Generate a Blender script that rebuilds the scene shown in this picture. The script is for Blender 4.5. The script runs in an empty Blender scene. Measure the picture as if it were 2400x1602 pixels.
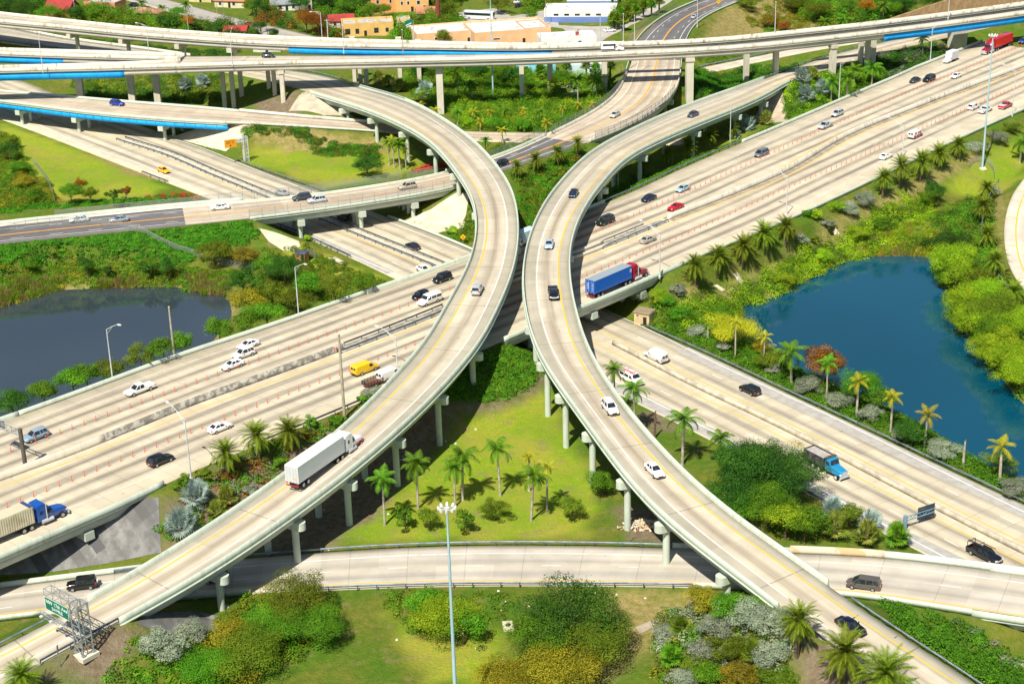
import bpy, math, random
import numpy as np
from mathutils import Matrix, Vector, geometry
R = math.radians
rng = np.random.default_rng(7)
random.seed(7)
sc = bpy.context.scene
col = sc.collection

# ------------------------------------------------------------------ camera, sky, sun, exposure
F, PITCH, ROLL, HC = 3976.0, R(22.3), R(-1.6), 132.0
cam = bpy.data.cameras.new('camera')
cam.sensor_fit = 'HORIZONTAL'; cam.sensor_width = 36.0; cam.lens = 36.0 * F / 2400.0
cam.clip_start = 1.0; cam.clip_end = 20000.0
camo = bpy.data.objects.new('camera', cam); col.objects.link(camo)
CM = Matrix.Rotation(math.pi / 2 - PITCH, 3, 'X') @ Matrix.Rotation(ROLL, 3, 'Z')
camo.matrix_world = Matrix.Translation((0, 0, HC)) @ CM.to_4x4()
sc.camera = camo
SUN_EL = R(54); SUN_DIR = Vector((-0.40 * math.cos(SUN_EL), -0.916 * math.cos(SUN_EL), math.sin(SUN_EL))).normalized()
w = bpy.data.worlds.new('World'); sc.world = w; w.use_nodes = True
nt = w.node_tree; sky = nt.nodes.new('ShaderNodeTexSky'); sky.sky_type = 'NISHITA'
sky.sun_disc = False; sky.sun_elevation = SUN_EL; sky.sun_rotation = math.atan2(SUN_DIR.x, SUN_DIR.y)
bg = nt.nodes['Background']; bg.inputs['Strength'].default_value = 0.062
nt.links.new(sky.outputs[0], bg.inputs[0])
sl = bpy.data.lights.new('sun', 'SUN'); sl.energy = 5.0; sl.angle = R(0.5); sl.color = (1.0, 0.925, 0.79)
so = bpy.data.objects.new('sun', sl); col.objects.link(so)
so.rotation_euler = SUN_DIR.to_track_quat('Z', 'Y').to_euler(); so.location = (0, 0, 300)
vs = sc.view_settings; vs.view_transform = 'Standard'; vs.look = 'None'; vs.exposure = 0.50; vs.gamma = 1.0
sc.cycles.max_bounces = 6; sc.cycles.diffuse_bounces = 3; sc.cycles.transparent_max_bounces = 4

# ------------------------------------------------------------------ photograph pixel -> place in the world
CMn = np.array(CM)
def ray(px, py):
    d = CMn @ np.array([(px - 1200.0) / F, -(py - 801.0) / F, -1.0]); return d
def P(px, py, z=0.0):
    d = ray(px, py); t = (z - HC) / d[2]; return np.array([d[0] * t, d[1] * t, z])
def proj(p):
    q = CMn.T @ (np.asarray(p, float).reshape(-1, 3) - np.array([0, 0, HC])).T
    return np.stack([1200 + F * q[0] / -q[2], 801 - F * q[1] / -q[2]], 1)

# ------------------------------------------------------------------ materials
def rgb(h):
    if isinstance(h, str):
        v = [int(h[i:i + 2], 16) / 255 for i in (0, 2, 4)]
        return tuple((c / 12.92 if c <= .04045 else ((c + .055) / 1.055) ** 2.4) for c in v) + (1,)
    return tuple(h) + (1,) if len(h) == 3 else tuple(h)
MATS = {}
class NT:
    def __init__(s, m): m.use_nodes = True; s.t = m.node_tree; s.b = s.t.nodes['Principled BSDF']
    def n(s, ty, **kw):
        x = s.t.nodes.new('ShaderNode' + ty)
        for k, v in kw.items(): setattr(x, k, v)
        return x
    def l(s, a, b): s.t.links.new(a, b)
    def math(s, op, a, b=None, c=None, clamp=False):
        x = s.n('Math', operation=op); x.use_clamp = clamp
        for i, v in enumerate((a, b, c)):
            if v is None: continue
            if isinstance(v, (int, float)): x.inputs[i].default_value = v
            else: s.l(v, x.inputs[i])
        return x.outputs[0]
    def mix(s, f, a, b):
        x = s.n('Mix', data_type='RGBA')
        for i, v in ((0, f), (6, a), (7, b)):
            if isinstance(v, (int, float)): x.inputs[i].default_value = v
            elif isinstance(v, tuple): x.inputs[i].default_value = v
            else: s.l(v, x.inputs[i])
        return x.outputs[2]
    def noise(s, vec, scale, detail=3, rough=.55):
        x = s.n('TexNoise'); x.inputs['Scale'].default_value = scale; x.inputs['Detail'].default_value = detail
        x.inputs['Roughness'].default_value = rough
        if vec is not None: s.l(vec, x.inputs['Vector'])
        return x.outputs[0]
    def ramp(s, f, lo, hi):
        x = s.n('MapRange', clamp=True); s.l(f, x.inputs[0]); x.inputs[1].default_value = lo; x.inputs[2].default_value = hi
        return x.outputs[0]
    def mapping(s, vec, sx, sy, sz=1):
        x = s.n('Mapping'); s.l(vec, x.inputs[0]); x.inputs['Scale'].default_value = (sx, sy, sz); return x.outputs[0]
def mat(name, c, rough=.7, c2=None, sc_=1.0, lo=.4, hi=.6, metal=0.0, coat=0.0, spec=.4, obj=False, detail=4):
    if name in MATS: return MATS[name]
    m = bpy.data.materials.new(name); t = NT(m); MATS[name] = m
    t.b.inputs['Roughness'].default_value = rough; t.b.inputs['Metallic'].default_value = metal
    t.b.inputs['Specular IOR Level'].default_value = spec
    if coat: t.b.inputs['Coat Weight'].default_value = coat; t.b.inputs['Coat Roughness'].default_value = .06
    c = rgb(c)
    if c2 is None: c2 = tuple(v * .82 for v in c[:3]) + (1,)
    else: c2 = rgb(c2)
    g = t.n('TexCoord') if obj else t.n('NewGeometry')
    nz = t.noise(g.outputs['Object'] if obj else g.outputs['Position'], sc_, detail)
    t.l(t.mix(t.ramp(nz, lo, hi), c, c2), t.b.inputs['Base Color'])
    return m
def paint(c): return mat('paint_' + c, c, .32, None, .6, .2, 1.0, 0.0, .6, .5, True)
def weathered(name, c, dirt, amt):
    m = bpy.data.materials.new(name); t = NT(m); MATS[name] = m; g = t.n('NewGeometry').outputs['Position']
    a = t.ramp(t.noise(t.mapping(g, 1.3, 1.3, .3), 1.0, 5, .65), .46, .72); b = t.ramp(t.noise(g, .10, 3), .38, .66); k = t.ramp(t.noise(g, .35, 4), .4, .7)
    x = t.mix(t.math('MULTIPLY', k, .5), rgb(c), tuple(v * .78 for v in c) + (1,)); x = t.mix(t.math('MULTIPLY', t.math('MULTIPLY', a, b), amt), x, rgb(dirt))
    t.l(x, t.b.inputs['Base Color']); t.b.inputs['Roughness'].default_value = .85; return m
M_mint = weathered('pale_mint_concrete', (.52, .59, .50), (.22, .22, .17), .6)
M_conc = weathered('pale_concrete', (.62, .58, .48), (.24, .21, .16), .6)
def stained():
    m = bpy.data.materials.new('stained_concrete'); t = NT(m); MATS['stained'] = m
    g = t.n('NewGeometry').outputs['Position']
    a = t.ramp(t.noise(t.mapping(g, .9, .9, .25), 1.0, 5, .65), .45, .68)
    b = t.ramp(t.noise(g, .12, 3), .4, .62)
    c = t.mix(t.math('MULTIPLY', a, b), (.60, .58, .50, 1), (.17, .15, .12, 1))
    t.l(c, t.b.inputs['Base Color']); t.b.inputs['Roughness'].default_value = .9; return m
M_stain = stained()
M_girder = mat('pale_girder', (.58, .62, .56), .7, (.46, .49, .44), .25, .4, .7)
M_blue = mat('bright_blue_steel', (.012, .40, .95), .4, (.01, .33, .85), .5)
M_steel = mat('galvanised_steel', (.34, .38, .41), .5, (.26, .29, .31), 2.0, .4, .6, .4)
M_rail = mat('guardrail_steel', (.30, .36, .42), .45, (.20, .24, .29), .8, .4, .6, .5)
M_rdark = mat('dark_guardrail_steel', (.10, .13, .16), .5, (.06, .08, .1), .8, .4, .6, .3)
M_pole = mat('pale_pole_metal', (.60, .63, .64), .5, (.5, .52, .53), 1.0, .4, .6, .1)
M_mast = mat('light_blue_mast_metal', (.42, .60, .70), .45, (.36, .52, .62), .3, .4, .6, .1)
M_wood = mat('weathered_pole', (.42, .38, .29), .8, (.32, .28, .2), 1.5)
M_yel = mat('yellow_road_paint', (.80, .44, .02), .7, (.62, .36, .05), .5, .5, .8)
M_whi = mat('white_road_paint', (.78, .77, .74), .7, (.55, .53, .49), .4, .45, .7)
M_black = mat('black_rubber', (.012, .012, .013), .8)
M_rim = mat('alloy_rim', (.45, .46, .48), .35, None, 3, .4, .6, .6)
M_dark = mat('dark_plastic', (.02, .021, .023), .6)
M_head = mat('headlamp_lens', (.75, .78, .8), .15)
M_tail = mat('tail_lamp_lens', (.5, .01, .012), .25)
M_red = mat('orange_red_plastic', (.85, .09, .03), .5, (.7, .06, .02), 2)
M_silver_alu = mat('bare_aluminium', (.62, .64, .66), .4, (.5, .52, .54), .6, .4, .6, .3)
def glass_mat():
    m = bpy.data.materials.new('tinted_car_glass'); t = NT(m); MATS['glass'] = m
    g = t.n('TexCoord').outputs['Object']
    t.l(t.mix(t.ramp(t.noise(g, 1.2, 2), .4, .6), (.012, .016, .02, 1), (.03, .045, .06, 1)), t.b.inputs['Base Color'])
    t.b.inputs['Roughness'].default_value = .06; t.b.inputs['Specular IOR Level'].default_value = .9; return m
M_glass = glass_mat()

def leafmat(name, cols, trans=.42):
    m = bpy.data.materials.new(name); t = NT(m); MATS[name] = m
    a = t.n('Attribute', attribute_name='tint').outputs['Fac']
    r = t.n('ValToRGB'); t.l(a, r.inputs[0])
    e = r.color_ramp.elements
    e[0].position = 0.0; e[0].color = rgb(cols[0]); e[1].position = 1.0; e[1].color = rgb(cols[-1])
    for i, c in enumerate(cols[1:-1]):
        q = e.new((i + 1) / (len(cols) - 1)); q.color = rgb(c)
    oi = t.n('ObjectInfo').outputs['Random']
    hs = t.n('HueSaturation'); t.l(r.outputs[0], hs.inputs['Color'])
    t.l(t.math('MULTIPLY_ADD', oi, .03, .482), hs.inputs['Hue']); t.l(t.math('MULTIPLY_ADD', oi, .45, .85), hs.inputs['Value'])
    t.l(hs.outputs[0], t.b.inputs['Base Color']); t.b.inputs['Roughness'].default_value = .65
    t.b.inputs['Specular IOR Level'].default_value = .25
    tr = t.n('BsdfTranslucent'); t.l(hs.outputs[0], tr.inputs[0])
    ms = t.n('MixShader'); ms.inputs[0].default_value = trans
    t.l(t.b.outputs[0], ms.inputs[1]); t.l(tr.outputs[0], ms.inputs[2])
    t.l(ms.outputs[0], t.t.nodes['Material Output'].inputs[0]); return m
LEAF = {
 'green': [(0.044, 0.134, 0.007), (0.106, 0.282, 0.011), (0.213, 0.422, 0.020)],
 'vine':  [(0.031, 0.122, 0.007), (0.075, 0.256, 0.009), (0.150, 0.397, 0.018)],
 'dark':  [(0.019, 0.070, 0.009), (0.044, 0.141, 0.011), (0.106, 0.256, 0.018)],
 'olive': [(0.069, 0.115, 0.007), (0.144, 0.211, 0.011), (0.250, 0.333, 0.020)],
 'lime':  [(0.125, 0.256, 0.009), (0.288, 0.474, 0.013), (0.500, 0.640, 0.027)],
 'gold':  [(0.125, 0.128, 0.009), (0.263, 0.237, 0.013), (0.450, 0.371, 0.027)],
 'rust':  [(.14, .06, .010), (.27, .115, .012), (.38, .19, .02)],
 'orange':[(.20, .08, .01), (.42, .16, .015), (.55, .26, .03)],
 'yellow':[(.24, .28, .01), (.45, .45, .02), (.62, .56, .03)],
 'silver':[(.17, .21, .14), (.30, .35, .25), (.45, .50, .37)],
 'reed':  [(.13, .11, .03), (.28, .22, .07), (.46, .37, .16)],
 'date':  [(0.054, 0.111, 0.005), (0.144, 0.230, 0.009), (0.288, 0.341, 0.026)],
 'royal': [(0.040, 0.123, 0.007), (0.090, 0.246, 0.010), (0.200, 0.369, 0.022)],
 'royalyellow': [(.16, .18, .01), (.33, .33, .02), (.48, .42, .03)],
 'fan':   [(.10, .15, .015), (.22, .28, .03), (.40, .43, .09)],
 'fansilver': [(.16, .24, .21), (.30, .41, .38), (.50, .60, .55)],
 'dead':  [(.14, .09, .04), (.26, .17, .08), (.36, .25, .13)],
 'flower':[(.35, .01, .03), (.6, .02, .06), (.75, .05, .12)]}
def leaf(k): return MATS.get('leaf_' + k) or leafmat('leaf_' + k, LEAF[k])
M_bark = mat('brown_bark', (.16, .11, .07), .9, (.09, .06, .04), 2.0)
M_rtrunk = mat('grey_palm_trunk', (.44, .40, .34), .8, (.30, .26, .21), 1.2)
M_shaft = mat('green_crownshaft', (.13, .27, .04), .6, (.09, .2, .03), 1.0)
M_dtrunk = mat('rough_palm_trunk', (.17, .12, .08), .95, (.08, .06, .04), 2.5)

# ------------------------------------------------------------------ mesh builder
def tag(o, label=None, cat=None, group=None, kind=None):
    if label: o['label'] = label
    if cat: o['category'] = cat
    if group: o['group'] = group
    if kind: o['kind'] = kind
    return o
def empty(name, loc=(0, 0, 0), rz=0.0, **kw):
    o = bpy.data.objects.new(name, None); col.objects.link(o); o.empty_display_size = .5
    o.location = loc; o.rotation_euler = (0, 0, rz); tag(o, **kw); return o
def link(name, me, parent=None, loc=None, **kw):
    o = bpy.data.objects.new(name, me); col.objects.link(o)
    if parent is not None: o.parent = parent
    if loc is not None: o.location = loc
    tag(o, **kw); return o
def qmesh(name, V, m, tint=None, Fq=None, smooth=False):
    """numpy quads: V (n,4,3) or V (k,3) with Fq (n,4)"""
    V = np.asarray(V, np.float32)
    if Fq is None: n = len(V); Fq = np.arange(n * 4).reshape(n, 4); V = V.reshape(-1, 3)
    Fq = np.asarray(Fq, np.int32); me = bpy.data.meshes.new(name); n, k = Fq.shape
    me.vertices.add(len(V)); me.vertices.foreach_set('co', V.ravel())
    me.loops.add(n * k); me.loops.foreach_set('vertex_index', Fq.ravel())
    me.polygons.add(n); me.polygons.foreach_set('loop_start', np.arange(n, dtype=np.int32) * k)
    me.polygons.foreach_set('loop_total', np.full(n, k, np.int32))
    if smooth: me.polygons.foreach_set('use_smooth', np.ones(n, bool))
    if tint is not None:
        a = me.attributes.new('tint', 'FLOAT', 'FACE'); a.data.foreach_set('value', np.asarray(tint, np.float32))
    me.update(calc_edges=True)
    if m: me.materials.append(m)
    return me
class MB:
    def __init__(s): s.v = []; s.f = []
    def add(s, vs, fs):
        o = len(s.v); s.v += [tuple(map(float, q)) for q in vs]; s.f += [[i + o for i in f] for f in fs]; return s
    def box(s, x0, x1, y0, y1, z0, z1, tx=0, ty=0):
        v = [(x0, y0, z0), (x1, y0, z0), (x1, y1, z0), (x0, y1, z0), (x0 + tx, y0 + ty, z1), (x1 - tx, y0 + ty, z1), (x1 - tx, y1 - ty, z1), (x0 + tx, y1 - ty, z1)]
        return s.add(v, [(3, 2, 1, 0), (4, 5, 6, 7), (0, 1, 5, 4), (1, 2, 6, 5), (2, 3, 7, 6), (3, 0, 4, 7)])
    def bar(s, a, b, wd, h=None):
        a = Vector(a); b = Vector(b); h = h or wd; d = (b - a).normalized()
        u = d.cross(Vector((0, 0, 1)))
        if u.length < 1e-4: u = Vector((1, 0, 0))
        u.normalize(); n = u.cross(d); v = []
        for p in (a, b):
            for i, j in ((-1, -1), (1, -1), (1, 1), (-1, 1)): v.append(p + u * (i * wd / 2) + n * (j * h / 2))
        return s.add(v, [(0, 1, 2, 3), (7, 6, 5, 4), (0, 4, 5, 1), (1, 5, 6, 2), (2, 6, 7, 3), (3, 7, 4, 0)])
    def tube(s, pts, rad, n=8, cap=True):
        pts = [Vector(p) for p in pts]; k = len(pts)
        rs = rad if isinstance(rad, (list, tuple)) else [rad] * k
        v = []
        for i, p in enumerate(pts):
            d = (pts[min(i + 1, k - 1)] - pts[max(i - 1, 0)]).normalized()
            u = d.cross(Vector((0, 1, 0))) if abs(d.y) < .9 else d.cross(Vector((1, 0, 0)))
            u.normalize(); wv = d.cross(u)
            for j in range(n):
                a = 2 * math.pi * j / n; v.append(p + u * (rs[i] * math.cos(a)) + wv * (rs[i] * math.sin(a)))
        f = [(i * n + j, i * n + (j + 1) % n, (i + 1) * n + (j + 1) % n, (i + 1) * n + j) for i in range(k - 1) for j in range(n)]
        if cap: f += [tuple(range(n))[::-1], tuple((k - 1) * n + j for j in range(n))]
        return s.add(v, f)
    def loft(s, rings, cap=True):
        n = len(rings[0]); v = [q for r in rings for q in r]
        f = [(i * n + j, i * n + (j + 1) % n, (i + 1) * n + (j + 1) % n, (i + 1) * n + j) for i in range(len(rings) - 1) for j in range(n)]
        if cap: f += [tuple(range(n))[::-1], tuple((len(rings) - 1) * n + j for j in range(n))]
        return s.add(v, f)
    def prism(s, poly, z0, z1):
        n = len(poly); v = [(x, y, z0) for x, y in poly] + [(x, y, z1) for x, y in poly]
        return s.add(v, [tuple(range(n))[::-1], tuple(range(n, 2 * n))] + [(i, (i + 1) % n, n + (i + 1) % n, n + i) for i in range(n)])
    def mesh(s, name, m, smooth=False, ang=35):
        me = bpy.data.meshes.new(name); me.from_pydata(s.v, [], s.f); me.update()
        import bmesh
        b = bmesh.new(); b.from_mesh(me); bmesh.ops.recalc_face_normals(b, faces=b.faces); b.to_mesh(me); b.free()
        if m: me.materials.append(m)
        if smooth:
            me.polygons.foreach_set('use_smooth', np.ones(len(me.polygons), bool)); me.set_sharp_from_angle(angle=R(ang))
        return me
    def build(s, name, m, parent=None, smooth=False, loc=None, **kw): return link(name, s.mesh(name, m, smooth), parent, loc, **kw)
# a template is (name, mesh, [children], colour_slot); grow() places a copy of it and of each of its parts
def grow(tpl, root, colour=None):
    for name, me, kids, cs in tpl:
        o = link(name, me, root)
        if cs and colour is not None:
            o.material_slots[0].link = 'OBJECT'; o.material_slots[0].material = colour
        for kn, km, _, _ in kids: link(kn, km, o)
def text_mesh(txt, size, m, name='lettering'):
    cu = bpy.data.curves.new('t', 'FONT'); cu.body = txt; cu.size = size; cu.align_x = 'CENTER'; cu.align_y = 'CENTER'; cu.extrude = .01
    o = bpy.data.objects.new('t', cu); col.objects.link(o)
    bpy.context.view_layer.update()
    me = bpy.data.meshes.new_from_object(o.evaluated_get(bpy.context.evaluated_depsgraph_get()))
    bpy.data.objects.remove(o); me.name = name; me.materials.clear(); me.materials.append(m); return me
# ------------------------------------------------------------------ roads: two edge lines read off the photograph, each with its height
def crom(pts, step=1.0):
    p = np.asarray(pts, float); p = np.vstack([2 * p[0] - p[1], p, 2 * p[-1] - p[-2]]); out = []
    for i in range(1, len(p) - 2):
        n = max(2, int(np.linalg.norm(p[i + 1] - p[i]) / step)); 
        # centripetal Catmull-Rom
        t0 = 0; t1 = t0 + np.linalg.norm(p[i] - p[i - 1]) ** .5; t2 = t1 + np.linalg.norm(p[i + 1] - p[i]) ** .5; t3 = t2 + np.linalg.norm(p[i + 2] - p[i + 1]) ** .5
        t = np.linspace(t1, t2, n, endpoint=False)[:, None]
        A1 = (t1 - t) / (t1 - t0) * p[i - 1] + (t - t0) / (t1 - t0) * p[i]
        A2 = (t2 - t) / (t2 - t1) * p[i] + (t - t1) / (t2 - t1) * p[i + 1]
        A3 = (t3 - t) / (t3 - t2) * p[i + 1] + (t - t2) / (t3 - t2) * p[i + 2]
        B1 = (t2 - t) / (t2 - t0) * A1 + (t - t0) / (t2 - t0) * A2; B2 = (t3 - t) / (t3 - t1) * A2 + (t - t1) / (t3 - t1) * A3
        out.append((t2 - t) / (t2 - t1) * B1 + (t - t1) / (t2 - t1) * B2)
    out.append(p[-2:-1]); return np.vstack(out)
def smooth(a, k):
    if k < 1: return a
    pad = np.concatenate([2 * a[:1] - a[k:0:-1], a, 2 * a[-1:] - a[-2:-k - 2:-1]]) 
    c = np.cumsum(np.concatenate([np.zeros_like(pad[:1]), pad]), 0); n = 2 * k + 1
    return (c[n:] - c[:-n]) / n
def resample(c, step, extra=None):
    d = np.r_[0, np.cumsum(np.linalg.norm(np.diff(c[:, :2], axis=0), axis=1))]
    s = np.arange(0, d[-1], step); f = lambda a: np.stack([np.interp(s, d, a[:, j]) for j in range(a.shape[1])], 1)
    return f(c), (f(extra) if extra is not None else None)
class Path:
    def __init__(s, C, hw=None, step=1.5):
        s.C = C; s.hw = np.zeros(len(C)) if hw is None else hw
        T = np.gradient(C[:, :2], axis=0); T /= np.linalg.norm(T, axis=1)[:, None]; s.T = T
        s.N = np.stack([T[:, 1], -T[:, 0]], 1)
        s.s = np.r_[0, np.cumsum(np.linalg.norm(np.diff(C[:, :2], axis=0), axis=1))]; s.px = proj(C)
    def at(s, px, py): return int(np.argmin(((s.px - np.array([px, py])) ** 2).sum(1)))
    def near(s, x, y): return int(np.argmin(((s.C[:, :2] - np.array([x, y])) ** 2).sum(1)))
    def pt(s, i, side=0, off=0, dz=0):
        o = side * s.hw[i] + off; return np.array([s.C[i, 0] + s.N[i, 0] * o, s.C[i, 1] + s.N[i, 1] * o, s.C[i, 2] + dz])
    def line(s, i0, i1, side, off, dz):
        o = side * s.hw[i0:i1] + off; c = s.C[i0:i1]; n = s.N[i0:i1]
        return np.stack([c[:, 0] + n[:, 0] * o, c[:, 1] + n[:, 1] * o, c[:, 2] + dz], 1)
def line_path(pts, z, step=1.5, k=4):
    q = np.array([P(a[0], a[1], a[2] if len(a) > 2 else z) for a in pts]); c, _ = resample(crom(q), step); return Path(smooth(c, k) if len(c) > 2 * k + 2 else c)
def extend(c, hw, ext):
    for end, d in ((0, ext[0]), (-1, ext[1])):
        if d <= 0: continue
        v = (c[0] - c[6]) / 6 if end == 0 else (c[-1] - c[-7]) / 6; L_ = np.linalg.norm(v[:2]); n = int(d / L_)
        q = np.array([c[end] + v * (i + 1) for i in range(n)]); w_ = np.full(n, hw[end])
        if end == 0: c = np.vstack([q[::-1], c]); hw = np.r_[w_, hw]
        else: c = np.vstack([c, q]); hw = np.r_[hw, w_]
    return c, hw
def road_path(L, Rr, k=6, ext=(45, 45)):
    e = lambda pts: np.array([np.r_[P(a[0], a[1], a[2] + (a[3] if len(a) > 3 else 0))[:2], a[2]] for a in pts])
    l = crom(e(L)); r = crom(e(Rr))
    d = ((l[:, None, :2] - r[None, :, :2]) ** 2).sum(2); j = d.argmin(1); m = r[j]
    T = np.gradient(l[:, :2], axis=0); T /= np.linalg.norm(T, axis=1)[:, None]
    V = m[:, :2] - l[:, :2]; W = np.linalg.norm(V, axis=1); ok = np.abs((T * V).sum(1)) < .35 * W
    C = ((l + m) / 2)[ok]; W = W[ok]
    c, hw = resample(C, 1.5, W[:, None] / 2); c = smooth(smooth(c, k), k // 2); hw = smooth(smooth(hw, 8), 8)[:, 0]
    return Path(*extend(c, hw, ext))
def sweep(p, i0, i1, prof, name, m, parent=None, closed=True, uv=False, **kw):
    i0, i1 = min(i0, i1), max(i0, i1); i0 = max(i0, 0); i1 = min(i1, len(p.C) - 1)
    if i1 - i0 < 2: i0 = max(0, i1 - 3); i1 = min(i0 + 3, len(p.C) - 1)
    ls = np.stack([p.line(i0, i1 + 1, *q) for q in prof], 1); n, k, _ = ls.shape
    V = ls.reshape(-1, 3); a = np.arange(n - 1)[:, None] * k; kk = k if closed else k - 1
    b = np.arange(kk)[None]; b2 = (b + 1) % k
    Fq = np.stack([a + b, a + b2, a + k + b2, a + k + b], 2).reshape(-1, 4)[:, ::-1]
    me = qmesh(name, V, m, Fq=Fq)
    if closed:
        import bmesh
        bm = bmesh.new(); bm.from_mesh(me); bm.verts.ensure_lookup_table()
        bm.faces.new([bm.verts[j] for j in range(k)]); bm.faces.new([bm.verts[(n - 1) * k + j] for j in range(k)])
        bmesh.ops.recalc_face_normals(bm, faces=bm.faces); bm.to_mesh(me); bm.free()
    if uv:
        u = me.uv_layers.new(name='uv'); off = np.stack([np.broadcast_to(q[0] * p.hw[i0:i1 + 1] + q[1], n) for q in prof], 1).ravel()
        vv = np.repeat(p.s[i0:i1 + 1], k); li = np.empty(len(me.loops), np.int32); me.loops.foreach_get('vertex_index', li)
        u.data.foreach_set('uv', np.stack([off[li], vv[li]], 1).astype(np.float32).ravel())
    return link(name, me, parent, **kw)
def dashes(p, i0, i1, side, off, wd, on, gap, dz, name, m, parent):
    i0, i1 = min(i0, i1), max(i0, i1); Vs = []; s = p.s[i0]
    while s + on < p.s[min(i1, len(p.s) - 1)]:
        a = int(np.searchsorted(p.s, s)); b = int(np.searchsorted(p.s, s + on))
        if b > a: Vs.append([p.pt(a, side, off - wd / 2, dz), p.pt(b, side, off - wd / 2, dz), p.pt(b, side, off + wd / 2, dz), p.pt(a, side, off + wd / 2, dz)])
        s += on + gap
    if Vs: return link(name, qmesh(name, np.array(Vs), m), parent)
def pline(p, i0, i1, side, off, wd, dz, m, parent, name='edge_line'):
    return sweep(p, i0, i1, [(side, off - wd / 2, dz), (side, off + wd / 2, dz)], name, m, parent, closed=False)

def road_mat(name, base, dark, lanes, pitch=3.65, sym=False, edge=None, slab=(3.65, 6.0), jw=.12, jd=.35, amt=.55, shoulder=None, asphalt=False, tan=(.60, .50, .36, 1), tan_amt=.35):
    m = bpy.data.materials.new(name); t = NT(m); MATS[name] = m
    uv = t.n('UVMap').outputs[0]; sp = t.n('SeparateXYZ'); t.l(uv, sp.inputs[0]); u, v = sp.outputs[0], sp.outputs[1]
    uu = t.math('ABSOLUTE', t.math('SUBTRACT', u, sym)) if sym is not False else u
    st = None
    if isinstance(lanes, tuple):      # periodic lanes from a to b
        a, b = lanes; x = t.math('FRACT', t.math('DIVIDE', t.math('SUBTRACT', uu, a), pitch))
        d = t.math('ABSOLUTE', t.math('SUBTRACT', x, .5)); st = t.ramp(d, .34, .05)
        ins = t.math('MULTIPLY', t.math('GREATER_THAN', uu, a), t.math('LESS_THAN', uu, b)); st = t.math('MULTIPLY', st, ins)
    else:
        for c in lanes:
            d = t.ramp(t.math('ABSOLUTE', t.math('SUBTRACT', uu, c)), 1.25, .25); st = d if st is None else t.math('MAXIMUM', st, d)
    jit = t.noise(t.mapping(uv, .35, .012), 1.0, 3)
    n1 = t.ramp(t.noise(t.mapping(uv, .8, .016), 1.0, 4), .28, .60)
    n3 = t.ramp(t.noise(t.mapping(uv, 2.2, .03), 1.0, 4), .30, .7)
    n2 = t.noise(t.mapping(uv, .25, .25), 1.0, 5)
    cb = t.mix(t.ramp(n2, .35, .7), rgb(base), tuple(x * .8 for x in base) + (1,))
    wn = t.n('TexWhiteNoise', noise_dimensions='2D'); cv = t.n('CombineXYZ')
    t.l(t.math('FLOOR', t.math('DIVIDE', uu, slab[0])), cv.inputs[0]); t.l(t.math('FLOOR', t.math('DIVIDE', v, slab[1])), cv.inputs[1]); t.l(cv.outputs[0], wn.inputs['Vector'])
    sv = t.math('MULTIPLY_ADD', wn.outputs['Value'], .16, .89)
    g = t.math('MULTIPLY', t.math('MULTIPLY', st, t.math('MULTIPLY_ADD', n1, .65, .35)), t.math('MULTIPLY_ADD', n3, .5, .5))
    cb = t.mix(t.math('MULTIPLY', t.ramp(jit, .4, .65), tan_amt), cb, tan)
    cb = t.mix(t.math('MULTIPLY', g, amt), cb, rgb(dark))
    fl = t.ramp(t.noise(t.mapping(uv, 5.0, .05), 1.0, 3), .52, .72); cb = t.mix(t.math('MULTIPLY', t.math('MULTIPLY', fl, n1), amt * .35), cb, rgb(dark))
    if edge:
        ed = t.ramp(t.math('ABSOLUTE', t.math('SUBTRACT', u, edge[0])), edge[1], edge[1] + .12); cb = t.mix(t.math('MULTIPLY', ed, t.math('MULTIPLY_ADD', n2, .5, .35)), cb, (.30, .29, .24, 1))
    # joints between slabs
    jv = t.math('LESS_THAN', t.math('ABSOLUTE', t.math('SUBTRACT', t.math('FRACT', t.math('DIVIDE', v, slab[1])), .5)), .5 * jw / slab[1])
    ju = t.math('LESS_THAN', t.math('ABSOLUTE', t.math('SUBTRACT', t.math('FRACT', t.math('DIVIDE', uu, slab[0])), .5)), .05 / slab[0])
    if not asphalt: cb = t.mix(t.math('MULTIPLY', jv, jd), cb, rgb((.12, .11, .10)))
    mul = t.n('Mix', data_type='RGBA', blend_type='MULTIPLY'); mul.inputs[0].default_value = 1; t.l(cb, mul.inputs[6])
    cc = t.n('CombineColor'); [t.l(sv, cc.inputs[i]) for i in range(3)]; t.l(cc.outputs[0], mul.inputs[7])
    # small dark spots
    sp_ = t.ramp(t.noise(t.mapping(uv, 1.1, .8), 1.0, 2), .70, .76)
    out = t.mix(t.math('MULTIPLY', sp_, .5), mul.outputs[2], rgb((.10, .09, .08)))
    t.l(out, t.b.inputs['Base Color']); t.b.inputs['Roughness'].default_value = .85; t.b.inputs['Specular IOR Level'].default_value = .3
    return m
ROADS = {}
N8 = .85
def Z(lst, z): return [(a, b, z) for a, b in lst]
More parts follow.
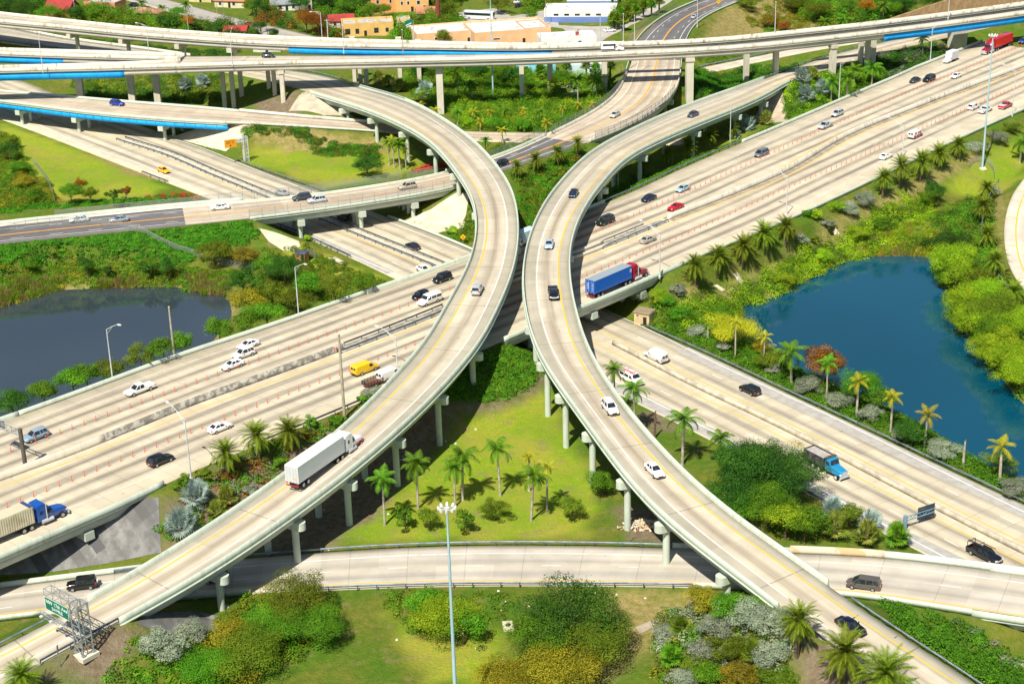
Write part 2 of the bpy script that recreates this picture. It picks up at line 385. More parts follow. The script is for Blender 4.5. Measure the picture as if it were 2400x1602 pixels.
# curved left ramp
ROADS['left_ramp'] = road_path(
 [(-90,1562,4.5),(0,1518,5.5),(207,1412,6.8),(341,1336,7.6),(586,1180,9.4),(832,988,11),(927,890,11.8),(1003,805,12.6),(1047,724,13.2),(1099,632,13.8),(1120,553,14),(1115,482,13.8),(1088,427,13.3),(1003,321,12,N8),(900,267,10.5,N8),(810,237,9,N8),(739,215,8,N8),(640,192,7.4),(500,164,7),(300,136,7),(136,116,7),(0,98,7),(-80,88,7)],
 [(-20,1620,4.5),(74,1565,5.5),(174,1507,6.2),(272,1447,6.8,N8),(518,1306,8.6,N8),(640,1221,9.4,N8),(813,1097,10.4,N8),(935,991,11.4,N8),(1025,906,12.1,N8),(1110,808,12.9,N8),(1167,708,13.5,N8),(1202,618,13.9,.5),(1212,536,14),(1202,465,13.7),(1186,427,13.4),(1118,343,12.4),(1017,270,10.8),(927,226,9.5),(837,203,8.5),(769,177,7.6),(668,163,7.2),(500,140,7),(354,118,7),(163,93,7),(0,61,7),(-80,46,7)])
# curved right ramp
ROADS['right_ramp'] = road_path(
 [(2140,1660,3.5),(2005,1562,4.8),(1913,1488,6),(1814,1401,7.4,N8),(1663,1284,9.2,N8),(1532,1178,10.4,N8),(1415,1032,11.5,N8),(1325,909,12.3,N8),(1268,827,12.8,N8),(1235,722,13.5,.4),(1230,632,14),(1246,553,13.9),(1282,474,13.5),(1342,400,12.6),(1402,349,11.8),(1546,275,10),(1641,237,8.8),(1760,196,7.4),(1840,169,6.6),(1934,133,6.2),(2011,114,6),(2141,82,6),(2250,56,6)],
 [(2360,1640,3.2),(2294,1602,3.8),(2087,1467,5.6),(1994,1412,6.8),(1962,1383,7.3),(1850,1305,8.6),(1734,1227,9.7),(1560,1072,11.3),(1494,996,11.9),(1426,909,12.5),(1377,822,13),(1344,722,13.6),(1331,632,14),(1336,563,13.9,.4),(1361,493,13.4,N8),(1407,427,12.6,N8),(1475,360,11.6,N8),(1609,297,9.8,N8),(1745,242,8.2,N8),(1816,207,7.2,N8),(1850,190,6.7),(1950,160,6.3),(2054,128,6),(2218,88,6),(2330,62,6)])
# wide highway
ROADS['wide_highway'] = road_path(
 Z([(-90,1022),(0,988),(128,950),(338,865),(518,805),(600,781),(818,702),(940,661),(1099,607),(1369,495),(1489,449),(1590,398),(1760,327),(1839,294),(2068,196),(2196,144),(2278,104),(2400,60),(2500,24)], 7),
 [(-60,1336,7,.8),(0,1308,7,.8),(68,1272,7,.8),(267,1180,7,.8),(409,1119,7),(485,1086,7),(763,980,7),(832,947,7),(1131,809,7,.8),(1240,762,7,.8),(1353,716,7,.8),(1527,645,7,.8),(1565,625,7,.8),(1760,545,7,.8),(1864,502,7,.8),(2054,412,7,.8),(2259,314,7,.8),(2400,251,7,.8),(2480,215,7,.8)], 10)
# crossing highway at ground level
ROADS['crossing_highway'] = road_path(
 Z([(-60,150),(100,210),(272,275),(392,316),(510,360),(640,411),(758,449),(872,498),(962,528),(1107,588),(1280,667),(1453,743),(1650,827),(1840,920),(1992,988),(2237,1108),(2400,1181),(2500,1228)], 0),
 Z([(-90,245),(0,278),(95,313),(245,371),(390,427),(499,468),(717,555),(927,653),(1100,738),(1300,843),(1502,950),(1609,999),(1718,1056),(1923,1176),(2136,1278),(2330,1380)], 0), 10)
ROADS['avenue'] = road_path(
 [(-90,541,7),(0,531,7),(425,487,7),(640,469,7),(736,459,7),(927,430,7),(1060,403,7),(1167,373,7),(1240,342,7),(1309,308,7),(1407,256,7),(1453,212,7),(1472,169,7),(1483,136,7),(1497,95,7),(1535,57,7),(1581,27,7),(1625,8,7),(1690,-16,7)],
 [(-90,582,7),(0,570,7),(425,528,7),(600,510,7),(826,479,7),(1077,436,7),(1200,392,7),(1374,335,7),(1486,289,7),(1568,232,7),(1592,177,7),(1595,133,7),(1609,87,7),(1633,52,7),(1704,14,7),(1742,0,7),(1820,-26,7)])
ROADS['slip_road'] = road_path(
 [(-90,206,7),(0,215,7),(174,229,7),(327,242,7),(463,253,6.8),(640,270,5.5),(782,281,3.8),(850,288,3),(950,296,2),(1100,308,1),(1250,310,.5)],
 [(-90,226,7),(0,237,7),(207,264,7),(409,281,7),(540,288,6.5),(600,290,5.8),(736,300,4.2),(886,308,2.6),(990,318,1.5),(1100,330,1),(1250,334,.5)])
ROADS['service_road'] = road_path(
 [(1600,168,1),(1690,150,2),(1760,136,3),(1923,103,4),(2050,80,5),(2200,52,5)],
 [(1610,182,1),(1700,162,2),(1760,148,3),(1923,115,4),(2050,94,5),(2200,66,5)])
zb = [(-100,0),(1300,0),(1565,1),(1850,2),(2057,2.6),(2147,3),(2500,4.2)]
zz = lambda x: float(np.interp(x, [a for a, _ in zb], [b for _, b in zb]))
ROADS['lower_road'] = road_path(
 [(a, b, zz(a)) for a, b in [(-90,1390),(0,1377),(267,1344),(430,1322),(600,1308),(845,1287),(1036,1280),(1240,1277),(1565,1283),(1850,1298),(2057,1303),(2147,1311),(2400,1345),(2500,1360)]],
 [(a, b, zz(a)) for a, b in [(-90,1462),(0,1450),(300,1415),(512,1392),(600,1387),(791,1381),(1036,1371),(1240,1371),(1472,1372),(1630,1375),(1800,1380),(1978,1390),(2081,1407),(2256,1437),(2400,1456),(2500,1472)]])
ROADS['loop_road'] = road_path(Z([(2480,300),(2490,400),(2458,470),(2445,540),(2455,610),(2490,680),(2560,740)], 2), Z([(2445,370),(2400,416),(2368,468),(2355,523),(2355,569),(2368,632),(2400,675),(2450,725)], 2), 3)
H17 = 17.0
fo = lambda l, d: [(a, b, H17, d) for a, b in l]
ROADS['flyover'] = road_path(fo([(425,126),(518,125),(600,124),(830,124),(1000,122),(1240,119),(1400,113),(1610,105),(1760,95),(2060,62),(2400,17),(2520,-1)], .9),
                             fo([(425,157),(600,152),(900,146),(1240,138),(1400,131),(1610,122),(1760,112),(2060,79),(2400,34),(2520,16)], -.2), 8, (0,45))
ROADS['front_branch'] = road_path(fo([(-90,156),(0,153),(272,146),(432,138)], .9), fo([(-90,171),(0,168),(320,160),(425,157)], -.2), 4, (45,0))
ROADS['rear_branch'] = road_path(fo([(-90,108),(0,112),(191,117),(409,124),(440,125)], .9), fo([(-90,124),(0,128),(163,134),(415,140.5),(440,141)], -.2), 4, (45,0))
ROADS['back_flyover'] = road_path(fo([(-90,16),(0,28),(150,44),(330,63),(600,82),(830,91),(1000,96),(1240,101),(1400,99),(1610,93),(1760,82),(2060,49),(2400,4),(2520,-14)], .9),
                                  fo([(-90,42),(0,52),(150,66),(330,84),(600,103),(830,111),(1000,113),(1240,116),(1400,110),(1610,102.5),(1760,92),(2060,59),(2400,14),(2520,-4)], -.2), 8)
STREET1 = road_path(Z([(200,-60),(300,-25),(425,8),(560,44),(640,62)], 0), Z([(180,-40),(285,-3),(400,28),(520,58),(620,84)], 0), 3)
ROADS['residential_street'] = STREET1
def seg(rd, a, b):
    p = ROADS[rd]; i = p.at(*a) if a else 0; j = p.at(*b) if b else len(p.C) - 1; return min(i, j), max(i, j)
BR = {}   # bridge intervals: sample index ranges
BR['left_ramp'] = [seg('left_ramp', (240,1430), (775,208))]
BR['right_ramp'] = [seg('right_ramp', (1890,1390), (1822,193))]
BR['wide_highway'] = [seg('wide_highway', None, (215,1075)), seg('wide_highway', (1010,745), (1430,588))]
BR['avenue'] = [seg('avenue', (585,490), (1085,422)), seg('avenue', (1330,318), (1530,165))]
BR['slip_road'] = [seg('slip_road', None, (545,274))]
BR['lower_road'] = [seg('lower_road', (2310,1392), None)]
for k in ('flyover', 'front_branch', 'rear_branch', 'back_flyover'): BR[k] = [(0, len(ROADS[k].C) - 1)]
for k, p in ROADS.items(): print('ROAD', k, len(p.C), 'len %.0f' % p.s[-1], 'width', np.round(p.hw[::max(1, len(p.hw) // 9)] * 2, 1))

# ------------------------------------------------------------------ terrain height field
LAKE_Z = -2.0
LAKE1 = [P(a, b, LAKE_Z)[:2] for a, b in [(-120,760),(0,724),(68,702),(123,683),(218,678),(327,675),(409,675),(477,692),(531,690),(536,743),(490,800),(440,828),(330,870),(200,915),(80,955),(0,985),(-150,1010)]]
LAKE2 = [P(a, b, LAKE_Z)[:2] for a, b in [(1740,722),(1760,716),(1828,694),(1891,662),(1983,615),(2032,602),(2122,597),(2182,603),(2184,645),(2223,690),(2223,754),(2278,800),(2359,909),(2400,953),(2520,1060),(2520,1170),(2400,1135),(2305,1090),(2169,1012),(2062,950),(1975,905),(1888,872),(1815,838),(1800,790),(1750,742)]]
def poly_sd(X, Y, poly):
    p = np.array(poly); q = np.roll(p, -1, 0); ins = np.zeros(X.shape, bool); dm = np.full(X.shape, 1e9)
    for (x0, y0), (x1, y1) in zip(p, q):
        c = (y0 > Y) != (y1 > Y)
        with np.errstate(divide='ignore', invalid='ignore'): ins ^= c & (X < (x1 - x0) * (Y - y0) / (y1 - y0 + 1e-12) + x0)
        dx, dy = x1 - x0, y1 - y0; t = np.clip(((X - x0) * dx + (Y - y0) * dy) / (dx * dx + dy * dy + 1e-9), 0, 1)
        dm = np.minimum(dm, np.hypot(X - x0 - t * dx, Y - y0 - t * dy))
    return np.where(ins, -dm, dm)
GS = 1.25
gx = np.arange(-300, 301, GS); gy = np.arange(110, 780, GS)
far = np.array([20, 60, 140, 300, 700, 1500, 3500, 8000.])
xs = np.r_[gx[0] - far[::-1], gx, gx[-1] + far]; ys = np.r_[gy[0] - far[::-1], gy, gy[-1] + far]
XX, YY = np.meshgrid(xs, ys); Hh = np.zeros_like(XX)
def wob(x, y): return .35 * np.sin(x * .11 + 1.3) * np.cos(y * .09) + .2 * np.sin(x * .31 + y * .23) + .12 * np.cos(x * .7 - y * .5)
Hh += .5 * wob(XX, YY)
near_d = {}
def road_dist(p, idx):
    """nearest distance, and height and half width there"""
    D = np.full(XX.shape, 1e9); Zr = np.zeros_like(XX); W = np.zeros_like(XX)
    ii = list(range(idx[0], idx[1] + 1, 2))
    for i in ii:
        x, y = p.C[i, :2]; hw = p.hw[i]; r = hw + 30
        a0, a1 = np.searchsorted(xs, [x - r, x + r]); b0, b1 = np.searchsorted(ys, [y - r, y + r])
        d = np.hypot(XX[b0:b1, a0:a1] - x, YY[b0:b1, a0:a1] - y) - hw
        s_ = D[b0:b1, a0:a1]; k = d < s_
        s_[k] = d[k]; Zr[b0:b1, a0:a1][k] = p.C[i, 2]; W[b0:b1, a0:a1][k] = hw
    return D, Zr
def ongrade(k):
    n = len(ROADS[k].C) - 1; cut = sorted(BR.get(k, [])); out = []; s0 = 0
    for a, b in cut:
        if a - s0 > 3: out.append((s0, a))
        s0 = b
    if n - s0 > 3: out.append((s0, n))
    return out
fills = []
for k in ROADS:
    for iv in ongrade(k):
        D, Zr = road_dist(ROADS[k], iv); fills.append((k, D, Zr))
for k, D, Zr in fills:
    slope = .55 if k != 'residential_street' else .3
    Hh = np.where(D < 30, np.maximum(Hh, Zr - .18 - np.maximum(0, D - 1.2) * slope), Hh)
for k, D, Zr in fills:
    if k in ('crossing_highway', 'lower_road', 'slip_road', 'loop_road'):
        Hh = np.where(D < 26, np.minimum(Hh, Zr - .18 + np.maximum(0, D - 1.5) * .62), Hh)
    else: Hh = np.where(D < .8, np.minimum(Hh, Zr - .18), Hh)
for lk in (LAKE1, LAKE2):
    sd = poly_sd(XX, YY, lk); Hh = np.where(sd < 9, np.minimum(Hh, np.where(sd < 0, LAKE_Z - .5 + np.maximum(sd, -3) * .5, LAKE_Z - .3 + sd * .45)), Hh)
def terr(x, y):
    x = np.asarray(x, float); y = np.asarray(y, float)
    i = np.clip(np.searchsorted(xs, x) - 1, 0, len(xs) - 2); j = np.clip(np.searchsorted(ys, y) - 1, 0, len(ys) - 2)
    fx = np.clip((x - xs[i]) / (xs[i + 1] - xs[i]), 0, 1); fy = np.clip((y - ys[j]) / (ys[j + 1] - ys[j]), 0, 1)
    return (Hh[j, i] * (1 - fx) + Hh[j, i + 1] * fx) * (1 - fy) + (Hh[j + 1, i] * (1 - fx) + Hh[j + 1, i + 1] * fx) * fy
def G(px, py):
    """where the sight line of a pixel meets the ground"""
    d = ray(px, py); zr = np.linspace(14, -4, 260); t = (zr - HC) / d[2]; x = d[0] * t; y = d[1] * t
    k = np.nonzero(zr <= terr(x, y))[0]; i = k[0] if len(k) else -1
    return np.array([x[i], y[i], float(terr(x[i], y[i]))])
# ground colour zones: bare soil, lush lawn, dry grass, dark mulch
def zone(polys, soft=3.0):
    o = np.zeros_like(XX); n = .5 + .5 * np.sin(XX * .5 + 2 * np.sin(YY * .3)) * np.cos(YY * .45 + 1.5 * np.sin(XX * .21))
    for pl in polys:
        sd = poly_sd(XX, YY, [G(a, b)[:2] for a, b in pl]) + 2.2 * (n - .5)
        o = np.maximum(o, np.clip(.5 - sd / soft, 0, 1))
    return o
Zn = {}
Zn['soil'] = zone([[(590,1310),(700,1215),(830,1050),(925,930),(1030,935),(1075,970),(1000,1075),(900,1190),(800,1265),(690,1300)],
   [(1440,1185),(1590,1200),(1600,1275),(1480,1265)], [(1860,1530),(1960,1500),(2090,1602),(2050,1690),(1870,1690)],
   [(390,1190),(560,1075),(690,1040),(820,960),(845,970),(700,1100),(560,1200),(400,1330)], [(1040,945),(1200,930),(1290,850),(1300,900),(1180,960),(1040,980)],
   [(60,1602),(250,1460),(330,1480),(280,1602)], [(600,240),(700,215),(720,290),(600,280)], [(1500,965),(1560,960),(1590,1010),(1510,1010)]])
Zn['lush'] = zone([[(1000,1080),(1100,980),(1290,900),(1330,1000),(1400,1150),(1380,1260),(700,1270),(870,1200)], [(555,380),(650,400),(760,440),(1000,395),(960,340),(700,330),(600,350)],
   [(0,285),(95,318),(245,375),(400,440),(330,470),(120,470),(0,400)], [(2210,430),(2290,370),(2400,310),(2400,420),(2330,460),(2230,450)], [(640,590),(720,570),(920,660),(760,640)],
   [(900,1440),(1000,1602),(1230,1602),(1160,1480),(1000,1500)], [(1590,360),(1660,350),(1740,300),(1800,320),(1650,400)]])
Zn['dry'] = zone([[(1560,712),(1640,680),(1850,600),(2060,470),(2300,345),(2290,380),(2080,500),(1880,610),(1660,720)], [(1640,90),(1700,20),(1850,-10),(2000,30),(1960,60),(1800,80)],
   [(560,310),(700,300),(900,330),(920,360),(650,350)], [(2330,440),(2360,470),(2350,660),(2310,600)], [(1440,1385),(1650,1390),(1560,1480),(1420,1602),(1330,1602)], [(150,320),(330,390),(400,430),(300,410)], [(1470,80),(1540,50),(1480,110)]])
for lk in (LAKE1, LAKE2): Zn['dry'] = np.maximum(Zn['dry'], np.clip(1.1 - (poly_sd(XX, YY, lk) - .3) / 2.6, 0, .9))
Zn['cover'] = zone([[(-30,570),(80,562),(220,548),(355,535),(430,527),(520,520),(580,515),(606,550),(570,578),(490,578),(435,618),(350,612),(270,598),(165,590),(70,604),(-30,624)],
   [(1005,938),(1030,902),(1110,818),(1180,808),(1245,828),(1277,858),(1262,893),(1212,930),(1140,940)], [(2060,1420),(2160,1425),(2300,1490),(2420,1590),(2420,1660),(2230,1570),(2120,1490)],
   [(1480,775),(1560,735),(1700,800),(1880,875),(2150,1000),(2420,1140),(2420,1190),(2237,1108),(1992,988),(1840,920),(1650,826)], [(955,160),(1430,175),(1400,270),(1310,310),(1130,340),(1030,250)],
   [(1625,165),(1740,160),(1890,165),(1700,215),(1600,250)], [(1205,415),(1310,372),(1445,330),(1350,388),(1262,490),(1218,600)], [(2180,520),(2320,470),(2340,640),(2430,760),(2430,950),(2350,905),(2222,750),(2190,650)], [(1600,760),(1790,640),(2010,520),(2170,470),(2180,600),(1975,622),(1760,716)],
   [(420,1602),(400,1540),(560,1400),(760,1400),(800,1470),(640,1560)], [(1832,215),(1935,155),(2090,170),(1870,280)], [(1330,470),(1460,430),(1790,310),(1840,292),(1640,375),(1400,480)]])
V = np.stack([XX, YY, Hh], 2).reshape(-1, 3); ny, nx = XX.shape
a = (np.arange(ny - 1)[:, None] * nx + np.arange(nx - 1)[None]).ravel(); Fq = np.stack([a, a + 1, a + nx + 1, a + nx], 1)
def ground_mat():
    m = bpy.data.materials.new('grassy_ground'); t = NT(m)
    g = t.n('NewGeometry').outputs['Position']
    A = lambda n: t.n('Attribute', attribute_name=n).outputs['Fac']
    n1 = t.ramp(t.noise(g, .09, 5, .6), .38, .62); n2 = t.ramp(t.noise(g, .8, 5, .65), .38, .62); n3 = t.ramp(t.noise(g, 4.0, 3, .7), .3, .7)
    base = t.mix(n1, (.095, .185, .014, 1), (.19, .19, .03, 1)); base = t.mix(t.math('MULTIPLY', n2, .55), base, (.055, .125, .012, 1))
    lush = t.mix(n2, (.20, .34, .012, 1), (.33, .37, .03, 1)); lush = t.mix(t.math('MULTIPLY', n1, .65), lush, (.36, .31, .06, 1)); lush = t.mix(t.math('MULTIPLY', t.ramp(t.noise(g, .05, 3), .45, .6), .5), lush, (.13, .29, .010, 1))
    dry = t.mix(n2, (.38, .29, .13, 1), (.22, .21, .05, 1)); soil = t.mix(n2, (.17, .12, .08, 1), (.25, .20, .14, 1))
    spk = t.ramp(t.noise(g, 1.7, 4, .7), .60, .70); soil = t.mix(t.math('MULTIPLY', spk, .5), soil, (.36, .32, .27, 1))
    c = t.mix(t.math('MULTIPLY', A('lush'), 1.0), base, lush)
    pt = t.ramp(t.noise(g, .28, 5, .65), .55, .68); c = t.mix(t.math('MULTIPLY', pt, .6), c, (.27, .21, .10, 1))
    c = t.mix(A('dry'), c, dry); c = t.mix(A('soil'), c, soil)
    c = t.mix(A('cover'), c, t.mix(n2, (.055, .13, .012, 1), (.11, .17, .02, 1)))
    c = t.mix(t.math('MULTIPLY', n3, .6), c, t.mix(.5, c, (.03, .05, .01, 1)))
    t.l(c, t.b.inputs['Base Color']); t.b.inputs['Roughness'].default_value = .95; t.b.inputs['Specular IOR Level'].default_value = .1
    bp = t.n('Bump'); bp.inputs['Strength'].default_value = .8; bp.inputs['Distance'].default_value = .4; t.l(t.noise(g, 2.2, 5, .7), bp.inputs['Height']); t.l(bp.outputs[0], t.b.inputs['Normal'])
    return m
gm = qmesh('ground', V, ground_mat(), Fq=Fq, smooth=True)
for k, v in Zn.items():
    at = gm.attributes.new(k, 'FLOAT', 'POINT'); at.data.foreach_set('value', v.ravel().astype(np.float32))
link('ground', gm, kind='structure', label='grassy ground with lawns, bare soil and banks between the roads')

def water(name, poly, c, label):
    m = bpy.data.materials.new(name); t = NT(m)
    g = t.n('NewGeometry').outputs['Position']
    t.l(t.mix(t.ramp(t.noise(g, .012, 2), .4, .62), rgb(c), tuple(x * 1.25 for x in c) + (1,)), t.b.inputs['Base Color'])
    t.b.inputs['Roughness'].default_value = .05; t.b.inputs['Specular IOR Level'].default_value = 1.0
    bp = t.n('Bump'); bp.inputs['Strength'].default_value = .05; bp.inputs['Distance'].default_value = .06
    t.l(t.noise(t.mapping(g, 1.0, 2.2), 1.4, 4, .6), bp.inputs['Height']); t.l(bp.outputs[0], t.b.inputs['Normal'])
    p = np.array(poly); c0 = p.mean(0); pts = [Vector(c0 + (q - c0) * 1.03) for q in p]
    b = MB(); b.add([(q.x, q.y, LAKE_Z) for q in pts], [tuple(range(len(pts)))]); b.build('lake', m, label=label, kind='structure')
water('grey_blue_water', LAKE1, (.030, .043, .056), 'still grey-blue lake at the left with dark bank reflections')
water('deep_blue_water', LAKE2, (.0, .050, .092), 'deep blue lake at the right behind the palm row')
def drape(poly, name, m, dz=.07, step=1.2, label=None, kind='structure'):
    q = [G(a, b) for a, b in poly]; xy = np.array([p[:2] for p in q]); n = len(xy)
    bnd = []
    for i in range(n):
        a_, b_ = xy[i], xy[(i + 1) % n]; k = max(1, int(np.linalg.norm(b_ - a_) / step)); bnd += [a_ + (b_ - a_) * j / k for j in range(k)]
    X, Y = np.meshgrid(np.arange(xy[:, 0].min(), xy[:, 0].max(), step), np.arange(xy[:, 1].min(), xy[:, 1].max(), step))
    k = poly_sd(X, Y, xy) < -.4; pts = [Vector(p) for p in bnd] + [Vector((x, y)) for x, y in zip(X[k], Y[k])]
    e = [(i, (i + 1) % len(bnd)) for i in range(len(bnd))]
    v, _, f, *_ = geometry.delaunay_2d_cdt(pts, e, [], 1, 1e-4)
    me = bpy.data.meshes.new(name); h = terr(np.array([p.x for p in v]), np.array([p.y for p in v]))
    me.from_pydata([(p.x, p.y, float(z) + dz) for p, z in zip(v, h)], [], [list(x) for x in f]); me.materials.append(m); me.update()
    for poly_ in me.polygons:
        if poly_.normal.z < 0: me.flip_normals(); break
    return link(name, me, label=label, kind=kind)
# ------------------------------------------------------------------ road surfaces and paint
PA = {}
PA['highway_median'] = line_path([(-90,1158),(0,1123),(245,1037),(360,982),(640,880),(791,824),(930,770),(1025,733),(1180,665),(1336,607),(1432,569),(1549,520),(1562,515),(1840,403),(1978,321),(2128,259),(2400,156),(2480,124)], 7, k=8)
PA['posts_upper'] = line_path([(-40,1083),(3,1067),(124,1023),(317,952),(537,871),(632,837),(671,822),(818,768),(970,713),(1069,674),(1344,565),(1445,525),(1663,427),(1760,383),(2060,247),(2400,107),(2440,90)], 7, k=8)
PA['posts_lower'] = line_path([(-20,1204),(0,1197),(234,1100),(398,1035),(605,952),(783,884),(981,805),(1347,659),(1456,614),(1609,549),(1760,481),(1840,444),(2002,375),(2169,299),(2400,200),(2440,183)], 7, k=8)
PA['crossing_median'] = line_path([(120,255),(270,323),(400,363),(480,399),(626,459),(838,546),(1025,621),(1250,718),(1472,823),(1568,876),(1840,1006),(2005,1092),(2196,1193),(2400,1296),(2470,1331)], 0, k=8)
def road(name, key, m, label):
    p = ROADS[key]; n = len(p.C) - 1
    return sweep(p, 0, n, [(-1, 0, 0), (-.75, 0, 0), (-.5, 0, 0), (-.25, 0, 0), (0, 0, 0), (.25, 0, 0), (.5, 0, 0), (.75, 0, 0), (1, 0, 0), (1, 0, -.3), (-1, 0, -.3)], name, m, uv=True, label=label, kind='structure'), p, n
def med_off(p, q): # mean offset of a path from a road centre
    o = []
    for i in range(0, len(p.C), 10):
        j = q.near(*p.C[i, :2]); v = q.C[j, :2] - p.C[i, :2]
        if abs(v @ p.T[i]) < 2: o.append(v @ p.N[i])
    return float(np.median(o))
um = med_off(ROADS['wide_highway'], PA['highway_median']); ux = med_off(ROADS['crossing_highway'], PA['crossing_median'])
print('median offsets', um, ux, 'lanes', [med_off(ROADS['wide_highway'], PA[k]) for k in ('posts_upper', 'posts_lower')])
M_fade = mat('worn_white_paint', (.66, .64, .60), .8, (.55, .51, .44), .8, .42, .6)
CONC = (.57, .515, .395); CONC2 = (.54, .495, .395)
DARK = (.115, .10, .09)
h, p, n = road('wide_highway', 'wide_highway', road_mat('wide_highway_concrete', CONC, DARK, (2.6, 17.4), 3.7, um, amt=1.0), 'wide pale concrete highway with dark tyre streaks in every lane')
md = PA['highway_median']; nm = len(md.C) - 1
for sgn in (-1, 1): pline(md, 0, nm, 0, sgn * 2.3, .28, .012, M_yel, h)
for off in (3.7, 7.4, 11.1):
    pass
for sgn in (-1, 1):
    for k in (2, 3): dashes(md, 0, nm, 0, sgn * (2.6 + 3.7 * k), .13, 3, 9, .012, 'lane_marking', M_fade, h)
    pline(md, 0, nm, 0, sgn * (2.6 + 3.7 * 3.95), .16, .012, M_fade, h)
h, p, n = road('crossing_highway', 'crossing_highway', road_mat('crossing_highway_concrete', (.57, .52, .40), DARK, (2.6, 10.4), 3.7, ux, amt=.75), 'pale concrete highway crossing under the wide highway')
cm = PA['crossing_median']; nc = len(cm.C) - 1
for sgn in (-1, 1):
    pline(cm, 0, nc, 0, sgn * 2.5, .26, .012, M_yel, h); pline(cm, 0, nc, 0, sgn * 10.6, .22, .012, M_whi, h)
    for k in (1,): dashes(cm, 0, nc, 0, sgn * (2.6 + 3.8 * k), .16, 3, 9, .012, 'lane_marking', M_whi, h)
M_grey_sh = mat('grey_shoulder_asphalt', (.40, .39, .37), .9, (.32, .31, .29), .6, .4, .65)
i0 = p.at(1500, 850)
sweep(p, i0, n, [(-1, .3, .010), (-1, 3.6, .010)], 'shoulder', M_grey_sh, h, closed=False); sweep(p, i0, n, [(1, -3.4, .010), (1, -.2, .010)], 'shoulder', M_grey_sh, h, closed=False)
i1 = p.at(640, 480); i2 = p.at(1000, 640)
sweep(p, i1, i2, [(1, -2.4, .010), (1, -.3, .010)], 'shoulder', M_grey_sh, h, closed=False)
def ramp_road(name, key, off_y, off_w, stain, label, base=CONC2, amt=.8, edge=None):
    h, p, n = road(name, key, road_mat(key + '_concrete', base, (.20, .15, .10), [stain], slab=(30, 21.0), jw=.22, jd=.5, amt=amt, edge=edge), label)
    pline(p, 0, n, *off_y, .26, .012, M_yel, h); pline(p, 0, n, *off_w, .18, .012, M_whi, h); return h, p, n
ramp_road('left_ramp_road', 'left_ramp', (-1, 2.0), (1, -2.2), -.1, 'concrete ramp road curving from the lower left up and back to the left', edge=(-.2, 2.6))
ramp_road('right_ramp_road', 'right_ramp', (1, -2.0), (-1, 2.4), -.2, 'concrete ramp road curving from the lower right up to the right', edge=(.1, 2.3))
h, p, n = road('slip_road', 'slip_road', road_mat('slip_concrete', (.53, .46, .36), (.20, .14, .09), [-1.2, 1.4], slab=(30, 8), amt=.5), 'tan slip road on the blue girder bridge at the left')
h, p, n = road('service_road', 'service_road', road_mat('service_concrete', (.60, .55, .47), (.25, .2, .15), [0], slab=(30, 8), amt=.4), 'narrow slip road behind the columns at the upper right')
h, p, n = road('lower_road', 'lower_road', road_mat('lower_concrete', (.52, .49, .43), (.20, .18, .16), [2.6, -1.1], slab=(4.0, 9.0), amt=.55), 'pale two lane concrete road across the bottom under both ramps')
pline(p, 0, n, 1, -1.5, .24, .012, M_yel, h); pline(p, 0, n, -1, 2.4, .2, .012, M_whi, h); dashes(p, 0, n, -1, 6.2, .16, 3, 9, .012, 'lane_marking', M_whi, h)
h, p, n = road('loop_road', 'loop_road', road_mat('loop_concrete', (.66, .60, .51), (.3, .25, .2), [0], slab=(30, 9), amt=.3), 'curved concrete loop road at the right edge')
pline(p, 0, n, 1, -2.6, .3, .012, M_yel, h)
Vt = []
for i in range(10, n - 10, 14): Vt.append([p.pt(i, 1, -2.6, .014), p.pt(i, 1, -.6, .014), p.pt(i + 1, 1, -.6, .014) * .3 + p.pt(i, 1, -.6, .014) * .7, p.pt(i + 1, 1, -2.6, .014) * .3 + p.pt(i, 1, -2.6, .014) * .7])
link('shoulder_hatch', qmesh('shoulder_hatch', np.array(Vt), M_yel), h)
for key, lb in (('flyover', 'main flyover road crossing the whole top'), ('front_branch', 'front branch of the flyover road at the left'), ('rear_branch', 'rear branch of the flyover road at the left'), ('back_flyover', 'ramp road joining the flyover from behind')):
    lanes = [-3.2, .4, 4.0] if key == 'flyover' else [0]
    h, p, n = road(key + '_road', key, road_mat(key + '_concrete', (.53, .49, .40), (.22, .18, .14), lanes, slab=(30, 9), amt=.5), 'pale concrete ' + lb)
# avenue: asphalt with concrete bridge decks
M_asph = road_mat('avenue_asphalt', (.15, .15, .158), (.085, .085, .088), [-4.5, -1.5, 1.5, 4.5], slab=(40, 40), amt=.4, asphalt=True, tan=(.16, .155, .15, 1))
M_avc = road_mat('avenue_concrete', (.52, .455, .36), (.20, .15, .10), [-5, -2.0, 1.5, 4.5], slab=(30, 12), amt=.55)
h, p, n = road('avenue', 'avenue', M_asph, 'dark asphalt avenue with yellow centre line crossing over the highway')
i1 = p.at(425, 510); i2 = p.at(1085, 422); i3 = p.at(1318, 322); i4 = p.at(1530, 140)
for a_, b_ in ((i1, i2), (i3, i4)): sweep(p, a_, b_, [(-1, .05, .006), (1, -.05, .006)], 'concrete_deck_surface', M_avc, h, closed=False, uv=True)
pline(p, 0, n, 0, .3, .42, .016, mat('orange_yellow_paint', (.85, .36, .02), .7), h); pline(p, 0, n, -1, 2.2, .18, .016, M_whi, h); pline(p, 0, n, 1, -1.9, .18, .016, M_whi, h)
for o in (-3.6, 3.6): dashes(p, 0, n, 0, o, .16, 3, 6, .016, 'lane_marking', M_whi, h)
h, p, n = road('residential_street', 'residential_street', road_mat('street_asphalt', (.36, .35, .33), (.25, .24, .23), [0], slab=(40, 40), amt=.3, asphalt=True), 'grey residential street between the small houses at the top')
M_lot = mat('grey_car_park', (.42, .40, .37), .9, (.32, .31, .28), .15, .4, .65)
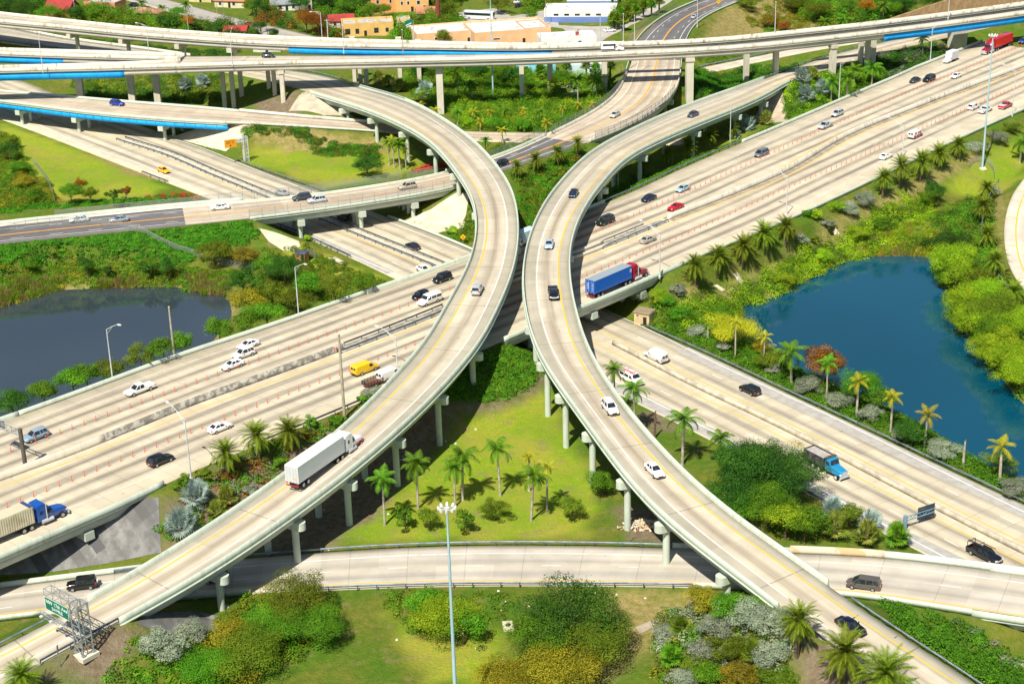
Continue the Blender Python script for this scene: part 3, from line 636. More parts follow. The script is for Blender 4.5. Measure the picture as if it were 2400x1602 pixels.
drape([(1195,40),(1300,20),(1310,60),(1440,62),(1470,40),(1560,-20),(1610,-40),(1640,-40),(1500,50),(1440,80),(1380,115),(1300,112),(1275,90),(1330,80),(1320,68),(1270,62),(1200,55)], 'car_park', M_lot, .05, label='grey forecourt around the white and blue building')
drape([(1075,30),(1160,20),(1200,40),(1185,58),(1080,52)], 'car_park', M_lot, .05, label='grey bus yard behind the peach warehouse')
drape([(1235,200),(1330,196),(1420,202),(1420,210),(1330,208),(1235,212)], 'residential_street', M_lot, .06, label='narrow street half hidden under the trees behind the flyover')

# slope paving and other slabs on the banks
M_pave = mat('pale_slope_paving', (.60, .55, .42), .9, (.46, .42, .32), .35, .40, .66)
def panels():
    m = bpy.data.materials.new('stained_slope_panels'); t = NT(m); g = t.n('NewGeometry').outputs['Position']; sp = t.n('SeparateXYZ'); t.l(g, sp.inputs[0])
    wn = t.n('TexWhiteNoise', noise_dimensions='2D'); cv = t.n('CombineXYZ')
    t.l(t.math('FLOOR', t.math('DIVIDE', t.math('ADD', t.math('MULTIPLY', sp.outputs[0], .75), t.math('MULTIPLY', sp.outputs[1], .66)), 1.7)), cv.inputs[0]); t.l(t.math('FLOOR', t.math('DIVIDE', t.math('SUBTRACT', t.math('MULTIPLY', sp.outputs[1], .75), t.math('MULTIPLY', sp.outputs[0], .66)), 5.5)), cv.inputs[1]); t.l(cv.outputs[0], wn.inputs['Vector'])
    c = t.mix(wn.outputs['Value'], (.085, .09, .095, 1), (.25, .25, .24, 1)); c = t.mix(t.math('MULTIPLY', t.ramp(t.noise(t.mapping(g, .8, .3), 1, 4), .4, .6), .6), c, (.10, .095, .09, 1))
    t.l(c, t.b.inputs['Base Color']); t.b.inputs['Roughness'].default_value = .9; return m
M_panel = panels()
drape([(606,536),(640,545),(700,566),(704,578),(690,590),(662,588),(630,568)], 'slope_paving', M_pave, label='pale slope paving under the left end of the avenue bridge')
drape([(930,520),(1010,492),(1075,450),(1100,458),(1085,535),(1025,548)], 'slope_paving', M_pave, label='pale slope paving under the right end of the avenue bridge')
drape([(388,318),(470,300),(545,288),(572,284),(600,292),(570,325),(530,356),(450,336)], 'slope_paving', M_pave, label='wide pale paved gore beside the slip road bridge')
drape([(677,262),(700,225),(735,212),(780,235),(830,277),(760,272)], 'slope_paving', mat('grey_tan_paving', (.50, .44, .33), .9, (.36, .32, .25), .4, .38, .62), label='pale paved abutment cone at the far end of the left ramp')
drape([(1742,285),(1800,222),(1832,205),(1850,285),(1800,290)], 'slope_paving', mat('tan_slope_paving', (.46, .39, .29), .9, (.36, .30, .22), .5), label='tan paved slope at the far end of the right ramp')
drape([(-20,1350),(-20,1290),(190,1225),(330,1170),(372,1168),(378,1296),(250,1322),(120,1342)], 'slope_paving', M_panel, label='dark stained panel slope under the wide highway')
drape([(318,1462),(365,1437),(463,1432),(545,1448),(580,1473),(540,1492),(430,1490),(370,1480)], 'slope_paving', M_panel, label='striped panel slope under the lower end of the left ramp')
for pl, lb in (([(760,606),(785,602),(806,613),(780,620)], 'small concrete pad beside the orange hut'), ([(790,617),(797,613),(807,617),(800,621)], 'tiny white slab on the grass by the crossing highway'),
               ([(1718,645),(1728,643),(1746,660),(1738,667)], 'thin concrete drain slab on the dry bank, nearer the lake'), ([(1672,671),(1680,668),(1700,680),(1692,684)], 'thin concrete drain slab on the dry bank by the big palms'),
               ([(1945,541),(1958,538),(1968,549),(1956,552)], 'thin concrete drain slab on the bank below the grey shrubs'), ([(519,1420),(537,1417),(536,1425),(520,1427)], 'square drain cover beside the ramp columns')):
    drape(pl, 'concrete_slab', M_pave, .06, .8, label=lb)
M_track = mat('pale_dirt_track', (.42, .36, .27), .95, (.30, .26, .19), .6)
drape([(1488,1470),(1540,1448),(1620,1425),(1690,1409),(1690,1415),(1630,1432),(1550,1460),(1500,1485)], 'dirt_path', M_track, .05, .8, label='pale dirt path curving between the bottom trees')

# ------------------------------------------------------------------ barriers and rails
def jersey(p, i0, i1, side, off, name, m, parent=None, h_=.85, flip=1, **kw):
    f = flip
    return sweep(p, i0, i1, [(side, off, -.02), (side, off + f * .10, .28), (side, off + f * .16, h_), (side, off + f * .36, h_), (side, off + f * .42, -.02)], name, m, parent, **kw)
POSTS = MB().box(-.07, .07, -.07, .07, -.3, .72).mesh('post', M_rdark)
def guardrail(p, i0, i1, side, off, label, m=None, step=3.8, group=None, dz=0, posts=True):
    i0, i1 = min(i0, i1), max(i0, i1); m = m or M_rail; e = empty('guardrail', p.pt(i0, side, off, dz), label=label, cat='guardrail', group=group)
    o = sweep(p, i0, i1, [(side, off - .05, .42 + dz), (side, off + .06, .52 + dz), (side, off - .02, .60 + dz), (side, off + .06, .68 + dz), (side, off - .05, .80 + dz), (side, off - .10, .61 + dz)], 'rail', m)
    o.parent = e; o.matrix_parent_inverse = Matrix.Translation(-e.location)
    if posts:
        s = p.s[i0]; k = 0
        while s < p.s[i1] and k < 95:
            j = int(np.searchsorted(p.s, s)); q = Vector(p.pt(j, side, off + (.14 if side >= 0 and off >= -1 else -.14), dz)) - e.location
            link('post', POSTS, e, q); s += step; k += 1
    return e
W = ROADS['wide_highway']; X = ROADS['crossing_highway']; LR = ROADS['left_ramp']; RR = ROADS['right_ramp']; AV = ROADS['avenue']; LO = ROADS['lower_road']; SL = ROADS['slip_road']
nW = len(W.C) - 1; nX = len(X.C) - 1; nL = len(LR.C) - 1; nR = len(RR.C) - 1; nA = len(AV.C) - 1; nO = len(LO.C) - 1; nS = len(SL.C) - 1
PARA = dict(cat='parapet')
def wall(*a, label=None, name='concrete_barrier', **k): return jersey(*a, name, k.pop('m', M_mint), label=label, cat='barrier', **k)
wc = lambda x, y: W.at(x, y)
ML1 = BR['wide_highway'][0][1]; ML2, ML3 = BR['wide_highway'][1]
iU1 = wc(1555,500); iU2 = wc(1940,370)
wall(W, ML1, ML2, -1, -.05, flip=-1, label='long pale concrete barrier between the wide highway and the left lake')
wall(W, ML3, wc(1590,530), -1, -.05, flip=-1, label='short concrete barrier where the wide highway leaves its bridge beside the right ramp')
wall(W, wc(1925,390), nW, -1, -.05, flip=-1, label='pale concrete barrier along the upper right of the wide highway')
guardrail(W, wc(1580,525), wc(1930,385), -1, -.4, 'bluish guardrail of the wide highway between the right ramp and silver palms')
guardrail(W, ML1 + 14, wc(410,995), 1, .3, 'dark guardrail on the near edge of the wide highway by the first bank palm', M_rdark)
guardrail(W, wc(450,980), wc(760,855), 1, .3, 'dark guardrail on the near edge of the wide highway in front of two bank palms', M_rdark)
wall(W, ML3, wc(1720,510), 1, .05, label='concrete barrier on the near edge of the wide highway behind the blue container truck')
wall(W, wc(1720,510), nW, 1, .05, label='long concrete barrier on the right edge of the wide highway above the date palms')
md = PA['highway_median']; mi = md.at
M_med = mat('mottled_barrier_concrete', (.44, .43, .38), .9, (.19, .18, .16), .9, .42, .56)
def median_wall(a, b, m, label): return sweep(md, a, b, [(0, -.38, -.02), (0, -.24, .4), (0, -.16, 1.3), (0, .16, 1.3), (0, .24, .4), (0, .38, -.02)], 'concrete_barrier', m, label=label, cat='barrier')
median_wall(0, mi(245, 1037), M_conc, 'plain pale median barrier of the wide highway at the left edge')
median_wall(mi(245, 1037), mi(800, 821), M_med, 'median barrier of the wide highway mottled with grey patches')
M_gravel = mat('grey_median_gravel', (.36, .34, .30), .95, (.20, .19, .16), .8, .4, .62)
sweep(md, mi(800, 821), mi(1560, 516), [(0, -1.3, .015), (0, 1.3, .015)], 'gravel_strip', M_gravel, closed=False, label='grey gravel strip inside the median of the wide highway', kind='structure')
guardrail(md, mi(815, 814), mi(1050, 722), 0, -1.25, 'dark upper guardrail of the median left of the curved ramp', M_rdark)
guardrail(md, mi(790, 826), mi(1060, 718), 0, 1.25, 'dark lower guardrail of the median left of the curved ramp', M_rdark)
guardrail(md, mi(1420, 574), mi(1520, 532), 0, -1.25, 'upper guardrail of the median right of the curved ramps', M_rail)
guardrail(md, mi(1400, 583), mi(1560, 516), 0, 1.25, 'lower guardrail of the median right of the curved ramps', M_rail)
for sg, lb in ((-1, 'upper'), (1, 'lower')): sweep(md, mi(1060, 718), mi(1420, 574), [(0, sg * 1.1 - .2, 0), (0, sg * 1.1 - .1, .85), (0, sg * 1.1 + .1, .85), (0, sg * 1.1 + .2, 0)], 'concrete_barrier', M_conc, label=lb + ' median barrier on the wide highway bridge below the curved ramps', cat='barrier')
median_wall(mi(1562, 515), nm, M_stain, 'dirty stained median barrier of the wide highway at the right')
M_dirt_strip = mat('dirty_median_edge', (.30, .26, .18), .95, (.18, .17, .08), .7, .4, .6)
sweep(md, mi(1562, 515), nm, [(0, -1.5, .012), (0, -.4, .012)], 'dirt_strip', M_dirt_strip, closed=False, label='dirty weedy strip along the median barrier at the right', kind='structure')
sweep(md, mi(1562, 515), nm, [(0, .4, .012), (0, 1.9, .012)], 'dirt_strip', mat('brown_median_stain', (.36, .31, .23), .95, (.24, .2, .15), .5), closed=False, label='brown stained strip along the near side of the median barrier', kind='structure')
# crossing highway
cmn = cm.at
i0, i1 = cmn(285, 330), cmn(1030, 624)
sweep(cm, i0, i1, [(0, -1.7, .012), (0, 1.7, .012)], 'gravel_strip', mat('pale_gravel', (.58, .54, .44), .95, (.42, .39, .32), .7), closed=False, label='pale gravel median of the crossing highway', kind='structure')
guardrail(cm, i0, i1, 0, -1.4, 'far dark guardrail in the median of the crossing highway', M_rdark); guardrail(cm, i0, i1, 0, 1.4, 'near dark guardrail in the median of the crossing highway', M_rdark)
sweep(cm, cmn(1440, 808), nc, [(0, -.36, -.02), (0, -.12, .9), (0, .12, .9), (0, .36, -.02)], 'concrete_barrier', mat('buff_barrier', (.56, .51, .40), .9, (.36, .33, .26), .5), label='buff median barrier of the crossing highway at the right', cat='barrier')
guardrail(X, X.at(420,400), X.at(480,425), 1, .2, 'short dark guardrail beside the red flowering hedge', M_rdark)
guardrail(X, X.at(700,515), X.at(915,605), 1, .2, 'long dark guardrail beside the orange hut', M_rdark)
guardrail(X, X.at(470,395), X.at(700,485), -1, -.3, 'grey guardrail along the far side of the crossing highway below the yellow sign')
wall(X, X.at(820,520), X.at(1080,625), -1, -.1, flip=-1, h_=.6, label='low concrete wall along the far side of the crossing highway under the avenue bridge')
guardrail(X, X.at(1410,775), X.at(1900,1020), -1, -.1, 'bluish guardrail between the crossing highway and the yellow flowering tree'); guardrail(X, X.at(1900,1020), nX, -1, -.1, 'bluish guardrail between the crossing highway and the royal palms by the lake')
guardrail(X, X.at(1990,1130), X.at(2120,1200), 1, .3, 'dark guardrail behind the fan palms on the crossing highway', M_rdark)
# ground level ends of the ramps
guardrail(LR, 0, LR.at(140,1450), -1, -.1, 'guardrail on the upper side of the left ramp below the sign'); guardrail(LR, LR.at(60,1545), LR.at(262,1432), 1, .1, 'dark guardrail at the foot of the sign tower', M_rdark)
guardrail(RR, 0, RR.at(1950,1420), 1, .1, 'long guardrail between the black saloon and the clipped hedge'); guardrail(RR, RR.at(2010,1520), RR.at(1900,1420), -1, -.2, 'short dark guardrail between the date palms at the lower right', M_rdark)
guardrail(RR, RR.at(1760,210), RR.at(1900,150), -1, -.2, 'grey guardrail on the far side of the right ramp behind the silver palms')
guardrail(RR, RR.at(1900,150), nR, -1, -.2, 'grey guardrail of the right ramp under the flyover')
guardrail(LR, LR.at(900,240), LR.at(640,178), 1, .2, 'bluish guardrail on the left ramp under the flyover'); guardrail(LR, LR.at(400,140), nL, -1, -.2, 'dark guardrail on the upper left road below the back flyover', M_rdark)
wall(LR, LR.at(420,140), nL, 1, .05, label='weathered barrier on the upper left road below the back flyover', m=M_stain)
# lower road
wall(LO, 0, LO.at(330,1372), -1, -.05, flip=-1, label='pale barrier between the lower road and the stained panel slope'); guardrail(LO, LO.at(270,1378), LO.at(350,1370), -1, .1, 'short guardrail end beside the left ramp')
guardrail(LO, LO.at(560,1350), LO.at(1565,1325), -1, -.1, 'long grey guardrail on the far side of the lower road'); guardrail(LO, LO.at(700,1340), LO.at(1630,1330), 1, .3, 'long guardrail with tall posts on the near side of the lower road', M_rail)
wall(LO, LO.at(1565,1325), LO.at(1850,1340), -1, -.05, flip=-1, label='grey wall behind the right ramp column on the lower road')
M_patch = mat('tan_patched_wall', (.50, .36, .19), .9, (.50, .46, .36), .23, .47, .50)
wall(LO, LO.at(1850,1340), LO.at(2057,1355), -1, -.05, flip=-1, m=M_patch, h_=1.2, label='wall with tan repaired patches in front of the fan palms'); wall(LO, LO.at(2057,1355), nO, -1, -.05, flip=-1, label='pale barrier between the lower road and the black pickup with a rack', h_=1.1)
wall(LO, 0, LO.at(110,1430), 1, .05, label='pale barrier on the near side of the lower road at the left edge'); wall(LO, LO.at(390,1390), LO.at(600,1350), 1, .05, label='pale barrier behind the ramp columns on the lower road', h_=1.0)
wall(LO, LO.at(1630,1330), LO.at(1790,1340), 1, .05, label='blue grey wall end under the right ramp', h_=1.0); wall(LO, LO.at(1960,1350), nO, 1, .05, label='long pale barrier above the clipped hedge at the lower right')
wall(SL, BR['slip_road'][0][1], SL.at(900,300), -1, -.05, flip=-1, label='brown stained barrier on the far side of the slip road', m=M_stain); wall(SL, BR['slip_road'][0][1], SL.at(900,304), 1, .05, label='low barrier on the lawn side of the slip road', h_=.6)
# avenue parapets on the ground level stretches
A1, A2 = BR['avenue'][0]; A3, A4 = BR['avenue'][1]
wall(AV, 0, A1, -1, -1.6, flip=-1, label='pale footpath parapet on the far side of the avenue at the left'); wall(AV, A2, A3, -1, -.6, flip=-1, label='pale parapet on the far side of the avenue behind the date palms'); wall(AV, A4, nA, -1, -.6, flip=-1, h_=.5, label='low kerb wall on the left side of the avenue at the top'); wall(AV, A4, nA, 1, .1, h_=.6, label='low kerb wall on the right side of the avenue at the top')
sweep(AV, 0, A3, [(-1, -1.6, .1), (-1, 0, .1), (-1, 0, -.1)], 'pavement', M_conc, closed=False, label='pale pavement along the far side of the avenue', kind='structure')
guardrail(ROADS['loop_road'], ROADS['loop_road'].at(2440,440), ROADS['loop_road'].at(2400,560), 1, 5.2, 'curved guardrail on the grass beside the loop road')
guardrail(ROADS['loop_road'], ROADS['loop_road'].at(2410,620), ROADS['loop_road'].at(2440,690), 1, 3.6, 'short guardrail behind the palm at the loop road')
guardrail(ROADS['service_road'], 0, len(ROADS['service_road'].C) - 1, -1, -.2, 'guardrail of the narrow slip road at the upper right')
# chain link fences
def chain_mat():
    m = bpy.data.materials.new('chain_link_mesh'); t = NT(m); uv = t.n('NewGeometry').outputs['Position']; sp = t.n('SeparateXYZ'); t.l(uv, sp.inputs[0])
    a = t.math('FRACT', t.math('MULTIPLY', t.math('ADD', t.math('ADD', sp.outputs[0], sp.outputs[1]), sp.outputs[2]), 4.0)); b = t.math('FRACT', t.math('MULTIPLY', t.math('SUBTRACT', t.math('ADD', sp.outputs[0], sp.outputs[1]), sp.outputs[2]), 4.0))
    al = t.math('MAXIMUM', t.math('LESS_THAN', a, .17), t.math('LESS_THAN', b, .17))
    t.b.inputs['Base Color'].default_value = (.30, .32, .31, 1); t.l(al, t.b.inputs['Alpha']); return m
M_chain = chain_mat(); FPOST = MB().tube([(0, 0, -.3), (0, 0, 1.9)], .045, 6).mesh('post', M_steel)
def fence(p, i0, i1, side, off, label, h_=1.8, dz=0, ground=False, step=3.5):
    i0, i1 = min(i0, i1), max(i0, i1); e = empty('chain_link_fence', p.pt(i0, side, off, dz), label=label, cat='fence')
    ln = p.line(i0, i1 + 1, side, off, dz)
    if ground: ln[:, 2] = terr(ln[:, 0], ln[:, 1])
    e.location = ln[0]; l0 = ln - ln[0]; up = np.array([0, 0, h_])
    link('mesh_panel', qmesh('mesh_panel', np.stack([l0[:-1], l0[1:], l0[1:] + up, l0[:-1] + up], 1), M_chain), e)
    MB().tube([tuple(q + up) for q in l0[::2]], .04, 5).build('top_rail', M_steel, e)
    k = max(1, int(step / 1.5))
    for j in range(0, len(l0), k)[:95] if isinstance(range(0, len(l0), k), list) else list(range(0, len(l0), k))[:95]: link('post', FPOST, e, l0[j])
fence(AV, AV.at(130,535), AV.at(455,505), -1, -2.4, 'chain link fence on the far side of the avenue beside the red flowers')
fence(AV, AV.at(455,505), AV.at(980,440), -1, -2.2, 'chain link fence on the far side of the avenue bridge', dz=.3); fence(AV, AV.at(985,440), AV.at(1075,425), -1, -2.2, 'short chain link fence by the red bougainvillea')
fence(AV, AV.at(575,490), AV.at(1078,424), 1, .5, 'chain link fence on the near edge of the avenue bridge', dz=.5)
fence(AV, AV.at(1190,370), AV.at(1330,318), -1, -2.2, 'chain link fence between the avenue and the green thicket'); fence(AV, AV.at(1335,316), AV.at(1520,170), -1, -.5, 'chain link fence on the left parapet of the curved avenue bridge', dz=.6)
fence(AV, AV.at(1345,325), AV.at(1560,240), 1, .5, 'chain link fence on the right parapet of the curved avenue bridge', dz=.6); fence(AV, AV.at(1540,120), AV.at(1640,20), -1, -2.4, 'chain link fence beside the fan palms at the top of the avenue')
fp = line_path([(0,618),(60,594),(130,588),(220,589),(290,598),(360,612),(420,620),(520,624),(600,630)], 0)
fence(fp, 0, len(fp.C) - 1, 0, 0, 'curved chain link fence below the vine bank above the lake', 1.6, ground=True)
fp = line_path([(78,385),(92,400),(115,435),(130,480)], 0); fence(fp, 0, len(fp.C) - 1, 0, 0, 'chain link fence crossing the lawn at the upper left', 1.6, ground=True)

# ------------------------------------------------------------------ bridges
ROUND = lambda r, a, b, m, n=14: MB().tube([(0, 0, a), (0, 0, b)], r, n).mesh('column', m, True)
def bridge(key, i0, i1, label, cat='bridge', m=M_mint, gm_=M_girder, gdepth=1.45, ng=4, piers=(), colr=.56, ncol=2, cap='round', over=.45, para=.85, ledge=.0, blue=(), name='bridge', fas=None, near=1, parw=.34, para_m=None, inset=.62, barrier=(True, True)):
    p = ROADS[key]; mid = (i0 + i1) // 2; org = Vector(p.pt(mid, 0, 0, 0)); org.z = 0
    e = empty(name, org, label=label, cat=cat); inv = Matrix.Translation(-org)
    def par(o): o.parent = e; o.matrix_parent_inverse = inv; return o
    fas = fas or m
    par(sweep(p, i0, i1, [(-1, -over - ledge, -.305), (1, over + ledge, -.305), (1, over + ledge, -.56), (1, over - .3, -.72), (-1, -over + .3, -.72), (-1, -over - ledge, -.56)], 'deck', fas))
    for sd in (-1, 1):
        if not barrier[0 if sd < 0 else 1]: continue
        f = sd
        par(sweep(p, i0, i1, [(sd, f * .02, -.30), (sd, f * .02, .02), (sd, f * .12, .28), (sd, f * .17, para), (sd, f * (over + .02), para), (sd, f * (over + .06), .1), (sd, f * (over + .03), -.30)], 'parapet', para_m or m))
    w0 = float(np.mean(p.hw[i0:i1 + 1]))
    for g in range(ng):
        fr = -1 + 2 * g / (ng - 1); off = -fr * inset; bm_ = None
        for a, b in blue or [(None, None)]:
            pass
        spans = [(i0, i1, gm_)] if not blue else []
        if blue:
            cuts = sorted(blue); s0 = i0
            for a, b in cuts:
                if a > s0: spans.append((s0, a, gm_))
                spans.append((a, b, M_blue)); s0 = b
            if s0 < i1: spans.append((s0, i1, gm_))
        for a, b, mm in spans:
            d = gdepth + (.75 if mm is M_blue and key != 'slip_road' else 0)
            if b - a > 1: par(sweep(p, a, b, [(fr, off - .22, -.73), (fr, off + .22, -.73), (fr, off + .22, -.73 - d), (fr, off - .22, -.73 - d)], 'girder', mm))
    for q in piers:
        i = q if isinstance(q, int) else p.at(*q); c = p.pt(i); t_ = p.T[i]; rz = math.atan2(t_[1], t_[0]); hw = p.hw[i]
        pe = empty('pier', Vector((c[0], c[1], 0)) - org, rz); pe.parent = e
        top = c[2] - .76 - gdepth; hl = hw + (-.05 if cap == 'round' else .2); b = MB()
        if cap == 'round':
            n = 9; pl = [(.85 * math.cos(math.pi * k / n), hl + .85 * math.sin(math.pi * k / n)) for k in range(n + 1)] + [(-.85 * math.cos(math.pi * k / n), -hl - .85 * math.sin(math.pi * k / n)) for k in range(n + 1)]
            b.prism(pl, top - 1.3, top)
        else: b.box(-.85, .85, -hl, hl, top - 1.4, top)
        b.build('pier_cap', m, pe)
        for k in range(ncol):
            y = 0 if ncol == 1 else -hw * .72 + 1.44 * hw * k / (ncol - 1)
            wp = Vector((c[0], c[1], 0)) + Matrix.Rotation(rz, 3, 'Z') @ Vector((0, y, 0)); gz = float(terr(wp.x, wp.y)) - .5
            if top - 1.5 - gz > .5: link('column', ROUND(colr, gz, top - 1.28, m), pe, (0, y, 0))
    return e, p
i0, i1 = BR['left_ramp'][0]
bridge('left_ramp', i0, i1, 'curved left ramp bridge on pale round columns with a blue girder at its outer bend', piers=[(490,1320),(672,1205),(790,1115),(905,1005),(1000,910),(1080,810),(1165,560),(1150,480),(1105,385),(1050,330),(985,285),(915,255),(850,232)], blue=[(LR.at(1075,790), LR.at(1150,640))], ledge=.22, inset=.8, over=.38, name='curved_ramp_bridge')
i0, i1 = BR['right_ramp'][0]
bridge('right_ramp', i0, i1, 'curved right ramp bridge on pale round columns sweeping to the upper right', piers=[(1740,1295),(1615,1180),(1515,1075),(1430,975),(1368,890),(1322,815),(1290,735),(1290,575),(1390,430),(1480,360),(1600,300),(1690,260),(1760,228)], ledge=.22, inset=.8, over=.38, name='curved_ramp_bridge')
W1, W2 = BR['wide_highway']
bridge('wide_highway', W1[0], W1[1], 'wide highway bridge above the lower road at the left edge', piers=[(30,1150)], ncol=5, cap='box', ng=8, colr=.55)
bridge('wide_highway', W2[0], W2[1], 'wide highway bridge above the crossing highway in the centre', piers=[(1120,700),(1230,655),(1340,613)], ncol=6, cap='box', ng=8, colr=.6)
bridge('avenue', A1, A2, 'avenue bridge over the crossing highway with fenced parapets', piers=[(690,492),(825,465),(945,445)], ncol=4, cap='box', ng=5, colr=.5, para=.5)
bridge('avenue', A3, A4, 'curved avenue bridge climbing behind the right ramp', piers=[(1400,305),(1470,265),(1520,220)], ncol=3, cap='box', ng=5, colr=.5, para=.8, para_m=M_stain)
i0, i1 = BR['slip_road'][0]
e, p = bridge('slip_road', i0, i1, 'low slip road bridge with a ribbed bright blue girder', piers=[(70,228),(207,250),(405,266)], ncol=3, cap='box', ng=4, colr=.5, para=.6, blue=[(i0, i1)], gdepth=1.5, inset=.3, over=.2)
for j in range(i0, i1, 2):
    b = MB(); q = p.pt(j, 1, -.04, 0) - np.array(e.location); t_ = p.T[j] * .06; n_ = p.N[j] * .14
    b.add([(q[0] + a * t_[0] + c * n_[0], q[1] + a * t_[1] + c * n_[1], q[2] + z) for z in (-2.15, -.75) for a, c in ((-1, -1), (1, -1), (1, 1), (-1, 1))], [(0, 1, 2, 3), (4, 5, 6, 7), (0, 1, 5, 4), (1, 2, 6, 5), (2, 3, 7, 6), (3, 0, 4, 7)])
    if (j - i0) // 2 < 95: b.build('stiffener', M_blue, e)
i0, i1 = BR['lower_road'][0]
bridge('lower_road', i0, i1, 'end of the lower road bridge at the lower right corner', piers=[], ncol=3, cap='box', gdepth=1.0)
FOm = dict(m=M_conc, para_m=M_stain, gm_=mat('cream_girder', (.66, .62, .53), .75, (.54, .51, .43), .2, .4, .7), name='flyover', over=.4, para=.9, inset=.35)
f = ROADS['flyover']; bridge('flyover', 0, len(f.C) - 1, 'long high flyover crossing the top on tall square columns', ng=5, blue=[(f.at(2060,70), len(f.C) - 1)], barrier=(False, True), **FOm)
f = ROADS['front_branch']; bridge('front_branch', 0, len(f.C) - 1, 'front branch of the flyover with a bright blue girder at the left edge', ng=4, blue=[(0, f.at(295,155))], gdepth=1.6, **FOm)
f = ROADS['rear_branch']; bridge('rear_branch', 0, len(f.C) - 1, 'rear branch of the flyover with a short blue girder at the left edge', ng=4, blue=[(0, f.at(157,126))], **FOm)
f = ROADS['back_flyover']; bridge('back_flyover', 0, len(f.C) - 1, 'ramp flyover at the back with a long blue girder above the red roof', ng=4, blue=[(f.at(690,98), f.at(1290,107))], piers=[(180,62),(300,73),(425,84),(545,94)], ncol=1, cap='box', colr=.7, **FOm)
# square flyover columns, each read at its foot
def fcol(px, py, key='flyover', wd=1.5, z=None, label=None, dp=None, cap=False):
    q = G(px, py) if z is None else P(px, py, z); p = ROADS[key]; j = p.near(q[0], q[1]); rz = math.atan2(p.T[j][1], p.T[j][0])
    top = 17 - .74 - 1.46; e = empty('flyover_column', (q[0], q[1], q[2] - .5), rz, label=label, cat='column', group='square columns under the flyover')
    wx, wy = wd / 2, (dp or wd) / 2; b = MB(); b.box(-wx, wx, -wy, wy, 0, top - q[2] + .5 - (1.0 if cap else 0)); b.build('shaft', M_conc, e)
    b = MB(); hz = top - q[2] + .5; b.box(-wx - .25, wx + .25, -wy - (1.6 if cap else .3), wy + (1.6 if cap else .3), hz - 1.0, hz - .002); b.build('column_head', M_conc, e)
FC = [(190,232,'thick square flyover column left of the slip road car',2.2),(312,245,'stepped flyover column right of the blue slip road car',2.0),(372,248,'thick flyover column third from the left edge',2.0),
 (528,253,'flyover column nearest the tan bank, first of a close trio',1.3),(549,251,'flyover column nearest the tan bank, middle of a close trio',1.3),(567,224,'flyover column nearest the tan bank, rear of a close trio',1.3),
 (631,207,'rear flyover column at the edge of the left ramp road',1.2),(645,222,'middle flyover column at the edge of the left ramp road',1.2),(665,239,'front flyover column beside the paved abutment cone',1.3),
 (832,191,'rear flyover column behind the left ramp guardrail',1.2),(846,201,'middle flyover column behind the left ramp guardrail',1.2),(860,207,'front flyover column behind the left ramp guardrail',1.3),
 (939,193,'slim flyover column left of the pale fan palms',1.4),(984,200,'slim flyover column behind the dark blue fan palm',1.4),(1034,266,'tall double flyover column in the green thicket',2.0),
 (1224,243,'tall flyover column in front of the blue building',1.4),(1290,227,'flyover column right of the blue building',1.6),(1417,220,'flyover column left of the curved avenue bridge',1.6),
 (1615,238,'tall double flyover column right of the curved avenue bridge',2.2),(1748,194,'flyover column above the dark hedge by the right ramp',1.5),(1817,175,'flyover column at the bend of the far slip road',1.5),
 (1950,176,'flyover column behind the silver palms',1.7),(2016,152,'rear flyover column of the trio at the blue girder end',1.3),(2031,164,'middle flyover column of the trio at the blue girder end',1.3),(2044,153,'front flyover column of the trio at the blue girder end',1.5)]
for px, py, lb, wd in FC: fcol(px, py, wd=wd, label=lb, cap=px in (312,))
q = G(2242, 117); j = ROADS['flyover'].near(q[0], q[1]); rz = math.atan2(*ROADS['flyover'].T[j][::-1])
e = empty('flyover_column', (q[0], q[1], q[2] - .5), rz, label='massive hammerhead flyover column beside the maroon truck', cat='column', group='square columns under the flyover')
hz = 14.4 - q[2]; MB().box(-2.6, 2.6, -1.6, 1.6, 0, hz - 3, -.5).build('shaft', M_conc, e); b = MB(); b.loft([[(-3.1, -1.6, hz - 3), (3.1, -1.6, hz - 3), (3.1, 1.6, hz - 3), (-3.1, 1.6, hz - 3)], [(-7.0, -1.6, hz - 1.2), (7.0, -1.6, hz - 1.2), (7.0, 1.6, hz - 1.2), (-7.0, 1.6, hz - 1.2)], [(-7.0, -1.6, hz), (7.0, -1.6, hz), (7.0, 1.6, hz), (-7.0, 1.6, hz)]]); b.build('column_head', M_conc, e)

# ------------------------------------------------------------------ orange posts in two rows
pb = MB(); pb.tube([(0, 0, 0), (0, 0, .05)], .13, 8); pb.tube([(0, 0, .05), (0, 0, 1.0)], [.06, .05], 7); POSTM = pb.mesh('delineator_post', M_red, True)
allp = []
for row in ('posts_upper', 'posts_lower'):
    p = PA[row]; s = 0.5
    while s < p.s[-1]:
        c = np.array([np.interp(s, p.s, p.C[:, k_]) for k_ in range(3)]); x, y = proj(c)[0]
        if -20 < x < 2420 and -20 < y < 1620: allp.append((c, row))
        s += 2.4
allp.sort(key=lambda q: np.linalg.norm(q[0] - np.array([0, 0, HC])))
lab = {'posts_upper': 'slim orange-red lane post in the row beside the oncoming lanes of the wide highway', 'posts_lower': 'slim orange-red lane post in the row beside the outgoing lanes of the wide highway'}
for c, row in allp[:300]: link('delineator_post', POSTM, None, c + np.array([0, 0, .012]), label=lab[row], cat='lane post', group='orange lane posts, ' + ('far row' if row == 'posts_upper' else 'near row'))
print('posts', len(allp))
if len(allp) > 300:
    b = MB()
    for c, row in allp[300:]: b.tube([(c[0], c[1], c[2] + .01), (c[0], c[1], c[2] + 1.05)], [.06, .05], 5)
    b.build('delineator_post', M_red, None, label='far orange-red lane posts towards the upper right of the wide highway', cat='lane post', group='orange lane posts far away', kind='stuff')
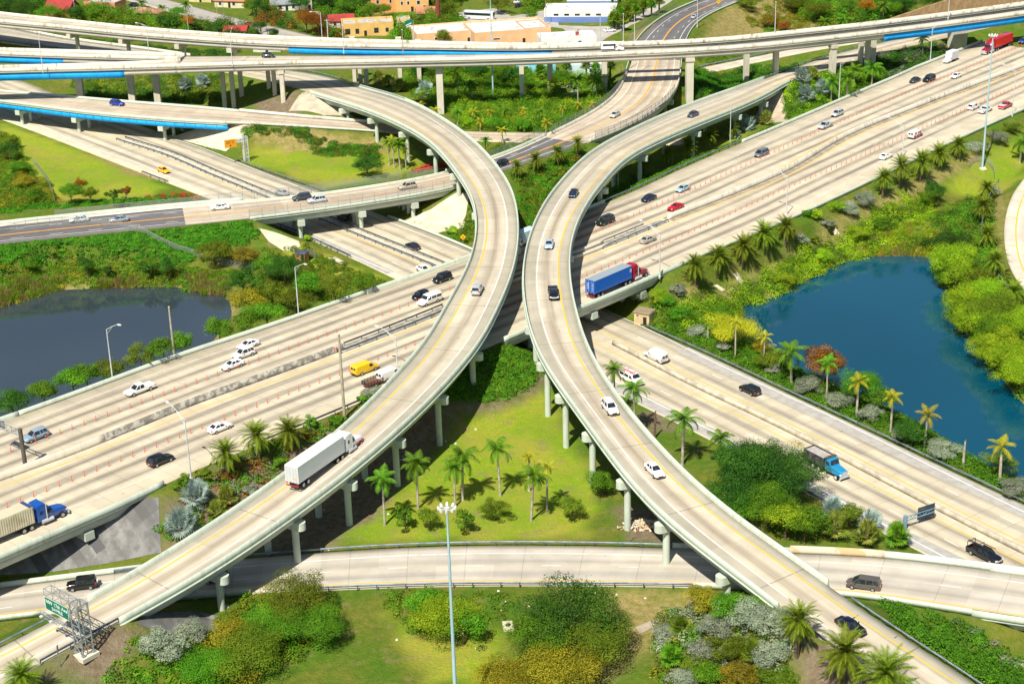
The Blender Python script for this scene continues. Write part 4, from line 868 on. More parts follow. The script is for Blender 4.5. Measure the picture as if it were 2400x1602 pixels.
# ------------------------------------------------------------------ vehicles (front is +x)
def sect(x, w_, zb, zt, tum=.06, r=.12):
    h = zt - zb; pts = [(w_ * .90, zb), (w_, zb + h * .22), (w_, zb + h * .55), (w_ - w_ * tum * .6, zt - r), (w_ - w_ * tum - r * .8, zt)]
    return [(x, y, z) for y, z in pts] + [(x, -y, z) for y, z in pts[::-1]]
def wheel_tpl(r, wd=.24, m=M_rim):
    b = MB(); b.tube([(0, -wd / 2, 0), (0, -wd / 2 + .03, 0), (0, wd / 2 - .03, 0), (0, wd / 2, 0)], [r * .9, r, r, r * .9], 16); ty = b.mesh('tyre', M_black, True)
    b = MB(); b.tube([(0, -wd / 2 - .015, 0), (0, wd / 2 + .015, 0)], r * .62, 12); b.tube([(0, -wd / 2 - .03, 0), (0, wd / 2 + .03, 0)], r * .2, 8); ri = b.mesh('rim', m, True)
    return ty, ri
WH = {}
def add_wheels(root, xs_, y, r, wd=.24, m=M_rim):
    k = (r, wd, m.name)
    if k not in WH: WH[k] = wheel_tpl(r, wd, m)
    for x in xs_:
        for s in (-1, 1):
            e = bpy.data.objects.new('wheel', WH[k][0]); col.objects.link(e); e.parent = root; e.location = (x, s * y, r)
            link('rim', WH[k][1], e)
def frustum(b, lo, hi, z0, z1, y0, y1, k=.12):
    """rounded glass house: lo=(xr,xf) at z0, hi at z1"""
    def ring(xr, xf, y, z): 
        c = min(.25, (xf - xr) * .12); return [(xr, -y + k, z), (xr + c, -y, z), (xf - c, -y, z), (xf, -y + k * 1.6, z), (xf, y - k * 1.6, z), (xf - c, y, z), (xr + c, y, z), (xr, y - k, z)]
    return b.loft([ring(lo[0], lo[1], y0, z0), ring(hi[0], hi[1], y1, z1)])
CAR = {
 'sedan': dict(L=4.75, st=[(-2.36,.62,.42,.70),(-2.30,.80,.30,.93),(-1.75,.90,.24,1.01),(-.4,.92,.24,.98),(.95,.91,.24,.95),(1.75,.88,.25,.84),(2.2,.80,.30,.72),(2.36,.62,.38,.58)], lo=(-1.85,1.02), hi=(-1.10,.15), zb=.94, zt=1.40, yw=(.80,.58), wx=(1.42,-1.40), r=.33),
 'coupe': dict(L=4.9, st=[(-2.45,.66,.45,.80),(-2.36,.84,.30,1.0),(-1.75,.95,.24,1.04),(-.4,.95,.24,.98),(.8,.94,.24,.96),(1.8,.92,.25,.90),(2.3,.84,.30,.80),(2.42,.68,.38,.68)], lo=(-1.75,.75), hi=(-1.0,-.15), zb=.95, zt=1.38, yw=(.82,.60), wx=(1.5,-1.45), r=.36),
 'hatch': dict(L=4.1, st=[(-2.02,.66,.45,.85),(-1.98,.82,.30,1.05),(-1.3,.88,.24,1.05),(0,.89,.24,1.02),(.9,.88,.24,.98),(1.5,.84,.26,.90),(1.9,.76,.32,.76),(2.02,.6,.4,.6)], lo=(-1.98,1.0), hi=(-1.65,.20), zb=1.0, zt=1.52, yw=(.79,.62), wx=(1.25,-1.25), r=.32),
 'suv': dict(L=4.75, st=[(-2.36,.74,.48,.95),(-2.32,.88,.36,1.12),(-1.6,.94,.30,1.14),(0,.95,.30,1.10),(.95,.94,.30,1.08),(1.7,.91,.32,1.0),(2.2,.84,.38,.86),(2.36,.68,.45,.70)], lo=(-2.32,1.05), hi=(-2.02,.30), zb=1.07, zt=1.68, yw=(.86,.66), wx=(1.42,-1.42), r=.37),
 'minivan': dict(L=5.1, st=[(-2.54,.80,.40,.95),(-2.50,.92,.30,1.12),(-1.6,.98,.24,1.12),(0,.98,.24,1.08),(1.3,.97,.24,1.04),(1.95,.92,.26,.92),(2.4,.82,.32,.76),(2.54,.64,.4,.6)], lo=(-2.50,1.62), hi=(-2.22,.62), zb=1.04, zt=1.72, yw=(.91,.70), wx=(1.55,-1.45), r=.34),
 'bigsuv': dict(L=5.2, st=[(-2.60,.84,.5,1.05),(-2.57,.96,.38,1.2),(-1.6,1.0,.32,1.2),(0,1.0,.32,1.18),(1.0,1.0,.32,1.16),(1.9,.98,.34,1.12),(2.45,.92,.40,1.0),(2.58,.8,.46,.85)], lo=(-2.58,1.1), hi=(-2.36,.55), zb=1.15, zt=1.88, yw=(.93,.76), wx=(1.55,-1.6), r=.4),
 'boxy': dict(L=4.5, st=[(-2.25,.84,.5,1.1),(-2.22,.90,.36,1.2),(-1.5,.92,.30,1.2),(0,.92,.30,1.18),(.85,.92,.30,1.16),(1.6,.90,.32,1.12),(2.15,.86,.38,1.0),(2.25,.75,.46,.8)], lo=(-2.2,.95), hi=(-2.08,.62), zb=1.12, zt=1.78, yw=(.88,.76), wx=(1.35,-1.35), r=.37)}
CT = {}
def car_template(kind):
    if kind in CT: return CT[kind]
    c = CAR[kind]; t = []
    b = MB(); b.loft([sect(x, w_, zb, zt) for x, w_, zb, zt in c['st']])
    for s in (-1, 1): b.box(c['lo'][1] - .55, c['lo'][1] - .35, s * (c['yw'][0] + .10) - .10, s * (c['yw'][0] + .10) + .10, c['zb'] + .02, c['zb'] + .17)
    t.append(('body', b.mesh('body', M_dark, True, 40), [], True))
    b = MB(); frustum(b, c['lo'], c['hi'], c['zb'] - .03, c['zt'], *c['yw']); t.append(('windows', b.mesh('windows', M_glass, True, 25), [], False))
    b = MB(); h0, h1 = c['hi']; y = c['yw'][1]; z = c['zt']
    b.loft([[(x, yy, zz) for x, yy in ((h0 - .05, -y + .1), (h0 + .1, -y - .03), (h1 - .15, -y - .03), (h1 + .06, -y + .14), (h1 + .06, y - .14), (h1 - .15, y + .03), (h0 + .1, y + .03), (h0 - .05, y - .1))] for zz in (z - .01, z + .045)] + [[(x * .9 + (h0 + h1) / 2 * .1, yy * .86, z + .085) for x, yy in ((h0 - .05, -y + .1), (h0 + .1, -y - .03), (h1 - .15, -y - .03), (h1 + .06, -y + .14), (h1 + .06, y - .14), (h1 - .15, y + .03), (h0 + .1, y + .03), (h0 - .05, y - .1))]])
    l0, l1 = c['lo']; y0 = c['yw'][0]
    for s in (-1, 1):   # pillars
        b.bar((l1 - .05, s * (y0 - .06), c['zb']), (h1 - .02, s * (y - .02), z), .09); b.bar((l0 + .12, s * (y0 - .03), c['zb']), (h0 + .12, s * y, z), .16, .10)
        xm = (l0 + l1) / 2 + .05; b.bar((xm, s * (y0 + .005), c['zb']), (xm - .05, s * (y + .01), z), .09, .05)
        if c['L'] > 4.6 and kind not in ('coupe', 'sedan'): b.bar((l0 + .95, s * (y0 + .005), c['zb']), (h0 + .9, s * (y + .01), z), .09, .05)
    t.append(('roof', b.mesh('roof', M_dark, True, 40), [], True))
    xf = c['st'][-2][0]; zf = c['st'][-2][3]; wf = c['st'][-2][1]; xr = c['st'][1][0]; zr = c['st'][1][3]; wr = c['st'][1][1]
    for s in (-1, 1):
        t.append(('headlight', MB().box(xf - .18, xf + .10, s * (wf - .22) - .17, s * (wf - .22) + .17, zf - .17, zf - .02, .06, .03).mesh('headlight', M_head), [], False))
        t.append(('taillight', MB().box(xr - .045, xr + .16, s * (wr - .13) - .14, s * (wr - .13) + .15, zr - .30, zr - .06).mesh('taillight', M_tail), [], False))
    xe = c['st'][-1]; t.append(('grille', MB().box(xe[0] - .03, xe[0] + .03, -.42, .42, xe[2] + .02, xe[3] - .02).mesh('grille', M_dark), [], False))
    xb = c['st'][0]; t.append(('number_plate', MB().box(xb[0] - .02, xb[0] + .02, -.16, .16, xb[2] + .08, xb[2] + .2).mesh('number_plate', M_whi), [], False))
    CT[kind] = t; return t
def place(px, py, key, dirn, dz=.75, yaw=0.0, z=None):
    """ground point and heading on a road, read at the middle of the vehicle"""
    if key is None:
        q = G(px, py + 4); return Vector(q), yaw
    p = ROADS[key]; zz = 7.0
    for _ in range(6):
        q = P(px, py, zz + dz); j = p.near(q[0], q[1]); zz = p.C[j, 2]
    t_ = p.T[j] * dirn; return Vector((q[0], q[1], zz + .012)), math.atan2(t_[1], t_[0]) + yaw
VC = []
def car(kind, px, py, key, dirn, colour, label, cat='car', yaw=0.0, name=None, group=None):
    loc, rz = place(px, py, key, dirn, .7, yaw); c = CAR[kind]
    e = empty(name or {'suv': 'suv', 'bigsuv': 'suv', 'minivan': 'minivan'}.get(kind, 'car'), loc, rz, label=label, cat=cat, group=group)
    grow(car_template(kind), e, paint(colour)); add_wheels(e, c['wx'], c['st'][3][1] - .09, c['r']); return e
def pickup(px, py, key, dirn, colour, label, cover=None, rack=False):
    loc, rz = place(px, py, key, dirn, .8); e = empty('pickup_truck', loc, rz, label=label, cat='pickup'); pc = paint(colour)
    b = MB(); b.loft([sect(x, w_, zb, zt) for x, w_, zb, zt in [(-.9,.97,.36,1.06),(.2,.98,.34,1.08),(1.2,.97,.34,1.10),(2.1,.95,.36,1.08),(2.75,.90,.42,.98),(2.9,.8,.5,.85)]]); b.build('body', pc, e, True)
    b = MB(); frustum(b, (-.85, 1.35), (-.70, .55), 1.06, 1.72, .90, .72); b.build('windows', M_glass, e, True)
    b = MB(); b.box(-.74, .62, -.74, .74, 1.71, 1.80, .06, .08)
    for s in (-1, 1): b.bar((1.3, s * .84, 1.08), (.53, s * .70, 1.74), .09); b.bar((-.80, s * .86, 1.08), (-.68, s * .70, 1.74), .2, .1); b.bar((.25, s * .905, 1.08), (.22, s * .73, 1.74), .08, .05)
    b.build('roof', pc, e)
    b = MB(); b.box(-2.85, -.92, -.96, -.84, .50, 1.12); b.box(-2.85, -.92, .84, .96, .50, 1.12); b.box(-2.95, -2.855, -.96, .96, .50, 1.12); b.box(-2.82, -.92, -.83, .83, .50, .70); b.box(-.915, -.86, -.96, .96, .45, 1.12); b.build('cargo_bed', pc, e)
    if cover: MB().box(-2.86, -.95, -.88, .88, 1.125, 1.18, .04, .04).build('bed_cover', paint(cover), e)
    else: MB().box(-2.80, -.95, -.82, .82, .705, .73).build('bed_liner', M_dark, e)
    for s in (-1, 1):
        MB().box(2.72, 2.92, s * .7 - .18, s * .7 + .18, .74, .95).build('headlight', M_head, e); MB().box(-2.97, -2.80, s * .87 - .08, s * .87 + .095, .72, 1.05).build('taillight', M_tail, e)
    MB().box(-3.05, -2.955, -.9, .9, .42, .56).build('bumper', M_silver_alu, e); MB().box(2.86, 2.93, -.5, .5, .62, .84).build('grille', M_silver_alu, e)
    if rack:
        b = MB()
        for x in (-2.7, -1.0): b.bar((x, -.9, 1.1), (x, -.9, 2.0), .07); b.bar((x, .9, 1.1), (x, .9, 2.0), .07); b.bar((x, -.95, 2.0), (x, .95, 2.0), .07)
        for s in (-.6, -.3, .55): b.bar((-2.9, s, 2.06), (1.6, s, 2.06), .09)
        b.build('ladder_rack', M_dark if rack != 'alu' else M_silver_alu, e)
    add_wheels(e, (1.85, -1.85), .89, .41, .27); return e
def van(px, py, key, dirn, colour, label, side=False, ladder=False, high=0.0, wrap=None, box=None, boxc='e8e8e6', name='van', cat='van', L=5.6, yaw=0.0):
    loc, rz = place(px, py, key, dirn, 1.0, yaw); e = empty(name, loc, rz, label=label, cat=cat); pc = paint(colour); h = 2.05 + high; xb = -L / 2
    if not box:
        b = MB(); b.loft([sect(x, w_, zb, zt, .10, .14) for x, w_, zb, zt in [(xb,.90,.5,h-.12),(xb+.08,.98,.38,h),(0,1.0,.34,h+.03),(.85,1.0,.34,h-.02),(1.55,.97,.34,1.32),(2.3,.95,.36,1.14),(L/2-.06,.88,.42,.98),(L/2+.04,.78,.5,.86)]]); b.build('body', pc, e, True)
    else:
        b = MB(); b.loft([sect(x, w_, zb, zt, .10, .14) for x, w_, zb, zt in [(.35,.95,.5,2.1),(.95,.97,.34,2.1),(1.55,.96,.34,1.35),(2.3,.94,.36,1.16),(L/2-.06,.88,.42,1.0),(L/2+.04,.78,.5,.86)]]); b.build('body', pc, e, True)
        MB().box(xb - .6, .75, -1.12, 1.12, .85, box).build('cargo_box', mat('box_' + boxc, boxc, .45, None, .4, .3, .8), e); MB().box(xb - .5, .4, -.9, .9, .45, .84).build('chassis', M_dark, e)
        b = MB(); b.box(xb - .64, xb - .61, -1.0, 1.0, .95, box - .12); b.build('rear_door', M_silver_alu, e)
        if box < 3: 
            for s in (-1, 1):
                b = MB(); b.box(xb - .1, .35, s * 1.12 - .012, s * 1.12 + .012, 1.75, 2.35); b.build('side_window', M_glass, e)
            b = MB(); b.box(.12, .62, -1.14, -1.125, .95, 2.4); b.build('door', M_glass, e)
    b = MB(); zc = (h + 1.3) / 2
    b.add([(1.50, -.84, 1.36), (1.50, .84, 1.36), (.93, .72, h - .12 if not box else 1.98), (.93, -.72, h - .12 if not box else 1.98), (1.53, -.84, 1.37), (1.53, .84, 1.37), (.96, .72, h - .1 if not box else 2.0), (.96, -.72, h - .1 if not box else 2.0)], [(0, 1, 2, 3), (4, 5, 6, 7), (0, 1, 5, 4), (2, 3, 7, 6), (1, 2, 6, 5), (0, 3, 7, 4)]); b.build('windscreen', M_glass, e)
    for s in (-1, 1):
        MB().add([(x, s * (.985 - (z - 1.2) * .10 + dy), z) for dy in (0, .03) for x, z in ((.35, 1.25), (1.3, 1.25), (.85, 1.8), (.35, 1.8))], [(0, 1, 2, 3), (4, 5, 6, 7), (0, 1, 5, 4), (1, 2, 6, 5), (2, 3, 7, 6), (3, 0, 4, 7)]).build('side_window', M_glass, e)
        if side and not box:
            for k in range(2 if side is not True else 2):
                x = -2.55 + k * 1.4
                MB().add([(x_, s * (.985 - (z - 1.2) * .10 + dy), z) for dy in (0, .03) for x_, z in ((x, 1.28), (x + 1.25, 1.28), (x + 1.25, 1.78), (x, 1.78))], [(0, 1, 2, 3), (4, 5, 6, 7), (0, 1, 5, 4), (1, 2, 6, 5), (2, 3, 7, 6), (3, 0, 4, 7)]).build('side_window', M_glass, e)
        MB().box(L / 2 - .16, L / 2 + .06, s * .72 - .15, s * .72 + .15, .74, .93).build('headlight', M_head, e)
        if not box:
            MB().box(xb - .02, xb + .1, s * .88 - .05, s * .88 + .06, .8, 1.25).build('taillight', M_tail, e); MB().box(xb - .025, xb + .02, s * .38 - .3, s * .38 + .3, 1.25, 1.75).build('rear_window', M_glass, e)
    MB().box(xb - .1, xb + .02, -.9, .9, .38, .52).build('bumper', M_dark, e)
    if ladder:
        b = MB()
        for y in (-.55, -.15): b.bar((-2.2, y, h + .22), (1.3, y, h + .22), .06)
        for k in range(9): b.bar((-2.1 + k * .4, -.55, h + .22), (-2.1 + k * .4, -.15, h + .22), .04)
        for x in (-1.6, .3): b.bar((x, -.85, h + .08), (x, .85, h + .08), .05); b.bar((x, -.5, h), (x, -.5, h + .2), .05); b.bar((x, .5, h), (x, .5, h + .2), .05)
        b.build('roof_ladder', mat('red_ladder', (.6, .08, .05), .5), e)
    if wrap:
        for s in (-1, 1):
            b = MB()
            for x0, x1, z0, z1 in ((-2.7, -1.9, .45, 1.1), (-1.2, .2, .45, .95), (-2.2, -1.4, 1.3, 1.85), (.3, 1.6, .5, 1.1), (-.6, .2, 1.2, 1.7)): b.box(x0, x1, s * .992 - .014, s * .992 + .014, z0, z1)
            b.build('livery', paint(wrap), e)
    add_wheels(e, (1.75, -1.55 if not box else xb + .9), .88, .38, .26); return e
def semi(px, py, key, dirn, tract, trailer, label, L=13.5, ribbed=True, roofc=None, door=None, day=False, dark=None):
    """tractor with sleeper and a box or container trailer; px,py is the middle of the whole vehicle"""
    loc, rz = place(px, py, key, dirn, 2.2); e = empty('articulated_lorry', loc, rz, label=label, cat='lorry'); pc = paint(tract)
    tot = L + 6.2; o = tot / 2; xf = o - 0.0
    b = MB(); S = lambda x, w_, zb, zt: sect(x, w_, zb, zt, .08, .16)
    b.loft([S(xf - 3.0, 1.02, .75, 2.0), S(xf - 2.4, 1.0, .7, 1.95), S(xf - 1.0, .95, .65, 1.75), S(xf - .25, .85, .6, 1.55), S(xf - .05, .75, .65, 1.35)]); b.build('bonnet', pc, e, True)
    b = MB(); b.loft([S(xf - 5.6, 1.18, .9, 3.55), S(xf - 5.5, 1.22, .85, 3.75), S(xf - 4.2, 1.22, .85, 3.85), S(xf - 3.6, 1.15, .8, 3.2), S(xf - 3.2, 1.1, .8, 2.75), S(xf - 2.75, 1.05, .8, 1.95)]); b.build('cab', pc, e, True)
    b = MB(); b.add([(x, y, z) for d in (0, .04) for x, y, z in ((xf - 2.72 + d, -.9, 2.05 + d), (xf - 2.72 + d, .9, 2.05 + d), (xf - 3.16 + d, .9, 2.72 + d), (xf - 3.16 + d, -.9, 2.72 + d))], [(0, 1, 2, 3), (4, 5, 6, 7), (0, 1, 5, 4), (1, 2, 6, 5), (2, 3, 7, 6), (3, 0, 4, 7)]); b.build('windscreen', M_glass, e)
    for s in (-1, 1):
        MB().box(xf - 3.9, xf - 3.15, s * 1.16 - .06, s * 1.16 + .06, 1.85, 2.5).build('side_window', M_glass, e); MB().box(xf - 5.1, xf - 4.6, s * 1.2 - .05, s * 1.2 + .05, 2.1, 2.7).build('sleeper_window', M_glass, e)
        MB().tube([(xf - 2.9, s * 1.15, .75), (xf - 4.9, s * 1.15, .75)], .32, 12).build('fuel_tank', M_silver_alu, e, True); MB().tube([(xf - 4.0, s * 1.3, 1.0), (xf - 4.0, s * 1.3, 3.7)], .08, 8).build('exhaust_stack', M_silver_alu if not dark else M_dark, e, True)
        MB().box(xf - .4, xf - .08, s * .78 - .14, s * .78 + .14, .95, 1.2).build('headlight', M_head, e)
    MB().box(xf - .1, xf + .12, -1.1, 1.1, .42, .8, .03, .05).build('bumper', M_silver_alu, e); MB().box(xf - .06, xf + .02, -.6, .6, .85, 1.35).build('grille', M_silver_alu, e)
    MB().box(xf - 9.0, xf - 5.65, -.45, .45, .72, .98).build('chassis', M_dark, e)
    t1 = xf - 6.2; t0 = t1 - L; tm = paint(trailer) if isinstance(trailer, str) else trailer
    b = MB(); b.box(t0, t1, -1.28, 1.28, 1.22, 4.05)
    if ribbed:
        n = int(L / .42)
        for k in range(n):
            x = t0 + .25 + (L - .5) * k / (n - 1)
            for s in (-1, 1): b.box(x - .08, x + .08, s * 1.28 - .04, s * 1.28 + .04, 1.4, 3.9)
    b.build('trailer_box', tm, e); b = MB(); b.box(t0 + .02, t1 - .02, -1.24, 1.24, 4.055, 4.085); b.build('trailer_roof', paint(roofc) if roofc else tm, e)
    b = MB()
    for s in (-1, 1): b.box(t0 - .03, t0 - .005, s * .63 - .58, s * .63 + .58, 1.3, 3.95)
    b.build('rear_door', paint(door) if door else tm, e)
    b = MB()
    for y in (-.9, -.35, .35, .9): b.tube([(t0 - .06, y, 1.3), (t0 - .06, y, 3.9)], .03, 5)
    b.build('door_bar', M_silver_alu, e); MB().box(t0, t1, -.55, .55, .95, 1.21).build('trailer_frame', M_dark, e); MB().box(t0 - .04, t0 + .06, -1.2, 1.2, .55, .75).build('bumper', mat('rear_bumper_red', (.3, .03, .03), .6), e)
    for s in (-1, 1): MB().box(t0 - .06, t0, s * 1.0 - .16, s * 1.0 + .16, 1.0, 1.16).build('taillight', M_tail, e)
    b = MB()
    for s in (-1, 1): b.bar((t1 - 2.6, s * .5, 1.0), (t1 - 2.6, s * .5, .3), .14)
    b.build('landing_leg', M_dark, e)
    add_wheels(e, (xf - 1.15,), 1.0, .5, .3); add_wheels(e, (t1 - .6, t1 - 1.95, t0 + 1.3, t0 + 2.6), .95, .5, .55); return e, (t0, t1, xf)
wh, UP, OUT = 'wide_highway', -1, 1
car('suv', 82, 1020, wh, UP, '8ba0b4', 'silver-blue SUV on the wide highway beside the sign arm', 'SUV')
pickup(326, 910, wh, UP, 'f0f0ee', 'white crew cab pickup with a white bed cover on the wide highway', cover='f4f4f2')
car('sedan', 544, 853, wh, UP, 'f2f2f0', 'white saloon with dark sunroof, closest of three white cars to the orange posts')
car('suv', 570, 828, wh, UP, 'f0f0ee', 'white SUV in the middle of three white cars on the wide highway', 'SUV')
car('sedan', 581, 806, wh, UP, 'eceeee', 'white saloon next to the lake barrier, highest of three white cars')
car('boxy', 1036, 652, wh, UP, '14161a', 'black box-shaped SUV on the wide highway above the white passenger van', 'SUV', name='suv')
car('hatch', 985, 691, wh, UP, '10131a', 'small black hatchback half hidden behind the white passenger van')
van(1006, 700, wh, UP, 'f2f2f2', 'white passenger van with many windows passing a black hatchback', side=True)
car('bigsuv', 1418, 518, wh, UP, '14201e', 'big dark green-black SUV leaving the shadow of the right ramp', 'SUV')
car('sedan', 1520, 463, wh, UP, '1d2740', 'navy saloon in the outer oncoming lane of the wide highway')
car('sedan', 1600, 441, wh, UP, '9fbccb', 'pale blue-silver saloon on the wide highway above the red coupe')
car('coupe', 1583, 484, wh, UP, 'c8102a', 'bright red coupe beside the median barrier of the wide highway')
car('minivan', 1784, 359, wh, UP, '6f7580', 'grey minivan on the wide highway beside the orange posts', 'minivan')
pickup(1934, 293, wh, UP, 'b4bcc4', 'silver pickup with an empty dark bed on the wide highway')
car('suv', 1962, 266, wh, UP, 'b8bec4', 'silver SUV just behind the silver pickup', 'SUV')
car('sedan', 2144, 187, wh, UP, '3f4146', 'dark grey saloon beside a black SUV near the flyover')
car('bigsuv', 2177, 185, wh, UP, '12151c', 'black SUV beside the dark grey saloon near the flyover', 'SUV')
car('sedan', 2241, 177, wh, UP, 'eef0f2', 'white saloon in the inner oncoming lane at the upper right')
van(2226, 138, wh, UP, 'eeeeee', 'white box lorry with a silver roof in front of the maroon truck', box=3.3, boxc='d8dade', name='box_truck', cat='lorry', L=6.4)
semi(2336, 101, wh, UP, '8e1233', 'c01424', 'maroon tractor pulling a red container at the upper right', 12.2, roofc='c42030')
car('hatch', 2398, 96, wh, UP, '2a4fa0', 'blue car cut off by the right edge of the picture beside the red container')
van(1222, 566, wh, UP, 'e4e8ea', 'pale box lorry seen in the gap between the two curved ramps', box=3.4, boxc='b7d4e4', name='box_truck', cat='lorry', L=7)
car('sedan', 515, 999, wh, OUT, 'f2f2f2', 'white saloon driving away near the bank palms')
car('suv', 376, 1076, wh, OUT, '0f1420', 'black SUV driving away beside the tall highway lamp at the left', 'SUV')
e_bl, (t0, t1, xf) = semi(30, 1222, wh, OUT, '1552a8', mat('rusty_cream_container', (.62, .58, .42), .75, (.42, .36, .24), .5, .45, .7), 'blue tractor pulling a rusty cream container at the left edge', 12.2, roofc='cfc8ac')
MB().box(t1 - .7, t1 - .05, -1.285, 1.285, 4.09, 4.12).build('front_cap', paint('3a4a7a'), e_bl)
van(855, 860, wh, OUT, 'f4c808', 'bright yellow panel van on the wide highway', side=False)
van(914, 874, wh, OUT, 'f0f0f0', 'white van towing a stake trailer, half hidden by the left ramp')
car('sedan', 1519, 560, wh, OUT, 'a9a59c', 'beige-grey saloon beside the gravel median of the wide highway')
e_bc, (t0, t1, xf) = semi(1449, 648, wh, OUT, 'a0142c', '1c5fc0', 'red tractor pulling a bright blue container with a grey roof', 12.2, roofc='9aa6ae', door='2264c4')
for s in (-1, 1):
    b = MB()
    for k in range(4): b.box(t1 - .75 + .16 * k, t1 - .67 + .16 * k, s * 1.325 - .006, s * 1.325 + .006, 2.7 + .05 * (k % 2), 3.5)
    b.build('lettering', M_whi, e_bc)
b = MB()
for r_ in range(5): b.box(t0 - .04, t0 - .035, .25, .25 + .35 + .1 * (r_ % 3), 3.3 - r_ * .3, 3.42 - r_ * .3); b.box(t0 - .04, t0 - .035, -.95, -.6 + .08 * (r_ % 2), 3.3 - r_ * .36, 3.4 - r_ * .36)
b.build('lettering', M_whi, e_bc)
car('coupe', 2076, 365, wh, OUT, 'f0f0ee', 'white coupe on the wide highway behind the date palms')
van(2146, 313, wh, OUT, 'f0ecec', 'white van wrapped in red patches on the wide highway', wrap='b01828')
car('suv', 2282, 250, wh, OUT, 'f0f0f0', 'white SUV ahead of a white pickup near the tall mast', 'SUV')
pickup(2309, 256, wh, OUT, 'eef0f0', 'white pickup with dark bed beside the tall mast on the right')
pickup(2357, 246, wh, OUT, 'c0102a', 'red pickup at the right edge of the wide highway', cover='d8d0d0')
# stake trailer behind the white van
loc, rz = place(874, 894, wh, 1, .8); e = empty('stake_trailer', loc, rz, label='rusty flat trailer with black stake sides behind the white van', cat='trailer')
MB().box(-1.9, 1.7, -.95, .95, .55, .66).build('platform', mat('rusty_deck', (.24, .08, .04), .85, (.14, .06, .04), 2), e)
b = MB()
for s in (-1, 1):
    for z in (.85, 1.1, 1.35): b.bar((-1.9, s * .95, z), (1.7, s * .95, z), .05, .1)
    for k in range(6): b.bar((-1.9 + .72 * k, s * .95, .6), (-1.9 + .72 * k, s * .95, 1.4), .06)
for x in (-1.9, 1.7):
    for z in (.85, 1.1, 1.35): b.bar((x, -.95, z), (x, .95, z), .05, .1)
b.build('stake_side', M_dark, e); MB().bar((1.7, 0, .55), (2.9, 0, .5), .1).build('drawbar', M_dark, e); add_wheels(e, (-.2,), 1.0, .33)
ch = 'crossing_highway'
tx = car('sedan', 383, 398, ch, 1, 'f4b400', 'yellow taxi on the crossing highway beside the lawn', 'taxi', name='taxi'); MB().box(-.6, -.3, -.3, .3, 1.49, 1.62).build('roof_sign', M_whi, tx)
car('sedan', 660, 450, ch, -1, 'a9b4ba', 'silver saloon about to pass under the avenue bridge')
car('sedan', 967, 575, ch, -1, '1b1f2c', 'black saloon on the crossing highway next to the dark median rails')
car('sedan', 993, 630, ch, 1, 'f2f2f0', 'white saloon half hidden by the barrier of the wide highway')
car('suv', 806, 508, ch, -1, '20242a', 'dark SUV in the shade under the avenue bridge', 'SUV')
van(1537, 832, ch, -1, 'f2f2f2', 'white high panel van driving away on the crossing highway', high=.25, L=5.7)
car('suv', 1757, 912, ch, -1, '121722', 'black SUV on the crossing highway opposite the rust brown tree', 'SUV')
van(1481, 884, ch, 1, 'f0eeea', 'white work van with a red roof ladder behind two palms', ladder=True, side=True)
pickup(2308, 1296, ch, 1, '15181f', 'black pickup with a long ladder rack at the lower right', rack=True)
car('sedan', 1383, 735, ch, -1, 'eef0f2', 'white saloon in the shade below the blue container truck')
# dump truck
loc, rz = place(1937, 1086, ch, 1, 1.4); e = empty('dump_truck', loc, rz, label='blue-cabbed dump lorry with a dusty black tipping body', cat='lorry'); pc = paint('2388b8')
b = MB(); b.loft([sect(x, w_, zb, zt, .08, .16) for x, w_, zb, zt in [(2.1,.95,.8,2.0),(2.6,.95,.75,1.95),(3.9,.85,.7,1.75),(4.4,.75,.7,1.6)]]); b.build('bonnet', pc, e, True)
b = MB(); b.loft([sect(x, w_, zb, zt, .1, .14) for x, w_, zb, zt in [(.75,1.1,.9,2.9),(.85,1.15,.85,3.0),(1.7,1.12,.85,2.95),(2.15,1.05,.85,2.1)]]); b.build('cab', pc, e, True)
MB().add([(x, y, z) for d in (0, .05) for x, y, z in ((2.13 + d, -.9, 2.12 + d), (2.13 + d, .9, 2.12 + d), (1.78 + d, .85, 2.8 + d), (1.78 + d, -.85, 2.8 + d))], [(0, 1, 2, 3), (4, 5, 6, 7), (0, 1, 5, 4), (1, 2, 6, 5), (2, 3, 7, 6), (3, 0, 4, 7)]).build('windscreen', M_glass, e)
for s in (-1, 1):
    MB().box(1.0, 1.75, s * 1.1 - .06, s * 1.1 + .06, 2.05, 2.65).build('side_window', M_glass, e); MB().box(4.2, 4.5, s * .8 - .14, s * .8 + .14, 1.0, 1.25).build('headlight', M_head, e); MB().box(2.9, 4.2, s * .98 - .22, s * .98 + .22, 1.08, 1.22, .15, .04).build('mudguard', pc, e)
    MB().box(-4.45, -4.38, s * .9 - .15, s * .9 + .15, 1.0, 1.2).build('taillight', M_tail, e)
MB().box(4.35, 4.6, -1.05, 1.05, .5, .85).build('bumper', M_silver_alu, e); MB().box(4.36, 4.46, -.5, .5, .95, 1.55).build('grille', M_silver_alu, e)
dk = mat('dusty_black_steel', (.035, .036, .038), .6, (.10, .10, .10), .9, .45, .6); b = MB()
for s in (-1, 1): b.box(-4.4, .5, s * 1.22 - .05, s * 1.22 + .05, 1.25, 2.95); [b.box(-4.2 + .65 * k, -4.05 + .65 * k, s * 1.3 - .05, s * 1.3 + .05, 1.3, 2.9) for k in range(8)]
b.box(-4.46, -4.36, -1.17, 1.17, 1.25, 2.95); b.box(.42, .52, -1.17, 1.17, 1.25, 2.95); b.box(.52, 1.2, -1.2, 1.2, 2.99, 3.12); b.box(-4.35, .4, -1.16, 1.16, 1.2, 1.4); b.build('tipping_body', dk, e)
MB().box(-4.3, .4, -1.14, 1.14, 2.55, 2.75).build('load', mat('grey_gravel_load', (.42, .40, .38), .95, (.3, .29, .27), 2), e); MB().box(-4.2, 3.9, -.45, .45, .75, 1.19).build('chassis', M_dark, e)
